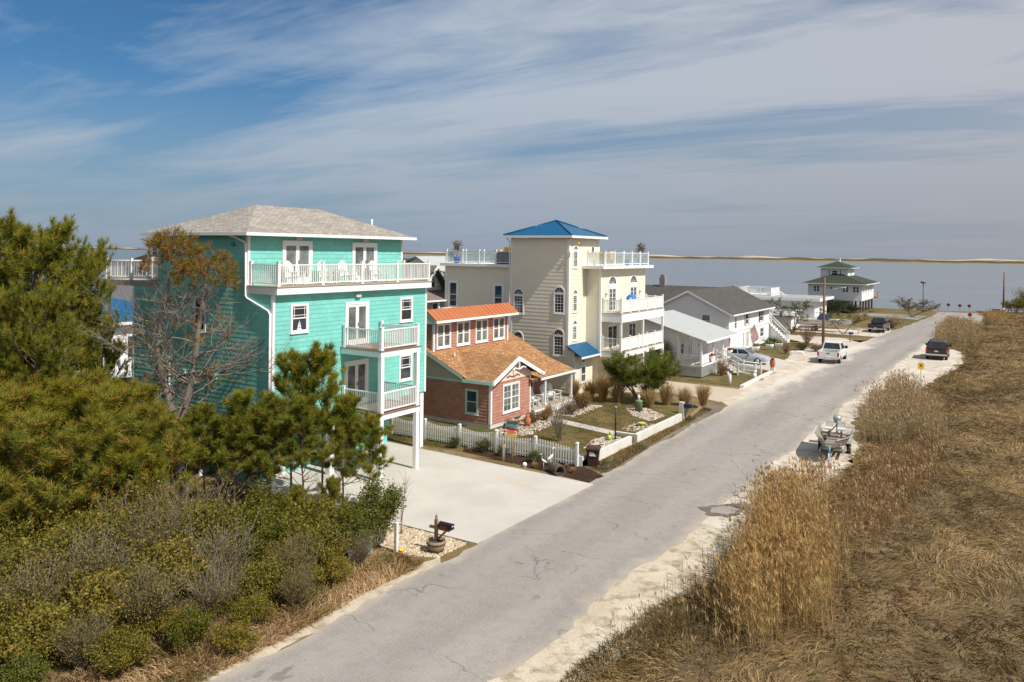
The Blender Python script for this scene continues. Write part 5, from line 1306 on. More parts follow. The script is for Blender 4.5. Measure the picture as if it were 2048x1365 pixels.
plant('low_hedge', 'green planting at the wall of the garage house', 'shrub', (('stems',gb[0]),('foliage',gb[1])), (-23.6,92.5,0), 0, (2.2,2.6,1.6))
plant('bay_bush', 'olive bush between the houses behind the cottage', 'shrub', (('stems',SH[0][0]),('foliage',SH[0][1])), (-53,68,0), 0, (2.4,2.4,2.9))
plant('bay_bush', 'tan rounded bush beyond the plain utility pole by the bay', 'shrub', (('stems',TWG[1][0][1]),('foliage',TWG[1][1][1])), (2.0,181,0), 0, (3.2,3.0,2.4))
plant('bay_bush', 'olive bush by the bay at the far right edge', 'shrub', (('stems',SH[2][0]),('foliage',SH[2][1])), (-.6,179.5,0), 0, (1.8,1.6,1.6))
# ornamental grasses -------------------------------------------------------------------
def clump(seed, n, h, w, cols, wd=.014, arch=.5):
    g = np.random.default_rng(seed); a = g.uniform(0,6.283,n); rr_ = g.uniform(0,.16*w,n); tilt = g.uniform(.0,1,n)**1.0*w*.5; L = h*g.uniform(.6,1.05,n)
    ox, oy = np.cos(a)*rr_, np.sin(a)*rr_; dx, dy = np.cos(a), np.sin(a)
    b0 = np.stack([ox,oy,0*ox],1); mid = np.stack([ox+dx*tilt*.45, oy+dy*tilt*.45, L*.6],1); tip = np.stack([ox+dx*tilt*1.1, oy+dy*tilt*1.1, L*(1-arch*.3*(tilt/(.5*w+1e-6))**2)],1)
    s = np.stack([-dy,dx,0*dx],1)*wd
    s = unit(g.normal(0,1,(n,3))*np.array([1,1,.1]))*wd
    V = np.stack([b0-s,b0+s,mid+s*.8,mid-s*.8,tip+s*.25,tip-s*.25],1).reshape(-1,3)
    i = np.arange(n)[:,None]*6; Fc = np.concatenate([i+np.array([[0,1,2,3]]), i+np.array([[3,2,4,5]])],0)
    c = np.array(cols)[g.integers(0,len(cols),n)]*g.uniform(.75,1.25,(n,1))
    return npmesh('blades', V, Fc, M['straw'], np.repeat(c,6,0))
TAN = [(.44,.32,.16),(.37,.26,.13),(.50,.38,.21),(.29,.20,.10)]
og = [clump(61,420,1.25,1.2,TAN), clump(62,420,1.3,1.5,TAN)]
for i, (x, y, l, s) in enumerate(((-26.2,49.6,'tan grass clump touching the tower corner',1.0),(-24.9,49.3,'tan grass clump second from the tower corner',1.05),(-23.8,49.1,'tan grass clump between the tower and the pine trunks',1.15),(-22.8,49.3,'tan grass clump just left of the pine trunks',1.15),(-25.2,51.8,'tan grass clump behind the row, against the tower wall',1.25),
      (-20.4,49.0,'tan grass clump just right of the pine trunks',1.0),(-19.75,50.4,'widest tan grass clump right of the pine',1.3),(-18.7,51.0,'loose tan grass clump behind the dark mailbox',1.05),(-17.9,52.3,'upright tan grass clump nearest the tan driveway',1.2),(-21.6,51.6,'tan grass clump behind the pine trunks',1.1),(-23.8,46.4,'tan grass clump on the lawn by the porch corner',.9),(-24.3,42.6,'small tan grass clump beside the cottage steps',.6))):
    t = link('ornamental_grass', og[i%2]); t.location = (x,y,.28 if y < 50 else .2); t.scale = (s*.85,s*.85,s); t.rotation_euler = (0,0,i); tag(t, l, 'grass clump', 'ornamental grasses on the cream house lot')
# reeds -------------------------------------------------------------------------------
def inpoly(P, x, y):
    c = np.zeros(len(x), bool); j = len(P)-1
    for i in range(len(P)):
        xi, yi = P[i]; xj, yj = P[j]
        c ^= ((yi > y) != (yj > y)) & (x < (xj-xi)*(y-yi)/(yj-yi+1e-12)+xi); j = i
    return c
def scatter(poly, n, g):
    P = np.array(poly); x = g.uniform(P[:,0].min(),P[:,0].max(),n*4); y = g.uniform(P[:,1].min(),P[:,1].max(),n*4)
    k = inpoly(poly,x,y); return x[k][:n], y[k][:n]
def reeds(name, label, poly, n, h, seed, wd=.012, plume=1.0, cols=None):
    g = np.random.default_rng(seed); x, y = scatter(poly, n, g); x = x+g.normal(0,.28,len(x)); y = y+g.normal(0,.5,len(y))
    keep = g.uniform(0,1,len(x)) < .62+.5*np.sin(x*1.9+1.3*np.sin(y*.8))*np.sin(y*1.25+seed); x, y = x[keep], y[keep]; n = len(x)
    cl = .5+.5*np.sin(x*2.1+seed)*np.sin(y*1.7+x*.8); hh = h*g.uniform(.55,1.12,n)*(.78+.3*cl)
    a = g.uniform(0,6.283,n); ln_ = np.abs(g.normal(0,.11,n))*np.where(g.uniform(0,1,n) < .06, 5, 1); dx, dy = np.cos(a)*ln_-.05, np.sin(a)*ln_+.03
    b0 = np.stack([x,y,0*x],1); tip = np.stack([x+dx*hh,y+dy*hh,hh],1); ax = tip-b0
    f = g.uniform(0,3.14,n); s = np.stack([np.cos(f),np.sin(f),0*f],1)
    cols = cols or [(.47,.35,.18),(.39,.28,.14),(.55,.43,.25),(.30,.21,.10),(.40,.31,.18)]
    c = np.array(cols)[g.integers(0,len(cols),n)]*g.uniform(.8,1.2,(n,1))
    Vs, Fs, Cs = [], [], []; off = 0
    def add(V, per, Fpat, col):
        nonlocal off
        Vs.append(V.reshape(-1,3)); m = len(V); Fs.append((np.arange(m)[:,None,None]*per+np.array(Fpat)[None]).reshape(-1,3)+off); off += m*per; Cs.append(np.repeat(col,per,0))
    add(np.stack([b0-s*wd,b0+s*wd,tip+s*wd*.5,tip-s*wd*.5],1), 4, [(0,1,2),(0,2,3)], c*.85)
    for q in range(5):                                   # leaf blades
        u = g.uniform(.25,.9,(n,1)); p = b0+ax*u; aa = g.uniform(0,6.283,n); L = (hh*g.uniform(.12,.26,n))[:,None]
        d = np.stack([np.cos(aa)*.7,np.sin(aa)*.7,g.uniform(.3,1.0,n)],1)*L; w = unit(np.cross(d,g.normal(0,1,(n,3))))*wd*1.1
        add(np.stack([p-w,p+w,p+d],1), 3, [(0,1,2)], c*g.uniform(.8,1.25,(n,1)))
    k = g.uniform(0,1,n) < plume                         # feathery plumes, nodding one way
    T = tip[k]; m = len(T); Lp = g.uniform(.14,.25,m)[:,None]
    for q in range(4):
        d = unit(np.stack([g.normal(-.25,.25,m),g.normal(.1,.25,m),g.uniform(.5,1,m)],1))*Lp; w = unit(np.cross(d,g.normal(0,1,(m,3))))*wd*2.1
        add(np.stack([T-d*.15,T+d*.4+w,T+d,T+d*.4-w],1), 4, [(0,1,2),(0,2,3)], np.array([(.38,.27,.155)])*g.uniform(.75,1.35,(m,1)))
    o = link(name, npmesh(name, np.concatenate(Vs), np.concatenate(Fs), M['straw'], np.concatenate(Cs)))
    tag(o, label, 'reeds', None, 'stuff'); return o
RC = [(.42,.32,.17),(.34,.255,.13),(.50,.40,.24),(.26,.19,.095),(.37,.30,.18)]
reeds('reed_bed', 'tall tan reeds in the foreground beside the sandy shoulder', [(-6.5,21.0),(-5.4,21.2),(-4.5,23.2),(-4.9,27),(-6.2,30.5),(-7.0,33),(-7.9,33),(-8.0,29.5),(-7.4,25.5)], 5200, 1.62, 71, .0062, .8, RC)
reeds('reed_bed', 'low brown weedy stalks at the foot of the foreground reeds', [(-8.8,19.4),(-7.4,19.0),(-6.0,20.4),(-6.8,24),(-7.8,28.5),(-8.5,27),(-8.4,22)], 2600, .62, 77, .006, .1, [(.20,.145,.08),(.27,.20,.11),(.14,.10,.055),(.19,.17,.075)])
reeds('reed_bed', 'sparse tan reeds in front of the aluminium boat', [(-9.2,32),(-7.6,33.5),(-6.9,36),(-7.2,38.6),(-8.6,37.6),(-9.3,35)], 750, 1.15, 72, .008)
reeds('reed_bed', 'tall tan reeds just behind the aluminium boat', [(-7.2,48.0),(-5.0,48),(-3.4,51),(-4.2,56),(-5.6,62),(-6.6,68),(-8.2,68),(-8.6,60),(-7.6,52)], 3800, 1.5, 73, .0085, .8, RC)
reeds('reed_bed', 'low rusty grass between the boat and the marsh', [(-6.6,36),(-4.8,29),(-3.6,36),(-3.2,44),(-3.6,51),(-5.8,47),(-6.0,41)], 4200, .6, 74, .010, .15, [(.34,.22,.11),(.27,.17,.08),(.40,.28,.15)])
reeds('reed_bed', 'tan reeds beyond the black vehicle', [(-8.4,106),(-6.2,104.5),(-4.2,108),(-4.2,122),(-5.8,135),(-8.9,135),(-8.9,120)], 3600, 1.6, 75, .013, .8, RC)
reeds('reed_bed', 'tan reeds along the end of the road', [(-4.4,146),(-2.5,147),(-1.5,160),(-2,170),(-4.4,168),(-4.4,155)], 1300, 1.0, 76, .016, .8, RC)
# marsh -------------------------------------------------------------------------------
EDGE_Y = [8,14,20,30,34,46,60,66,78,90,100,106,136,142,160,174]
EDGE_X = [-8.2,-8.4,-8.3,-8.2,-7.0,-6.9,-8.2,-6.2,-5.6,-4.4,-5.0,-8.6,-8.8,-4.6,-4.6,-6.5]
def marsh():
    g = np.random.default_rng(81)
    def field(x, y):
        return (1.3*np.sin(x*.9+y*.31)+1.1*np.sin(y*.62-x*.5+1.3)+.8*np.sin(x*1.9-y*.9+4)+.6*np.sin(y*1.7+2.2*x))
    def hump(x, y):
        return .14+.09*np.sin(x*1.5+.8*np.sin(y*.9))*np.sin(y*1.15+.6*np.sin(x*1.3))+.06*np.sin(x*3.3+y*1.1)*np.sin(y*2.7-x)+.03*np.sin(7*x+3*y)
    Vs, Fs, Cs = [], [], []; off = 0
    for (ya, yb, n, L, w) in ((8,24,46000,.42,.011),(24,44,50000,.44,.013),(44,80,44000,.46,.02),(80,176,42000,.48,.032)):
        x = g.uniform(-9,6,n) if yb > 44 else g.uniform(-9,4,n); y = g.uniform(ya,yb,n)
        k = x > np.interp(y, EDGE_Y, EDGE_X)+g.normal(0,.25,n); x, y = x[k], y[k]; n = len(x)
        th = field(x,y)+g.normal(0,.45,n); el = np.clip(g.normal(.34,.24,n),.04,1.2)
        d = np.stack([np.cos(th)*np.cos(el),np.sin(th)*np.cos(el),np.sin(el)],1); Ln = (L*g.uniform(.5,1.25,n))[:,None]
        p = np.stack([x,y,hump(x,y)*g.uniform(.5,1.0,n)-.04],1); s = unit(np.cross(d,g.normal(0,1,(n,3))))*w
        droop = np.stack([np.cos(th),np.sin(th),-.75+0*th],1)
        q = p+d*Ln*.6; t = q+unit(d*.5+droop*.5)*Ln*.45
        Vs.append(np.stack([p-s,p+s,q+s*.8,q-s*.8,t],1).reshape(-1,3))
        i = np.arange(n)[:,None,None]*5; Fs.append((i+np.array([(0,1,2),(0,2,3),(3,2,4)])[None]).reshape(-1,3)+off); off += 5*n
        patch = np.sin(x*.55+y*.21+2*np.sin(y*.13))*np.sin(y*.33-x*.4)+g.normal(0,.35,n)
        pal = np.array([(.135,.09,.048),(.20,.138,.07),(.275,.19,.095),(.36,.26,.14)]); ci = np.clip(((patch+1.1)/2.2*4).astype(int),0,3)
        c = pal[ci]*g.uniform(.8,1.2,(n,1)); gr = g.uniform(0,1,n) < .13; c[gr] = np.array([.12,.105,.035])
        Cs.append(np.repeat(c,5,0))
    o = link('marsh_grass', npmesh('marsh_grass', np.concatenate(Vs), np.concatenate(Fs), M['straw'], np.concatenate(Cs)))
    tag(o, 'matted brown and tan salt marsh grass right of the road', 'marsh grass', None, 'stuff')
    xs = np.arange(-9.6, 12, .25); ys = np.arange(-4, 176, .4); X, Y = np.meshgrid(xs, ys)
    e = np.interp(Y, EDGE_Y, EDGE_X); Z = np.where(X > e, np.clip((X-e)*.8,0,1)*(hump(X,Y)*.8), -.08)
    nx, ny = len(xs), len(ys); i = (np.arange(ny-1)[:,None]*nx+np.arange(nx-1)[None]).ravel()
    m = M['marsh_soil'] = groundmat('matted dead marsh grass', ((.16,.11,.057),(.22,.155,.08),(.085,.06,.034)), (.5,2.2,16), bump=1.0, stretch=(1,1,1))
    me = npmesh('marsh', np.stack([X.ravel(),Y.ravel(),Z.ravel()],1), np.stack([i,i+1,i+nx+1,i+nx],1), m, smooth=True); o = link('marsh', me); o['kind'] = 'structure'
marsh()
# straw and rough grass along the left verge and the right shoulder ---------------------------
def verge(name, label, poly, n, L, seed, pal, el=.7, w=.011, z=0.0):
    g = np.random.default_rng(seed); x, y = scatter(poly, n, g); n = len(x)
    th = 2.2*np.sin(x*.8+y*.5)+1.4*np.sin(y*1.1)+g.normal(0,.9,n); e = np.clip(g.normal(el,.35,n),.05,1.5)
    d = np.stack([np.cos(th)*np.cos(e),np.sin(th)*np.cos(e),np.sin(e)],1); Ln = (L*g.uniform(.45,1.2,n)*(.6+.5*np.abs(np.sin(x*1.3+y*.7))))[:,None]
    p = np.stack([x,y,0*x+z-.01],1); s = unit(np.cross(d,g.normal(0,1,(n,3))))*w; q = p+d*Ln*.6; dr = d.copy(); dr[:,2] -= .6; t = q+unit(dr)*Ln*.4
    V = np.stack([p-s,p+s,q+s*.8,q-s*.8,t],1).reshape(-1,3); i = np.arange(n)[:,None,None]*5
    patch = np.sin(x*1.7+y*.6)*np.sin(y*.9-x)+g.normal(0,.5,n); ci = np.clip(((patch+1)/2*len(pal)).astype(int),0,len(pal)-1)
    c = np.array(pal)[ci]*g.uniform(.75,1.25,(n,1))
    o = link(name, npmesh(name, V, (i+np.array([(0,1,2),(0,2,3),(3,2,4)])[None]).reshape(-1,3), M['straw'], np.repeat(c,5,0))); tag(o, label, 'grass', None, 'stuff')
STR = [(.17,.14,.045),(.28,.19,.085),(.42,.28,.15),(.50,.35,.21)]
verge('straw_grass', 'matted dry straw between the thicket and the road', [(-16.6,20.9),(-16.45,15),(-16.4,8),(-19,8),(-19.0,12),(-18.0,15),(-18.3,19),(-18.6,20.4)], 22000, .42, 91, STR)
verge('rough_grass', 'dry grass strip between the white wall and the road', [(-16.3,34),(-17.5,34.5),(-17.55,47.5),(-17.9,52.5),(-17.2,52),(-16.9,44)], 9000, .16, 92, [(.17,.13,.05),(.25,.17,.07),(.12,.11,.035)], w=.014)
verge('rough_grass', 'sparse dry weeds on the near sandy shoulder', [(-9.4,13.5),(-8.3,12),(-7.6,20),(-8.3,24),(-8.9,22),(-9.2,18)], 5200, .32, 93, [(.15,.12,.05),(.22,.16,.08),(.10,.08,.035)])
verge('undergrowth', 'dead brown leaves and stalks covering the thicket floor', [(-18.6,20.9),(-18.4,17),(-18.2,14),(-18.4,6),(-27,6),(-42,17),(-42,22.3),(-22,22.6)], 26000, .4, 94, [(.09,.065,.03),(.14,.10,.05),(.20,.13,.065),(.07,.06,.02)])
verge('lawn_grass', 'short patchy grass on the raised cottage lawn', [(-17.8,34.6),(-17.8,47.3),(-20,48.5),(-23.4,48),(-23.4,40),(-24.6,37),(-24.6,34.6)], 22000, .09, 95, [(.115,.10,.034),(.20,.145,.066),(.07,.085,.022),(.15,.12,.05)], w=.011, z=.3)
verge('lawn_grass', 'short green grass strip under the picket fence', [(-25,33.5),(-25,34.4),(-33,34.4),(-33,33.3)], 5000, .10, 96, [(.06,.08,.02),(.09,.10,.025),(.13,.11,.04)], w=.011, z=.01)
# stones ------------------------------------------------------------------------------
M['stone'] = tintmat('washed stones', .8)
def stones(name, label, poly, n, s0, s1, pal, seed, z=0.0):
    g = np.random.default_rng(seed); x, y = scatter(poly, n, g); n = len(x)
    base = np.array([(1,0,0),(0,1,0),(-1,0,0),(0,-1,0),(.3,.2,.75),(-.2,-.1,.7)]); s = g.uniform(s0,s1,n)
    B = base[None]*g.uniform(.7,1.2,(n,6,3)); a = g.uniform(0,6.28,n); ca, sa = np.cos(a)[:,None], np.sin(a)[:,None]
    bx, by = B[...,0]*ca-B[...,1]*sa*.75, B[...,0]*sa+B[...,1]*ca*.75
    V = np.stack([bx*s[:,None]+x[:,None], by*s[:,None]+y[:,None], B[...,2]*s[:,None]*.75+z+g.uniform(0,.02,n)[:,None]],2).reshape(-1,3)
    fp = np.array([(0,1,4),(1,2,5),(1,5,4),(2,3,5),(3,0,4),(3,4,5)]); Fc = (np.arange(n)[:,None,None]*6+fp[None]).reshape(-1,3)
    c = np.array(pal)[g.integers(0,len(pal),n)]*g.uniform(.8,1.2,(n,1))
    o = link(name, npmesh(name, V, Fc, M['stone'], np.repeat(c,6,0))); tag(o, label, 'stones', None, 'stuff')
WS = [(.46,.40,.34),(.56,.50,.44),(.32,.26,.21),(.42,.33,.27)]
stones('river_stones', 'tan and white pebbles around the barrel mailbox', [(-16.45,23.1),(-16.5,21.5),(-17.4,21.0),(-18.6,21.0),(-20.3,22.2),(-20.3,23.15)], 4200, .03, .075, [(.50,.40,.27),(.58,.50,.38),(.35,.27,.18),(.44,.32,.18),(.65,.58,.48)], 101)
stones('white_stones', 'white stones bedded along the front wall near the brown bin', [(-17.95,36.2),(-17.95,39.8),(-18.9,40.1),(-19.3,38.6),(-18.8,36.6)], 420, .05, .12, WS, 102, .3)
stones('white_stones', 'white stones around the green utility box on the lawn', [(-18.6,44.8),(-18.4,47.0),(-20.4,48.4),(-21.4,47.6),(-20.2,45.8)], 520, .05, .13, WS, 103, .3)
stones('white_stones', 'white stones bedded in front of the cottage', [(-22.6,37.6),(-23.0,41.4),(-24.8,41.2),(-25.0,37.6),(-23.6,36.6)], 620, .05, .12, WS, 104, .3)
stones('white_stones', 'white stones under the ornamental grasses', [(-18.2,50.6),(-20.5,49.3),(-22.6,48.8),(-26.2,48.9),(-26,51.8),(-22,52.4),(-18.6,52.6)], 1500, .04, .11, [(.55,.48,.40),(.42,.34,.26),(.62,.55,.48)], 105, .24)
stones('white_stones', 'white stones with red bark at the gap in the front wall', [(-18.0,41.6),(-18.0,44.2),(-19.0,44.0),(-19.2,41.8)], 160, .04, .1, WS, 106, .3)
stones('white_stones', 'white stones beside the cottage porch skirt', [(-22.9,43.2),(-23.0,47.4),(-24.7,47.2),(-24.6,43.2)], 520, .04, .12, WS, 107, .3)
# ================================================================== vehicles (local axes: x right, y forward)
def paint(n, c, rough=.28): return plain(n, c, rough, .03, .8, 20, spec=.5, bstr=0, coat=.4)
M['redsign'] = plain('maroon reflector sign', (.20,.018,.022), .5)
M['p_white'] = paint('white car paint', (.72,.72,.71)); M['p_silver'] = paint('silver blue car paint', (.36,.40,.45)); M['p_black'] = paint('dark maroon black car paint', (.022,.012,.012)); M['p_green'] = paint('dark green car paint', (.012,.028,.03))
M['carglass'] = glass('tinted car glass', (.012,.014,.016), .03); M['tail'] = plain('red tail lamp', (.45,.02,.015), .25, .05); M['headl'] = plain('clear head lamp', (.7,.7,.68), .15, .05); M['plate'] = plain('pale number plate', (.62,.62,.60), .5, .05)
def cbody(t, sec, m):
    b = MB(); rings = []
    for y, hw, z0, z1 in sec:
        h = z1-z0; rings.append([(-hw*.90,y,z0),(-hw*.985,y,z0+.12*h),(-hw,y,z0+.5*h),(-hw*.975,y,z0+.86*h),(-hw*.90,y,z1),(hw*.90,y,z1),(hw*.975,y,z0+.86*h),(hw,y,z0+.5*h),(hw*.985,y,z0+.12*h),(hw*.90,y,z0)])
    b.loft(rings, True, False); return b.build('body', m, t)
def cabin(t, yb0, yb1, yt0, yt1, hb, ht, zb, zt, m, pillars=(.5,), nm='cabin'):
    b = MB(); g = []
    B = [(-hb,yb0,zb),(hb,yb0,zb),(hb,yb1,zb),(-hb,yb1,zb)]; T = [(-ht,yt0,zt),(ht,yt0,zt),(ht,yt1,zt),(-ht,yt1,zt)]
    ym = (yt0+yt1)/2; cr = .05
    for i in range(4): b.face([B[i],B[(i+1)%4],T[(i+1)%4],T[i]])
    I = [(x*.86,yt0+.12 if y == yt0 else yt1-.12,zt+cr) for x,y,_ in T]
    b.face(I)
    for i in range(4): b.face([T[i],T[(i+1)%4],I[(i+1)%4],I[i]])
    o = b.build(nm, m, t)
    def pane(P, n, u0, u1, v0, v1):
        P = [Vector(p) for p in P]; f = lambda u, v: (P[0].lerp(P[1],u)).lerp(P[3].lerp(P[2],u), v)
        nn = (P[1]-P[0]).cross(P[3]-P[0]).normalized()*.008
        q = MB(); q.face([f(u0,v0)+nn, f(u1,v0)+nn, f(u1,v1)+nn, f(u0,v1)+nn]); q.build(n, M['carglass'], o)
    pane([B[0],B[1],T[1],T[0]], 'rear_window', .07,.93,.10,.90); pane([B[2],B[3],T[3],T[2]], 'windscreen', .06,.94,.08,.92)
    cuts = [0.05]+list(pillars)+[.95]
    for k in range(len(cuts)-1):
        pane([B[1],B[2],T[2],T[1]], 'side_window', cuts[k]+.02,cuts[k+1]-.02,.12,.88); pane([B[3],B[0],T[0],T[3]], 'side_window', 1-cuts[k+1]+.02,1-cuts[k]-.02,.12,.88)
    return o
def wheels(t, pos_, r, w, rim='grey_metal'):
    for x, y in pos_:
        s = 1 if x > 0 else -1; b = MB(); b.tube([(x-s*w,y,r),(x-s*w*.9,y,r),(x-s*.02,y,r),(x,y,r)], [r*.9,r,r,r*.9], 16); o = b.build('wheel', M['rubber'], t)
        b = MB(); b.tube([(x-s*.03,y,r),(x+s*.004,y,r),(x+s*.012,y,r)], [r*.62,r*.62,r*.2], 12); b.build('rim', M[rim], o)
        b = MB(); b.tube([(x-s*w*.5,y,r+.02),(x-s*.035,y,r+.02)], r*1.17, 18); b.build('wheel_arch', M['dark'], t)
def bit(t, n, m, *bx):
    b = MB()
    for q in bx: b.box(*q)
    return b.build(n, M[m], t)
def pickup(name, label, loc, rz, m, group=None):
    t = thing(name, label, 'pickup truck', loc, rz, group, world=False)
    cbody(t, [(-.72,.98,.42,1.14),(.9,1.0,.40,1.16),(1.6,1.0,.40,1.16),(2.3,.98,.42,1.10),(2.75,.93,.45,1.02),(2.9,.84,.5,.92)], M[m])
    bd = bit(t, 'truck_bed', m, (-.98,-.82,-2.85,-.73,.55,1.18),(.82,.98,-2.85,-.73,.55,1.18),(-.82,.82,-2.85,-.73,.5,.66),(-.82,.82,-.80,-.735,.66,1.17))
    bit(bd, 'tailgate', m, (-.80,.80,-2.90,-2.80,.62,1.17)); bit(bd, 'tailgate_handle', 'black', (-.14,.14,-2.915,-2.90,.98,1.06)); bit(bd, 'bed_liner', 'dark', (-.815,.815,-2.795,-.81,.662,.68))
    cabin(t, -.70, 1.55, -.45, .75, .93, .74, 1.15, 1.86, M[m], (.52,))
    wheels(t, ((.99,1.85),(-.99,1.85),(1.0,-1.85),(-1.0,-1.85)), .40, .27)
    bit(t, 'rear_bumper', 'chrome', (-.95,-.3,-3.02,-2.86,.48,.64),(.3,.95,-3.02,-2.86,.48,.64),(-.3,.3,-3.0,-2.86,.44,.56)); bit(t, 'number_plate', 'plate', (-.17,.17,-2.995,-2.90,.57,.70))
    for s in (-1,1):
        bit(t, 'tail_light', 'tail', (*sorted((s*.84,s*.985)),-2.875,-2.80,.78,1.12)); bit(t, 'mirror', 'black', (*sorted((s*.95,s*1.22)),1.0,1.1,1.2,1.46)); bit(t, 'headlight', 'headl', (*sorted((s*.55,s*.85)),2.7,2.9,.72,.9))
    return t
pickup('pickup_truck', 'white pickup truck parked on the shell sand with its tailgate towards us', (-15.42,83.3,.02), R(2), 'p_white')
pickup('pickup_truck', 'dark green pickup truck parked on the shell lot beside the trailered boat', (-16.2,120.0,.02), R(-2), 'p_green')
def suv():
    t = thing('suv', 'black maroon SUV parked on white sand at the marsh edge', 'car', (-6.98,92.8,.02), R(1), None, world=False)
    cbody(t, [(-2.45,.90,.42,1.0),(-2.3,.97,.38,1.10),(1.2,.98,.36,1.10),(2.0,.96,.40,1.04),(2.5,.85,.46,.9)], M['p_black'])
    c = cabin(t, -2.38, 1.15, -2.15, .45, .95, .78, 1.09, 1.78, M['p_black'], (.33,.64))
    bit(c, 'roof_rack', 'black', (-.68,-.64,-1.8,.1,1.84,1.90),(.64,.68,-1.8,.1,1.84,1.90),(-.64,.64,-1.4,-1.34,1.86,1.89),(-.64,.64,-.3,-.24,1.86,1.89))
    wheels(t, ((.98,1.5),(-.98,1.5),(.98,-1.45),(-.98,-1.45)), .38, .26)
    bit(t, 'rear_bumper', 'chrome', (-.93,.93,-2.56,-2.44,.46,.62)); bit(t, 'number_plate', 'plate', (-.17,.17,-2.48,-2.45,.82,.94)); bit(t, 'exhaust_step', 'black', (-.9,.9,-2.5,-2.3,.32,.44))
    for s in (-1,1): bit(t, 'tail_light', 'tail', (*sorted((s*.80,s*.965)),-2.47,-2.38,.82,1.08)); bit(t, 'mirror', 'black', (*sorted((s*.95,s*1.2)),.75,.86,1.12,1.34)); bit(t, 'headlight', 'headl', (*sorted((s*.5,s*.82)),2.35,2.5,.68,.84))
suv()
def sedan():
    t = thing('sedan', 'silver blue sedan parked nose to the road by the white steps', 'car', (-22.2,76.3,.02), R(-84), None, world=False)
    cbody(t, [(-2.35,.74,.40,.82),(-2.2,.86,.30,.92),(-1.2,.89,.26,.94),(.8,.90,.24,.92),(1.6,.88,.26,.84),(2.15,.80,.30,.72),(2.38,.62,.36,.60)], M['p_silver'])
    cabin(t, -1.75, 1.05, -1.05, .15, .84, .62, .91, 1.40, M['p_silver'], (.5,))
    wheels(t, ((.89,1.42),(-.89,1.42),(.89,-1.35),(-.89,-1.35)), .33, .22)
    for s in (-1,1): bit(t, 'headlight', 'headl', (*sorted((s*.42,s*.72)),2.08,2.26,.56,.70)); bit(t, 'tail_light', 'tail', (*sorted((s*.5,s*.78)),-2.33,-2.24,.62,.8)); bit(t, 'mirror', 'p_silver', (*sorted((s*.84,s*1.02)),.62,.74,.92,1.04))
sedan()
M['alu'] = plain('dull olive aluminium', (.33,.30,.24), .45, .15, 3, metal=.3); M['hull_white'] = plain('white gelcoat', (.66,.64,.60), .35, .06)
def hull(L, B, D, bow, z0, flare=.8):
    """closed thin shell: outer skin, gunwale, inner skin; y from stern (0) to bow (L)"""
    rings = []
    for i in range(13):
        u = i/12; w = B/2*(1-(max(0,u-.45)/.55)**2.2*(1-bow)); ch = w*flare*(1-.25*u); k = z0+(.55*D*max(0,u-.6)/.4*.9 if u > .6 else 0); g = z0+D*(1+.16*u*u); c = z0+.25*D+(.35*D*max(0,u-.6)/.4 if u > .6 else 0); y = L*u; t = .035; fl = c+.05
        rings.append([(-w,y,g),(-ch,y,c),(0,y,k),(ch,y,c),(w,y,g),(w-t,y,g),(max(.02,ch-t),y,fl),(-max(.02,ch-t),y,fl),(-w+t,y,g)])
    return rings
def trailer(t, L, B, m='grey_metal', tongue=1.5, wy=1.6, r=.30):
    bit(t, 'trailer_frame', m, (-B/2,-B/2+.08,.2,L*.75,.42,.52),(B/2-.08,B/2,.2,L*.75,.42,.52),(-B/2+.08,B/2-.08,.2,.28,.42,.52),(-B/2+.08,B/2-.08,L*.6,L*.6+.08,.42,.52),(-.05,.05,L*.6+.08,L+tongue,.42,.52))
    for s in (-1,1):
        x = s*(B/2+.2); b = MB(); b.tube([(x-s*.2,wy,r),(x,wy,r)], r, 14); w = b.build('wheel', M['rubber'], t); b = MB(); b.tube([(x-s*.02,wy,r),(x+s*.012,wy,r)], r*.55, 10); b.build('rim', M['chrome'], w)
        bit(t, 'mudguard', m, (*sorted((x-s*.22,x+s*.02)),wy-.4,wy+.4,r*2+.06,r*2+.09))
    b = MB(); b.tube([(0,L+tongue-.3,.0),(0,L+tongue-.3,.75)], .035, 6); b.build('jack', M[m], t); b = MB(); b.tube([(-.04,L+tongue-.3,.09),(.04,L+tongue-.3,.09)], .09, 10); b.build('jack_wheel', M['red'], t)
    b = MB(); b.tube([(0,L+tongue*.25,.5),(0,L+tongue*.1,1.05)], .04, 6); b.build('winch_post', M['teal'] if m != 'white_wood' else M[m], t)
def outboard(t, y, z, m, s=1.0):
    b = MB(); rings = []
    for zz, w, l in ((0,.13,.17),(.08,.2,.27),(.3,.21,.3),(.42,.17,.25),(.47,.1,.15)): rings.append([(x_*w*s, y-.3*s+y_*l*s, z+.35*s+zz*s) for x_,y_ in ((-1,-.8),(-.8,-1),(.8,-1),(1,-.8),(1,.8),(.8,1),(-.8,1),(-1,.8))])
    b.loft(rings, True, True); o = b.build('outboard_motor', M[m], t)
    b = MB(); b.box(-.06*s,.06*s,y-.42*s,y-.2*s,z-.55*s,z+.36*s); b.box(-.14*s,.14*s,y-.5*s,y-.15*s,z-.3*s,z-.27*s); b.tube([(0,y-.55*s,z-.48*s),(0,y-.15*s,z-.5*s)], [.05*s,.07*s], 8); b.build('motor_leg', M['grey_metal'], o)
    return o
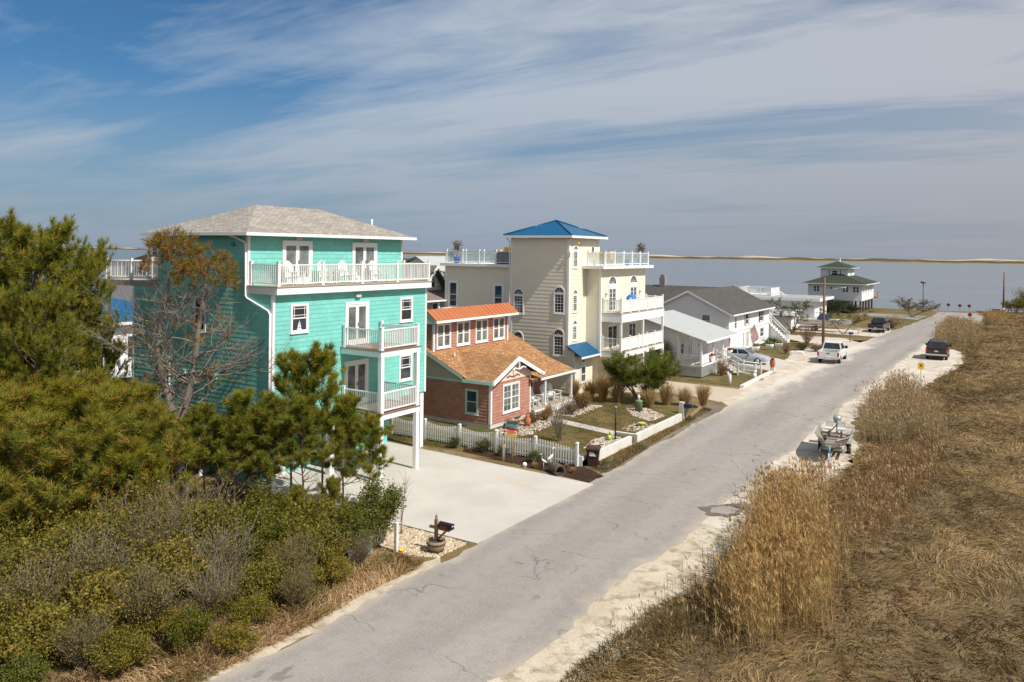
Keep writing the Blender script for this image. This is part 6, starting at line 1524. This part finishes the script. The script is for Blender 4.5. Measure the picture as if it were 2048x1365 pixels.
def boat_a():
    t = thing('aluminium_boat', 'open aluminium fishing boat on a trailer beside the reeds', 'boat', (-8.3,46.2,-.06), R(180+6), None, world=False)
    b = MB(); b.loft(hull(4.3,1.75,.62,.34,.56), True, False); h = b.build('hull', M['alu'], t)
    b = MB()
    for s in (-1,1):
        pts = [(s*r[4][0]*1.0, r[4][1], r[4][2]+.01) for r in hull(4.3,1.75,.62,.34,.56)]; b.tube(pts, .03, 5)
    b.build('gunwale', M['grey_metal'], h)
    for y in (.9, 2.3, 3.4):
        w = .68 if y < 3 else .5; bit(t, 'bench', 'wood' if y < 3 else 'alu', (-w,w,y,y+.32,.95,1.0))
    for x, y in ((-.3,1.0),(.3,1.05)):
        s = bit(t, 'boat_seat', 'hull_white', (x-.2,x+.2,y-.2,y+.2,1.15,1.25),(x-.2,x+.2,y-.27,y-.19,1.2,1.6)); bit(s, 'seat_pedestal', 'black', (x-.04,x+.04,y-.04,y+.04,.8,1.15))
    b = MB(); b.tube([(.35,3.5,1.2),(.1,2.2,1.35),(-.1,1.2,1.5)], .03, 6); b.tube([(.3,3.6,1.15),(.3,3.3,1.22)], .09, 8); b.build('trolling_motor', M['black'], t)
    outboard(t, -.02, .95, 'grey_metal', .95); trailer(t, 4.3, 1.2, 'grey_metal', .9, 1.3, .28)
boat_a()
def boat_b():
    t = thing('white_skiff', 'long white skiff with a blue covered console on a trailer', 'boat', (-26.0,115.2,0), R(-90), None, world=False)
    b = MB(); b.loft(hull(7.0,2.3,.85,.12,.75), True, False); b.build('hull', M['hull_white'], t)
    b = MB(); b.loft([[(x_*w,3.4+y_*l,z) for x_,y_ in ((-1,-1),(1,-1),(1,1),(-1,1))] for z,w,l in ((1.2,.6,.75),(1.7,.6,.7),(2.25,.4,.45),(2.4,.15,.2))], True, False); b.build('console_cover', plain('blue canvas', (.025,.05,.16), .85, .2, 4), t)
    outboard(t, -.05, 1.35, 'white', 1.3); trailer(t, 7.0, 1.5, 'grey_metal', 1.2, 2.3, .34)
    bit(t, 'fore_deck', 'hull_white', (-.7,.7,5.2,6.3,1.62,1.68))
boat_b()
# ================================================================== fences, walls, street furniture
def picket_fence():
    t = thing('picket_fence', 'white vinyl picket fence with scalloped tops beside the mulch bed', 'fence', (-24,34.35,0))
    X = [-18.0,-20.35,-22.7,-25.05,-27.4,-29.75,-32.1,-34.45]; y = 34.35
    for i, x in enumerate(X):
        p = MB(); p.box(x-.06,x+.06,y-.06,y+.06,0,1.12); p.box(x-.08,x+.08,y-.08,y+.08,1.12,1.15); p.box(x-.05,x+.05,y-.05,y+.05,1.15,1.19); p.build('post', M['white'], t)
        if i == len(X)-1: break
        b = MB(); x2 = X[i+1]; a0, a1 = x2+.06, x-.06
        b.box(a0,a1,y-.02,y+.02,.18,.27); b.box(a0,a1,y-.02,y+.02,.70,.79)
        n = 15
        for k in range(n):
            c = a0+(a1-a0)*(k+.5)/n; u = (c-a0)/(a1-a0); z = 1.04-.14*math.sin(math.pi*u) if i else .86+.2*(1-u)*1.0
            z = z if i else .84+.22*(1-u)
            b.box(c-.032,c+.032,y-.045,y-.021,.08,z); b.face([(c-.032,y-.045,z),(c+.032,y-.045,z),(c,y-.033,z+.05)]); b.face([(c+.032,y-.021,z),(c-.032,y-.021,z),(c,y-.033,z+.05)])
        b.build('picket_panel', M['white'], t)
picket_fence()
def wallthing(label, boxes):
    b = MB()
    for q in boxes: b.box(*q)
    o = b.build('garden_wall', M['block']); tag(o, label, 'wall')
wallthing('low white concrete wall between the brown bin and the gap', [(-17.82,-17.62,35.6,40.0,-.05,.46)])
wallthing('longer low white concrete wall beyond the gap, up to the dark mailbox', [(-17.75,-17.55,40.55,47.4,-.05,.46),(-18.9,-17.75,40.55,40.75,-.05,.44)])
wallthing('short concrete wall end beside the last fence post', [(-18.05,-17.75,34.42,35.0,-.05,.5)])
def trash_bin():
    t = thing('wheeled_bin', 'brown wheeled rubbish bin standing by the white wall', 'bin', (-17.42,34.95,0), R(20), None, world=False)
    m = plain('brown bin plastic', (.055,.026,.018), .5, .12); b = MB()
    b.loft([[(x_*w,y_*d,z) for x_,y_ in ((-1,-1),(1,-1),(1,1),(-1,1))] for z,w,d in ((.05,.23,.24),(.75,.29,.32),(.76,.32,.35),(.86,.33,.36))], True, False); b.build('bin_body', m, t)
    b = MB(); b.loft([[(x_*w,y_*d-.02,z) for x_,y_ in ((-1,-1),(1,-1),(1,1),(-1,1))] for z,w,d in ((.861,.35,.39),(.91,.34,.38),(.97,.2,.24))], True, False); b.build('lid', m, t)
    b = MB()
    for r_ in range(3): b.box(-.16,.16-.05*r_,-.338,-.325,.55+.07*r_,.59+.07*r_)
    b.build('lettering', M['white'], t)
    for s in (-1,1):
        b = MB(); b.tube([(s*.2,.25,.11),(s*.28,.25,.11)], .11, 12); b.build('wheel', M['rubber'], t)
    b = MB(); b.tube([(-.26,.4,.86),(.26,.4,.86)], .02, 6); b.build('handle', m, t)
trash_bin()
def barrel_mailbox():
    t = thing('mailbox', 'black mailbox on a wooden post rising from a half barrel planter', 'mailbox', (-16.88,21.85,0), 0, None, world=False)
    b = MB(); b.lathe((0,0,0), [(.24,0),(.30,.2),(.335,.42),(.30,.42),(.29,.34),(.01,.34)], 18); o = b.build('barrel', M['wood'], t)
    for z, r_ in ((.08,.27),(.30,.325)):
        b = MB(); b.lathe((0,0,z), [(r_,0),(r_+.012,0),(r_+.012,.03),(r_,.03)], 18); b.build('hoop', M['black'], o)
    b = MB(); b.lathe((0,0,.345), [(.28,0),(.2,.03),(.01,.05)], 14); b.build('soil', M['soil'], o)
    w = plain('pressure treated post', (.27,.17,.085), .85, .2, 3, stretch=(3,3,.5))
    b = MB(); b.box(-.05,.05,-.05,.05,.35,1.12); b.lathe((0,0,1.12), [(.045,0),(.055,.02),(.03,.04),(.05,.09),(.035,.14),(.008,.19)], 10); b.build('post', w, t)
    b = MB(); b.box(-.28,.56,-.045,.045,.80,.88); b.tube([(.04,0,.42),(.42,0,.80)], .04, 4); b.build('bracket', w, t)
    b = MB(); rings = []
    for x in (.16,.68): rings.append([(x,-.1,.885),(x,.1,.885)]+[(x,.1*math.cos(a),1.0+.1*math.sin(a)) for a in [math.pi*i/8 for i in range(9)]])
    b.loft(rings, True, False); bx = b.build('mailbox_body', M['black'], t)
    b = MB(); b.box(.68,.70,-.095,.095,.89,1.08); b.build('mailbox_door', M['black'], bx); b = MB(); b.box(.70,.715,-.05,.05,1.0,1.02); b.build('handle', M['white'], bx)
    # house number in red on the side: 37232-like strokes kept as the four visible digits
    cu = bpy.data.curves.new('house_number', 'FONT'); cu.body = '38339'; cu.size = .12; cu.extrude = .002
    tx = bpy.data.objects.new('tmp', cu); COL.objects.link(tx); dg = bpy.context.evaluated_depsgraph_get(); me = bpy.data.meshes.new_from_object(tx.evaluated_get(dg)); COL.objects.unlink(tx)
    me.transform(Matrix.Translation((.21,-.103,.90)) @ Matrix.Rotation(R(90),4,'X')); me.materials.append(M['red']); o = link('house_number', me, bx)
barrel_mailbox()
def simple(name, label, cat, parts, loc, rz=0, group=None):
    t = thing(name, label, cat, loc, rz, group, world=False)
    for n, m, f in parts:
        b = MB(); f(b); b.build(n, M[m] if isinstance(m, str) else m, t)
    return t
bark_white = bricky('peeling white paint', (.72,.70,.66), (.60,.57,.52), (.30,.24,.18), .06, .11, .006)
simple('marker_post', 'white painted marker post where the thicket meets the pebbles', 'post', (('post', plain('peeling white post', (.68,.66,.62), .8, .25, 6, 18), lambda b: (b.box(-.055,.055,-.055,.055,0,1.02), b.box(-.06,.06,-.06,.06,1.02,1.05))),('bracket','white_wood', lambda b: b.tube([(-.05,0,.96),(-.35,.05,1.0)], .02, 5))), (-17.95,21.0,0))
simple('utility_box', 'small pale green utility pedestal under the dark green bush', 'utility box', (('cabinet', plain('faded green box', (.24,.34,.28), .6, .15, 4), lambda b: b.box(-.12,.12,-.12,.12,0,.62)),('cap','grey_metal', lambda b: b.box(-.135,.135,-.135,.135,.62,.68))), (-18.55,20.2,0))
def yard_sign():
    t = simple('yard_sign', 'small white and blue yard sign stuck in the straw', 'sign', (('sign_board','white', lambda b: b.box(-.17,.17,-.01,.01,.14,.52)),('stake','black', lambda b: (b.box(-.14,-.125,-.006,.006,0,.14), b.box(.125,.14,-.006,.006,0,.14)))), (-18.35,19.35,0), R(35))
    for n, m, q in (('sign_band','blue',(-.15,.15,-.0125,-.0105,.42,.49)),('sign_mark','red',(-.13,-.02,-.0125,-.0105,.18,.24))):
        b = MB(); b.box(*q); b.build(n, M[m], t)
yard_sign()
simple('flower_pot', 'tiny yellow flower pot at the foot of the white marker post', 'flower pot', (('pot','orange_terra', lambda b: b.lathe((0,0,0), [(.05,0),(.08,.12),(.01,.12)], 10)),('flowers','yellow', lambda b: [b.ball((.05*math.cos(i),.05*math.sin(i),.16+.02*(i%2)),.045,5) for i in range(6)])), (-17.7,20.95,0))
def fish_sign():
    t = simple('fish_sign', 'wooden post carrying bright fish shaped boards in the mulch bed', 'sign', (('post','wood', lambda b: b.tube([(0,0,0),(0,0,1.75)], .05, 8)),), (-20.9,33.05,0))
    for k, (z, m, s) in enumerate(((1.85,'teal',.34),(1.70,'red',.38),(1.55,plain('pink board', (.75,.25,.22), .6),.3),(1.38,'yellow',.36))):
        b = MB(); n = 12; P = [(.0+s*math.cos(2*math.pi*i/n), -.06-.012*k, z+.075*math.sin(2*math.pi*i/n)) for i in range(n)]; Q = [(x,y-.02,zz) for x,y,zz in P]
        b.face(Q); b.face(P[::-1]); [b.face([P[i],P[(i+1)%n],Q[(i+1)%n],Q[i]]) for i in range(n)]
        tl = [(-s,-.07-.012*k,z),(-s-.12,-.07-.012*k,z+.08),(-s-.12,-.07-.012*k,z-.08)]; b.face(tl); b.face(tl[::-1])
        b.build('fish_board', M[m] if isinstance(m,str) else m, t)
fish_sign()
simple('bollard', 'short white bollard in the mulch bed next to the fish sign', 'bollard', (('post','white', lambda b: b.lathe((0,0,0), [(.07,0),(.07,.66),(.085,.68),(.085,.78),(.05,.82)], 12)),), (-21.45,33.15,0))
def heron(label, loc, rz, s):
    def body(b):
        b.loft([[(w*math.cos(a), y, z+w*1.1*math.sin(a)) for a in [2*math.pi*i/8 for i in range(8)]] for y,z,w in ((-.22,.50,.01),(-.1,.55,.06),(.02,.60,.08),(.12,.68,.05),(.15,.8,.022),(.10,.9,.02),(.13,1.0,.022),(.19,1.04,.03),(.24,1.03,.012),(.36,1.0,.004))], True, True)
    t = thing('heron_statue', label, 'statue', loc, rz, None, world=False); t.scale = (s,)*3
    b = MB(); body(b); b.build('body', M['white_wood'], t)
    for x in (-.03,.03):
        b = MB(); b.tube([(x,.0,.54),(x,.01,.28),(x,-.01,0)], .012, 5); b.build('leg', M['white_wood'], t)
heron('white metal heron statue with neck bent, left of the pair in the mulch', (-19.05,32.95,0), R(120), .72)
heron('white metal heron statue standing taller, right of the pair in the mulch', (-18.85,33.25,0), R(-20), .95)
simple('culvert_pipe', 'short dark pipe lying open-ended in the mulch bed', 'pipe', (('pipe', plain('dark concrete pipe', (.11,.085,.065), .9, .2, 5), lambda b: b.loft([[(.26*math.cos(a),y,.24+.26*math.sin(a)) for a in [2*math.pi*i/18 for i in range(18)]]+[(.21*math.cos(a),y,.24+.21*math.sin(a)) for a in [2*math.pi*i/18 for i in range(17,-1,-1)]] for y in (-.4,.42)], True, False)),('soil','soil', lambda b: b.box(-.15,.15,-.3,.36,.06,.13))), (-18.2,32.7,0), R(-127))
simple('globe_ornament', 'white round ornament in the mulch near the driveway edge', 'ornament', (('globe','white', lambda b: b.ball((0,0,.12),.11,8)),('foot','white', lambda b: b.lathe((0,0,0), [(.07,0),(.04,.04)], 8))), (-20.05,32.85,0))
for i, (x, y, s) in enumerate(((-19.5,32.9,1.2),(-19.2,33.7,1),(-17.6,33.2,1.1),(-18.3,33.9,.8),(-23.9,33.7,1.1),(-21.3,33.9,.9))):
    t = link('straw_tuft', og[0]); t.location = (x,y,.02); t.scale = (.24*s,.24*s,.2*s); tag(t, 'small tan grass tuft planted in the dark mulch bed', 'grass tuft', 'small tufts in the mulch bed')
simple('lamp_post', 'slim black garden lamp post behind the gap in the white wall', 'lamp post', (('post','black', lambda b: (b.tube([(0,0,0),(0,0,1.72)], .04, 8), b.lathe((0,0,0), [(.08,0),(.08,.08),(.045,.14)], 10))),('cap','grey_metal', lambda b: b.lathe((0,0,1.72), [(.05,0),(.065,.05),(.02,.09)], 10))), (-18.3,39.35,.3))
simple('garden_ornament', 'lime green garden ornament at the foot of the black lamp post', 'ornament', (('ornament', plain('lime plastic', (.42,.55,.06), .5), lambda b: (b.ball((0,0,.16),.14,6,(1,1,1.2)), b.ball((.05,.02,.42),.09,6))),), (-18.5,39.0,.3))
simple('garden_ornament', 'lime green garden bowl on the stones beyond the black lamp post', 'ornament', (('ornament', plain('lime bowl', (.42,.55,.10), .5), lambda b: b.lathe((0,0,0), [(.08,0),(.2,.14),(.24,.2),(.2,.2),(.1,.1)], 10)),), (-18.5,43.4,.3))
simple('utility_box', 'green round utility pedestal on the lawn by the pine', 'utility box', (('cabinet', plain('green pedestal', (.16,.22,.12), .7, .15, 4), lambda b: b.lathe((0,0,0), [(.26,0),(.24,.62),(.26,.66),(.2,.72)], 12)),('ornament','block', lambda b: (b.lathe((0,0,.72), [(.1,0),(.06,.1),(.12,.18),(.04,.34)], 8)))), (-20.4,47.3,.3))
simple('mailbox', 'dark mailbox on a white post at the end of the long white wall', 'mailbox', (('post','block', lambda b: b.box(-.14,.14,-.14,.14,0,1.02)),('mailbox_body', plain('navy box', (.02,.022,.04), .4), lambda b: b.loft([[(x,-.1,.72),(x,.1,.72)]+[(x,.1*math.cos(a),.86+.1*math.sin(a)) for a in [math.pi*i/6 for i in range(7)]] for x in (.14,.68)], True, False)),('bracket','wood', lambda b: b.box(.14,.5,-.05,.05,.62,.715)),('stake','wood', lambda b: b.box(.24,.33,-.05,.05,0,.62))), (-17.9,48.3,0))
simple('bollard', 'white marker post on the lawn near the tan driveway', 'bollard', (('post','white', lambda b: b.tube([(0,0,0),(0,0,.85),(0,0,.92)], [.11,.11,.05], 10)),), (-19.25,62.6,0))
simple('bollard', 'smaller white pipe on the lawn below the porch cottage', 'bollard', (('post','white', lambda b: b.tube([(0,0,0),(0,0,.5),(0,0,.55)], [.07,.07,.04], 10)),), (-20.5,66.1,0))
simple('planter', 'terracotta urn on a pillar at the corner of the kerb by the silver sedan', 'planter', (('pillar','block', lambda b: b.box(-.18,.18,-.18,.18,0,.45)),('urn','orange_terra', lambda b: b.lathe((0,0,.45), [(.15,0),(.25,.3),(.22,.55),(.26,.62),(.05,.62)], 12)),('plant','soil', lambda b: b.ball((0,0,1.12),.16,6))), (-18.3,71.8,0))
simple('statue', 'small white statue on the kerb by the stair railing', 'statue', (('statue','white', lambda b: (b.ball((0,0,.28),.17,7,(1,1,1.5)), b.ball((.06,0,.6),.12,7), b.box(-.15,.15,-.12,.12,0,.06))),), (-18.6,67.2,.0))
def potplant(label, loc, s, plant_=True):
    t = simple('potted_plant' if plant_ else 'blue_pot', label, 'potted plant' if plant_ else 'pot', (('pot','blue', lambda b: b.lathe((0,0,0), [(.2,0),(.27,.3),(.28,.55),(.23,.55),(.2,.45),(.01,.45)], 14)),), loc); t.scale = (s,)*3
    if plant_:
        b = MB(); b.tube([(0,0,.45),(.03,0,1.0),(0,.02,1.5)], .03, 5); b.build('stem', M['wood'], t)
        g = np.random.default_rng(int(abs(loc[0])*10)); P = np.stack([g.normal(0,.15,220),g.normal(0,.15,220),1.0+g.uniform(0,.75,220)],1); V, Fc, c = leaves(P, pick([(.12,.085,.04),(.17,.11,.05),(.08,.07,.03)],220), .16, .05, 2); link('foliage', npmesh('foliage', V, Fc, M['leaf'], c), t)
potplant('bushy plant in a blue pot at the road end of the tower house roof deck', (-26.15,60.6,9.43), .95); potplant('bushy plant in a blue pot at the rear end of the tower house roof deck', (-37.9,51.3,9.43), .95); potplant('empty blue pot behind the glass rail on the roof deck', (-26.2,58.0,9.43), .9, False)
def ychair(label, loc, rz):
    t = thing('yellow_chair', label, 'chair', loc, rz, 'yellow chairs on the roof deck', world=False)
    bit(t, 'seat', 'yellow', (-.25,.25,-.25,.25,.44,.48)); bit(t, 'backrest', 'yellow', *[(-.25+.11*i,-.18+.11*i,.23,.26,.48,1.02) for i in range(5)], (-.25,.25,.232,.258,1.02,1.08))
    for x in (-.23,.19):
        for y in (-.25,.21): bit(t, 'leg', 'yellow', (x,x+.04,y,y+.04,0,.44))
        bit(t, 'arm', 'yellow', (x-.01,x+.05,-.25,.23,.66,.69))
    return t
ychair('yellow chair at the front of the roof deck, beside the tower', (-26.4,54.4,9.43), R(160)); ychair('yellow chair at the front of the roof deck, farther from the tower', (-26.4,56.2,9.43), R(60)); ychair('tilted yellow chair on the rear roof deck behind the glass', (-33.6,51.8,9.43), R(200))
def ytable():
    t = thing('bar_table', 'tall yellow slatted bar table on the rear roof deck beside the tower', 'table', (-33.2,53.0,9.43), 0, None, world=False)
    bit(t, 'tabletop', 'yellow', *[(-1.2,1.1,-.4+.17*i,-.25+.17*i,1.28,1.33) for i in range(5)])
    for x in (-1.05,-.4,.3,.95): bit(t, 'leg', 'yellow', (x,x+.09,-.3,-.21,0,1.28),(x,x+.09,.2,.29,0,1.28),(x+.02,x+.07,-.2,.2,.5,.58))
    bit(t, 'apron', 'yellow', (-1.1,1.0,-.34,-.31,1.06,1.27))
ytable()
simple('grill', 'dark grill cover standing against the tower on the rear roof deck', 'grill', (('cover', plain('charcoal cover', (.03,.032,.036), .8), lambda b: b.loft([[(x_*w,y_*.32,z) for x_,y_ in ((-1,-1),(1,-1),(1,1),(-1,1))] for z,w in ((0,.85),(.8,.85),(.98,.6))], True, False)),('wheel','black', lambda b: b.tube([(-.8,-.34,.08),(-.8,-.3,.08)], .08, 10))), (-33.1,51.4,9.43))
simple('ball_chair', 'round blue chair behind the white panels of the upper porch', 'chair', (('shell', plain('bright blue fabric', (.01,.16,.55), .6), lambda b: b.ball((0,0,.85),.42,9)),('stand','white', lambda b: b.lathe((0,0,0), [(.3,0),(.3,.04),(.05,.08),(.05,.45)], 10))), (-25.2,56.8,5.96))
rc_ = adirondack('rocking_chair', 'white rocking chair at the cottage porch, nearest the red wall', 'chair', (-25.5,42.55,.75), R(90), 'white rocking chairs on the cottage porch', True)
for y, l in ((43.25,'white rocking chair at the cottage porch, just before the first post'),(44.6,'white rocking chair at the cottage porch, just past the first post'),(45.5,'white rocking chair at the cottage porch, farthest from the red wall')): dup(rc_, (-25.6,y,.75), R(90+rng.uniform(-10,10)), l)
simple('terracotta_jar', 'terracotta jar among the brown bushes before the cottage', 'jar', (('jar','orange_terra', lambda b: b.lathe((0,0,0), [(.12,0),(.2,.2),(.2,.42),(.1,.6),(.13,.68),(.05,.68)], 12)),), (-23.9,39.4,.3))
simple('heron_statue', 'thin rusty garden heron statue in front of the cottage window', 'statue', (('statue', plain('rusty steel', (.22,.09,.05), .8), lambda b: (b.loft([[(w*math.cos(a),y,z+w*math.sin(a)) for a in [2*math.pi*i/7 for i in range(7)]] for y,z,w in ((-.25,.5,.02),(-.05,.55,.1),(.12,.62,.06),(.16,.9,.025),(.2,1.15,.03),(.34,1.12,.008))], True, True), b.tube([(0,0,.5),(0,0,0)], .015, 5))),), (-24.2,38.9,.3), R(-60))
# poles and signs ---------------------------------------------------------------------
def street_pole():
    t = thing('street_light', 'wooden utility pole with a street lamp arm near the white pickup', 'street light', (-18.43,93.9,0), 0, None, world=False)
    b = MB(); b.tube([(0,0,0),(.05,0,4),(.1,0,7.9)], [.16,.14,.10], 10); b.build('pole', M['pole_wood'], t)
    b = MB(); b.tube([(.1,0,5.8),(.6,-.02,6.5),(1.7,-.05,6.85)], .04, 6); a = b.build('lamp_arm', M['grey_metal'], t)
    b = MB(); b.loft([[(x,y_*w-.05,6.86+z_*.07) for y_,z_ in ((-1,-.6),(1,-.6),(.7,1),(-.7,1))] for x,w in ((1.6,.06),(1.8,.14),(2.2,.15),(2.4,.06))], True, False); b.build('lamp_head', M['grey_metal'], a)
street_pole()
simple('utility_pole', 'plain wooden pole standing at the bay end of the marsh', 'utility pole', (('pole','pole_wood', lambda b: b.tube([(0,0,-.2),(.06,0,4),(.12,0,7.7)], [.17,.15,.11], 10)),('guard','grey_metal', lambda b: b.tube([(.0,0,.5),(.01,0,1.1)], .185, 10))), (-2.4,171.6,0))
def warn_sign():
    t = thing('road_sign', 'small square yellow sign on a post in the sandy marsh edge', 'sign', (-6.85,74.6,0), R(8), None, world=False)
    bit(t, 'post', 'grey_metal', (-.025,.025,-.02,.02,0,1.35)); o = bit(t, 'sign_board', 'yellow', (-.22,.22,-.036,-.02,1.0,1.52)); b = MB(); b.tube([(0,-.0361,1.28),(0,-.040,1.28)], .10, 14); b.build('sign_symbol', plain('brown ink', (.25,.14,.02), .6), o)
warn_sign()
for x, y, z, l in ((-11.45,174.6,0,'red diamond marker at the road end, leftmost of the three by the water'),(-9.45,173.4,0,'red diamond marker at the road end, middle of the three by the water'),(-7.9,173.6,0,'red diamond marker at the road end, right of the three by the water'),(-6.6,147.2,0,'red diamond marker standing nearer than the other three on the turning circle')):
    t = thing('diamond_marker', l, 'sign', (x,y,z), R(8), 'red diamond markers at the road end', world=False)
    b = MB(); s = .37; P = [(0,-.02,1.15-s),(s,-.02,1.15),(0,-.02,1.15+s),(-s,-.02,1.15)]; Q = [(a,.0,c) for a,_,c in P]; b.face(P); b.face(Q[::-1]); [b.face([P[i],Q[i],Q[(i+1)%4],P[(i+1)%4]]) for i in range(4)]; b.build('sign_board', M['redsign'], t)
    b = MB(); [b.tube([(dx,-.022,1.15+dz),(dx,-.03,1.15+dz)], .05, 6) for dx, dz in ((0,.22),(0,-.22),(.22,0),(-.22,0),(0,0))]; b.build('reflector', M['black'], t)
    bit(t, 'post', 'grey_metal', (-.03,.03,.001,.04,0,1.2))
simple('mailbox', 'blue mailbox on a thin post at the edge of the shell parking', 'mailbox', (('post','wood', lambda b: b.box(-.05,.05,-.05,.05,0,.95)),('mailbox_body', plain('blue box', (.03,.06,.18), .4), lambda b: b.loft([[(-.18+.5*k,-.13,.95),(-.18+.5*k,.13,.95)]+[(-.18+.5*k,.13*math.cos(a),1.12+.13*math.sin(a)) for a in [math.pi*i/6 for i in range(7)]] for k in (0,1)], True, False))), (-17.0,102.4,0))
simple('nest_pole', 'pole with a bird nest platform standing in the bay', 'pole', (('pole','pole_wood', lambda b: b.tube([(0,0,-1),(0,0,5.1)], .09, 7)),('platform','wood', lambda b: b.box(-.5,.5,-.5,.5,5.1,5.2)),('nest','wood', lambda b: b.ball((0,0,5.4),.55,7,(1,1,.5)))), (-16.8,186,-.3))
simple('utility_box', 'grey-green cabinet at the foot of the plain pole by the bay', 'utility box', (('cabinet', plain('grey green cabinet', (.22,.27,.22), .6), lambda b: b.box(-.6,.6,-.4,.4,0,1.2)),('cap','grey_metal', lambda b: b.box(-.64,.64,-.44,.44,1.2,1.26))), (-3.4,166.5,0))
def railf():
    t = thing('rail_fence', 'weathered grey rail fence by the bay at the right edge', 'fence', (0,172,0))
    for i in range(9):
        x = -1.6+i*1.2; b = MB(); b.box(x-.07,x+.07,171.93,172.07,0,1.15); b.build('post', M['wood'], t)
    for z in (.35,.7,1.02):
        b = MB(); b.box(-1.53,8.0,171.9,171.929,z,z+.13); b.build('rail', M['wood'], t)
railf()
def flag():
    t = thing('flag', 'american flag hanging from a slanted pole on the garage house', 'flag', (-24.3,86.2,0), 0, None, world=False)
    b = MB(); b.tube([(-.6,0,1.75),(.55,-.25,3.0)], .025, 6); b.build('flag_pole', M['white'], t)
    n = 13; red_, wh = MB(), MB(); P0 = Vector((-.05,-.12,2.35)); U = Vector((.6,-.13,.62)); Dn = Vector((.28,.10,-1.55))
    def pt(u, v): return P0+U*u+Dn*v+Vector((.05,.1,0))*math.sin(v*5+u*4)
    for k in range(n):
        for q in range(8): (red_ if k%2 == 0 else wh).face([pt(k/n,q/8),pt((k+1)/n,q/8),pt((k+1)/n,(q+1)/8),pt(k/n,(q+1)/8)])
    red_.build('red_stripes', M['red'], t); wh.build('white_stripes', M['white'], t)
    b = MB(); off = Vector((.01,-.03,0))
    b.face([pt(.46,0)+off,pt(1,0)+off,pt(1,.2)+off,pt(.46,.2)+off]); b.face([pt(.46,.2)+off,pt(1,.2)+off,pt(1,.4)+off,pt(.46,.4)+off]); b.build('canton', plain('navy cloth', (.02,.04,.18), .8), t)
flag()
for x, y, l in ((-23.6,85.6,'white planter tub nearest the garage door'),(-22.9,88.6,'white planter tub in the middle of the garage house bed'),(-22.4,90.4,'white planter tub farthest from the garage door')):
    simple('planter_tub', l, 'planter', (('tub','white', lambda b: b.lathe((0,0,0), [(.3,0),(.42,.5),(.45,.62),(.38,.62),(.36,.5),(.01,.5)], 12)),('plant', plain('planter leaves', (.07,.09,.03), .8, .3, 6), lambda b: [b.ball((.2*math.cos(i*1.3),.2*math.sin(i*1.3),.68+.06*(i%3)),.16,5) for i in range(7)])), (x,y,0), 0, 'white planter tubs')
simple('landscape_log', 'dark timber edging the stones by the dark mailbox', 'log', (('log','wood', lambda b: b.box(-.08,.08,-1.9,1.9,0,.16)),('stake','wood', lambda b: b.box(-.12,-.081,-1.2,-1.14,0,.2))), (-17.75,50.6,0), R(8))
simple('limestone_block', 'pale stone block lying at the lawn corner behind the white pickup', 'stone', (('block','block', lambda b: b.loft([[(x_*w,y_*.35,z) for x_,y_ in ((-1,-.8),(-.6,-1),(.8,-1),(1,.6),(.5,1),(-.9,.9))] for z,w in ((0,.8),(.25,.75),(.35,.5))], True, False)),('moss','soil', lambda b: b.box(-.3,-.1,-.1,.1,.34,.352))), (-19.5,86.2,0), R(20))
b = MB()
for i in range(24):
    u, v = i/24, (i+1)/24; f = lambda q: (-17.6-2.7*q, 30.0+.62*q); w = lambda q: .02+.10*q*(1.1-q)**.5
    (ax,ay),(cx,cy) = f(u), f(v); b.face([(ax,ay-w(u),.034),(cx,cy-w(v),.034),(cx,cy+w(v),.034),(ax,ay+w(u),.034)][::-1])
st_ = b.build('rust_stain', plain('rusty stain', (.56,.43,.28), .9, .12)); st_['kind'] = 'structure'
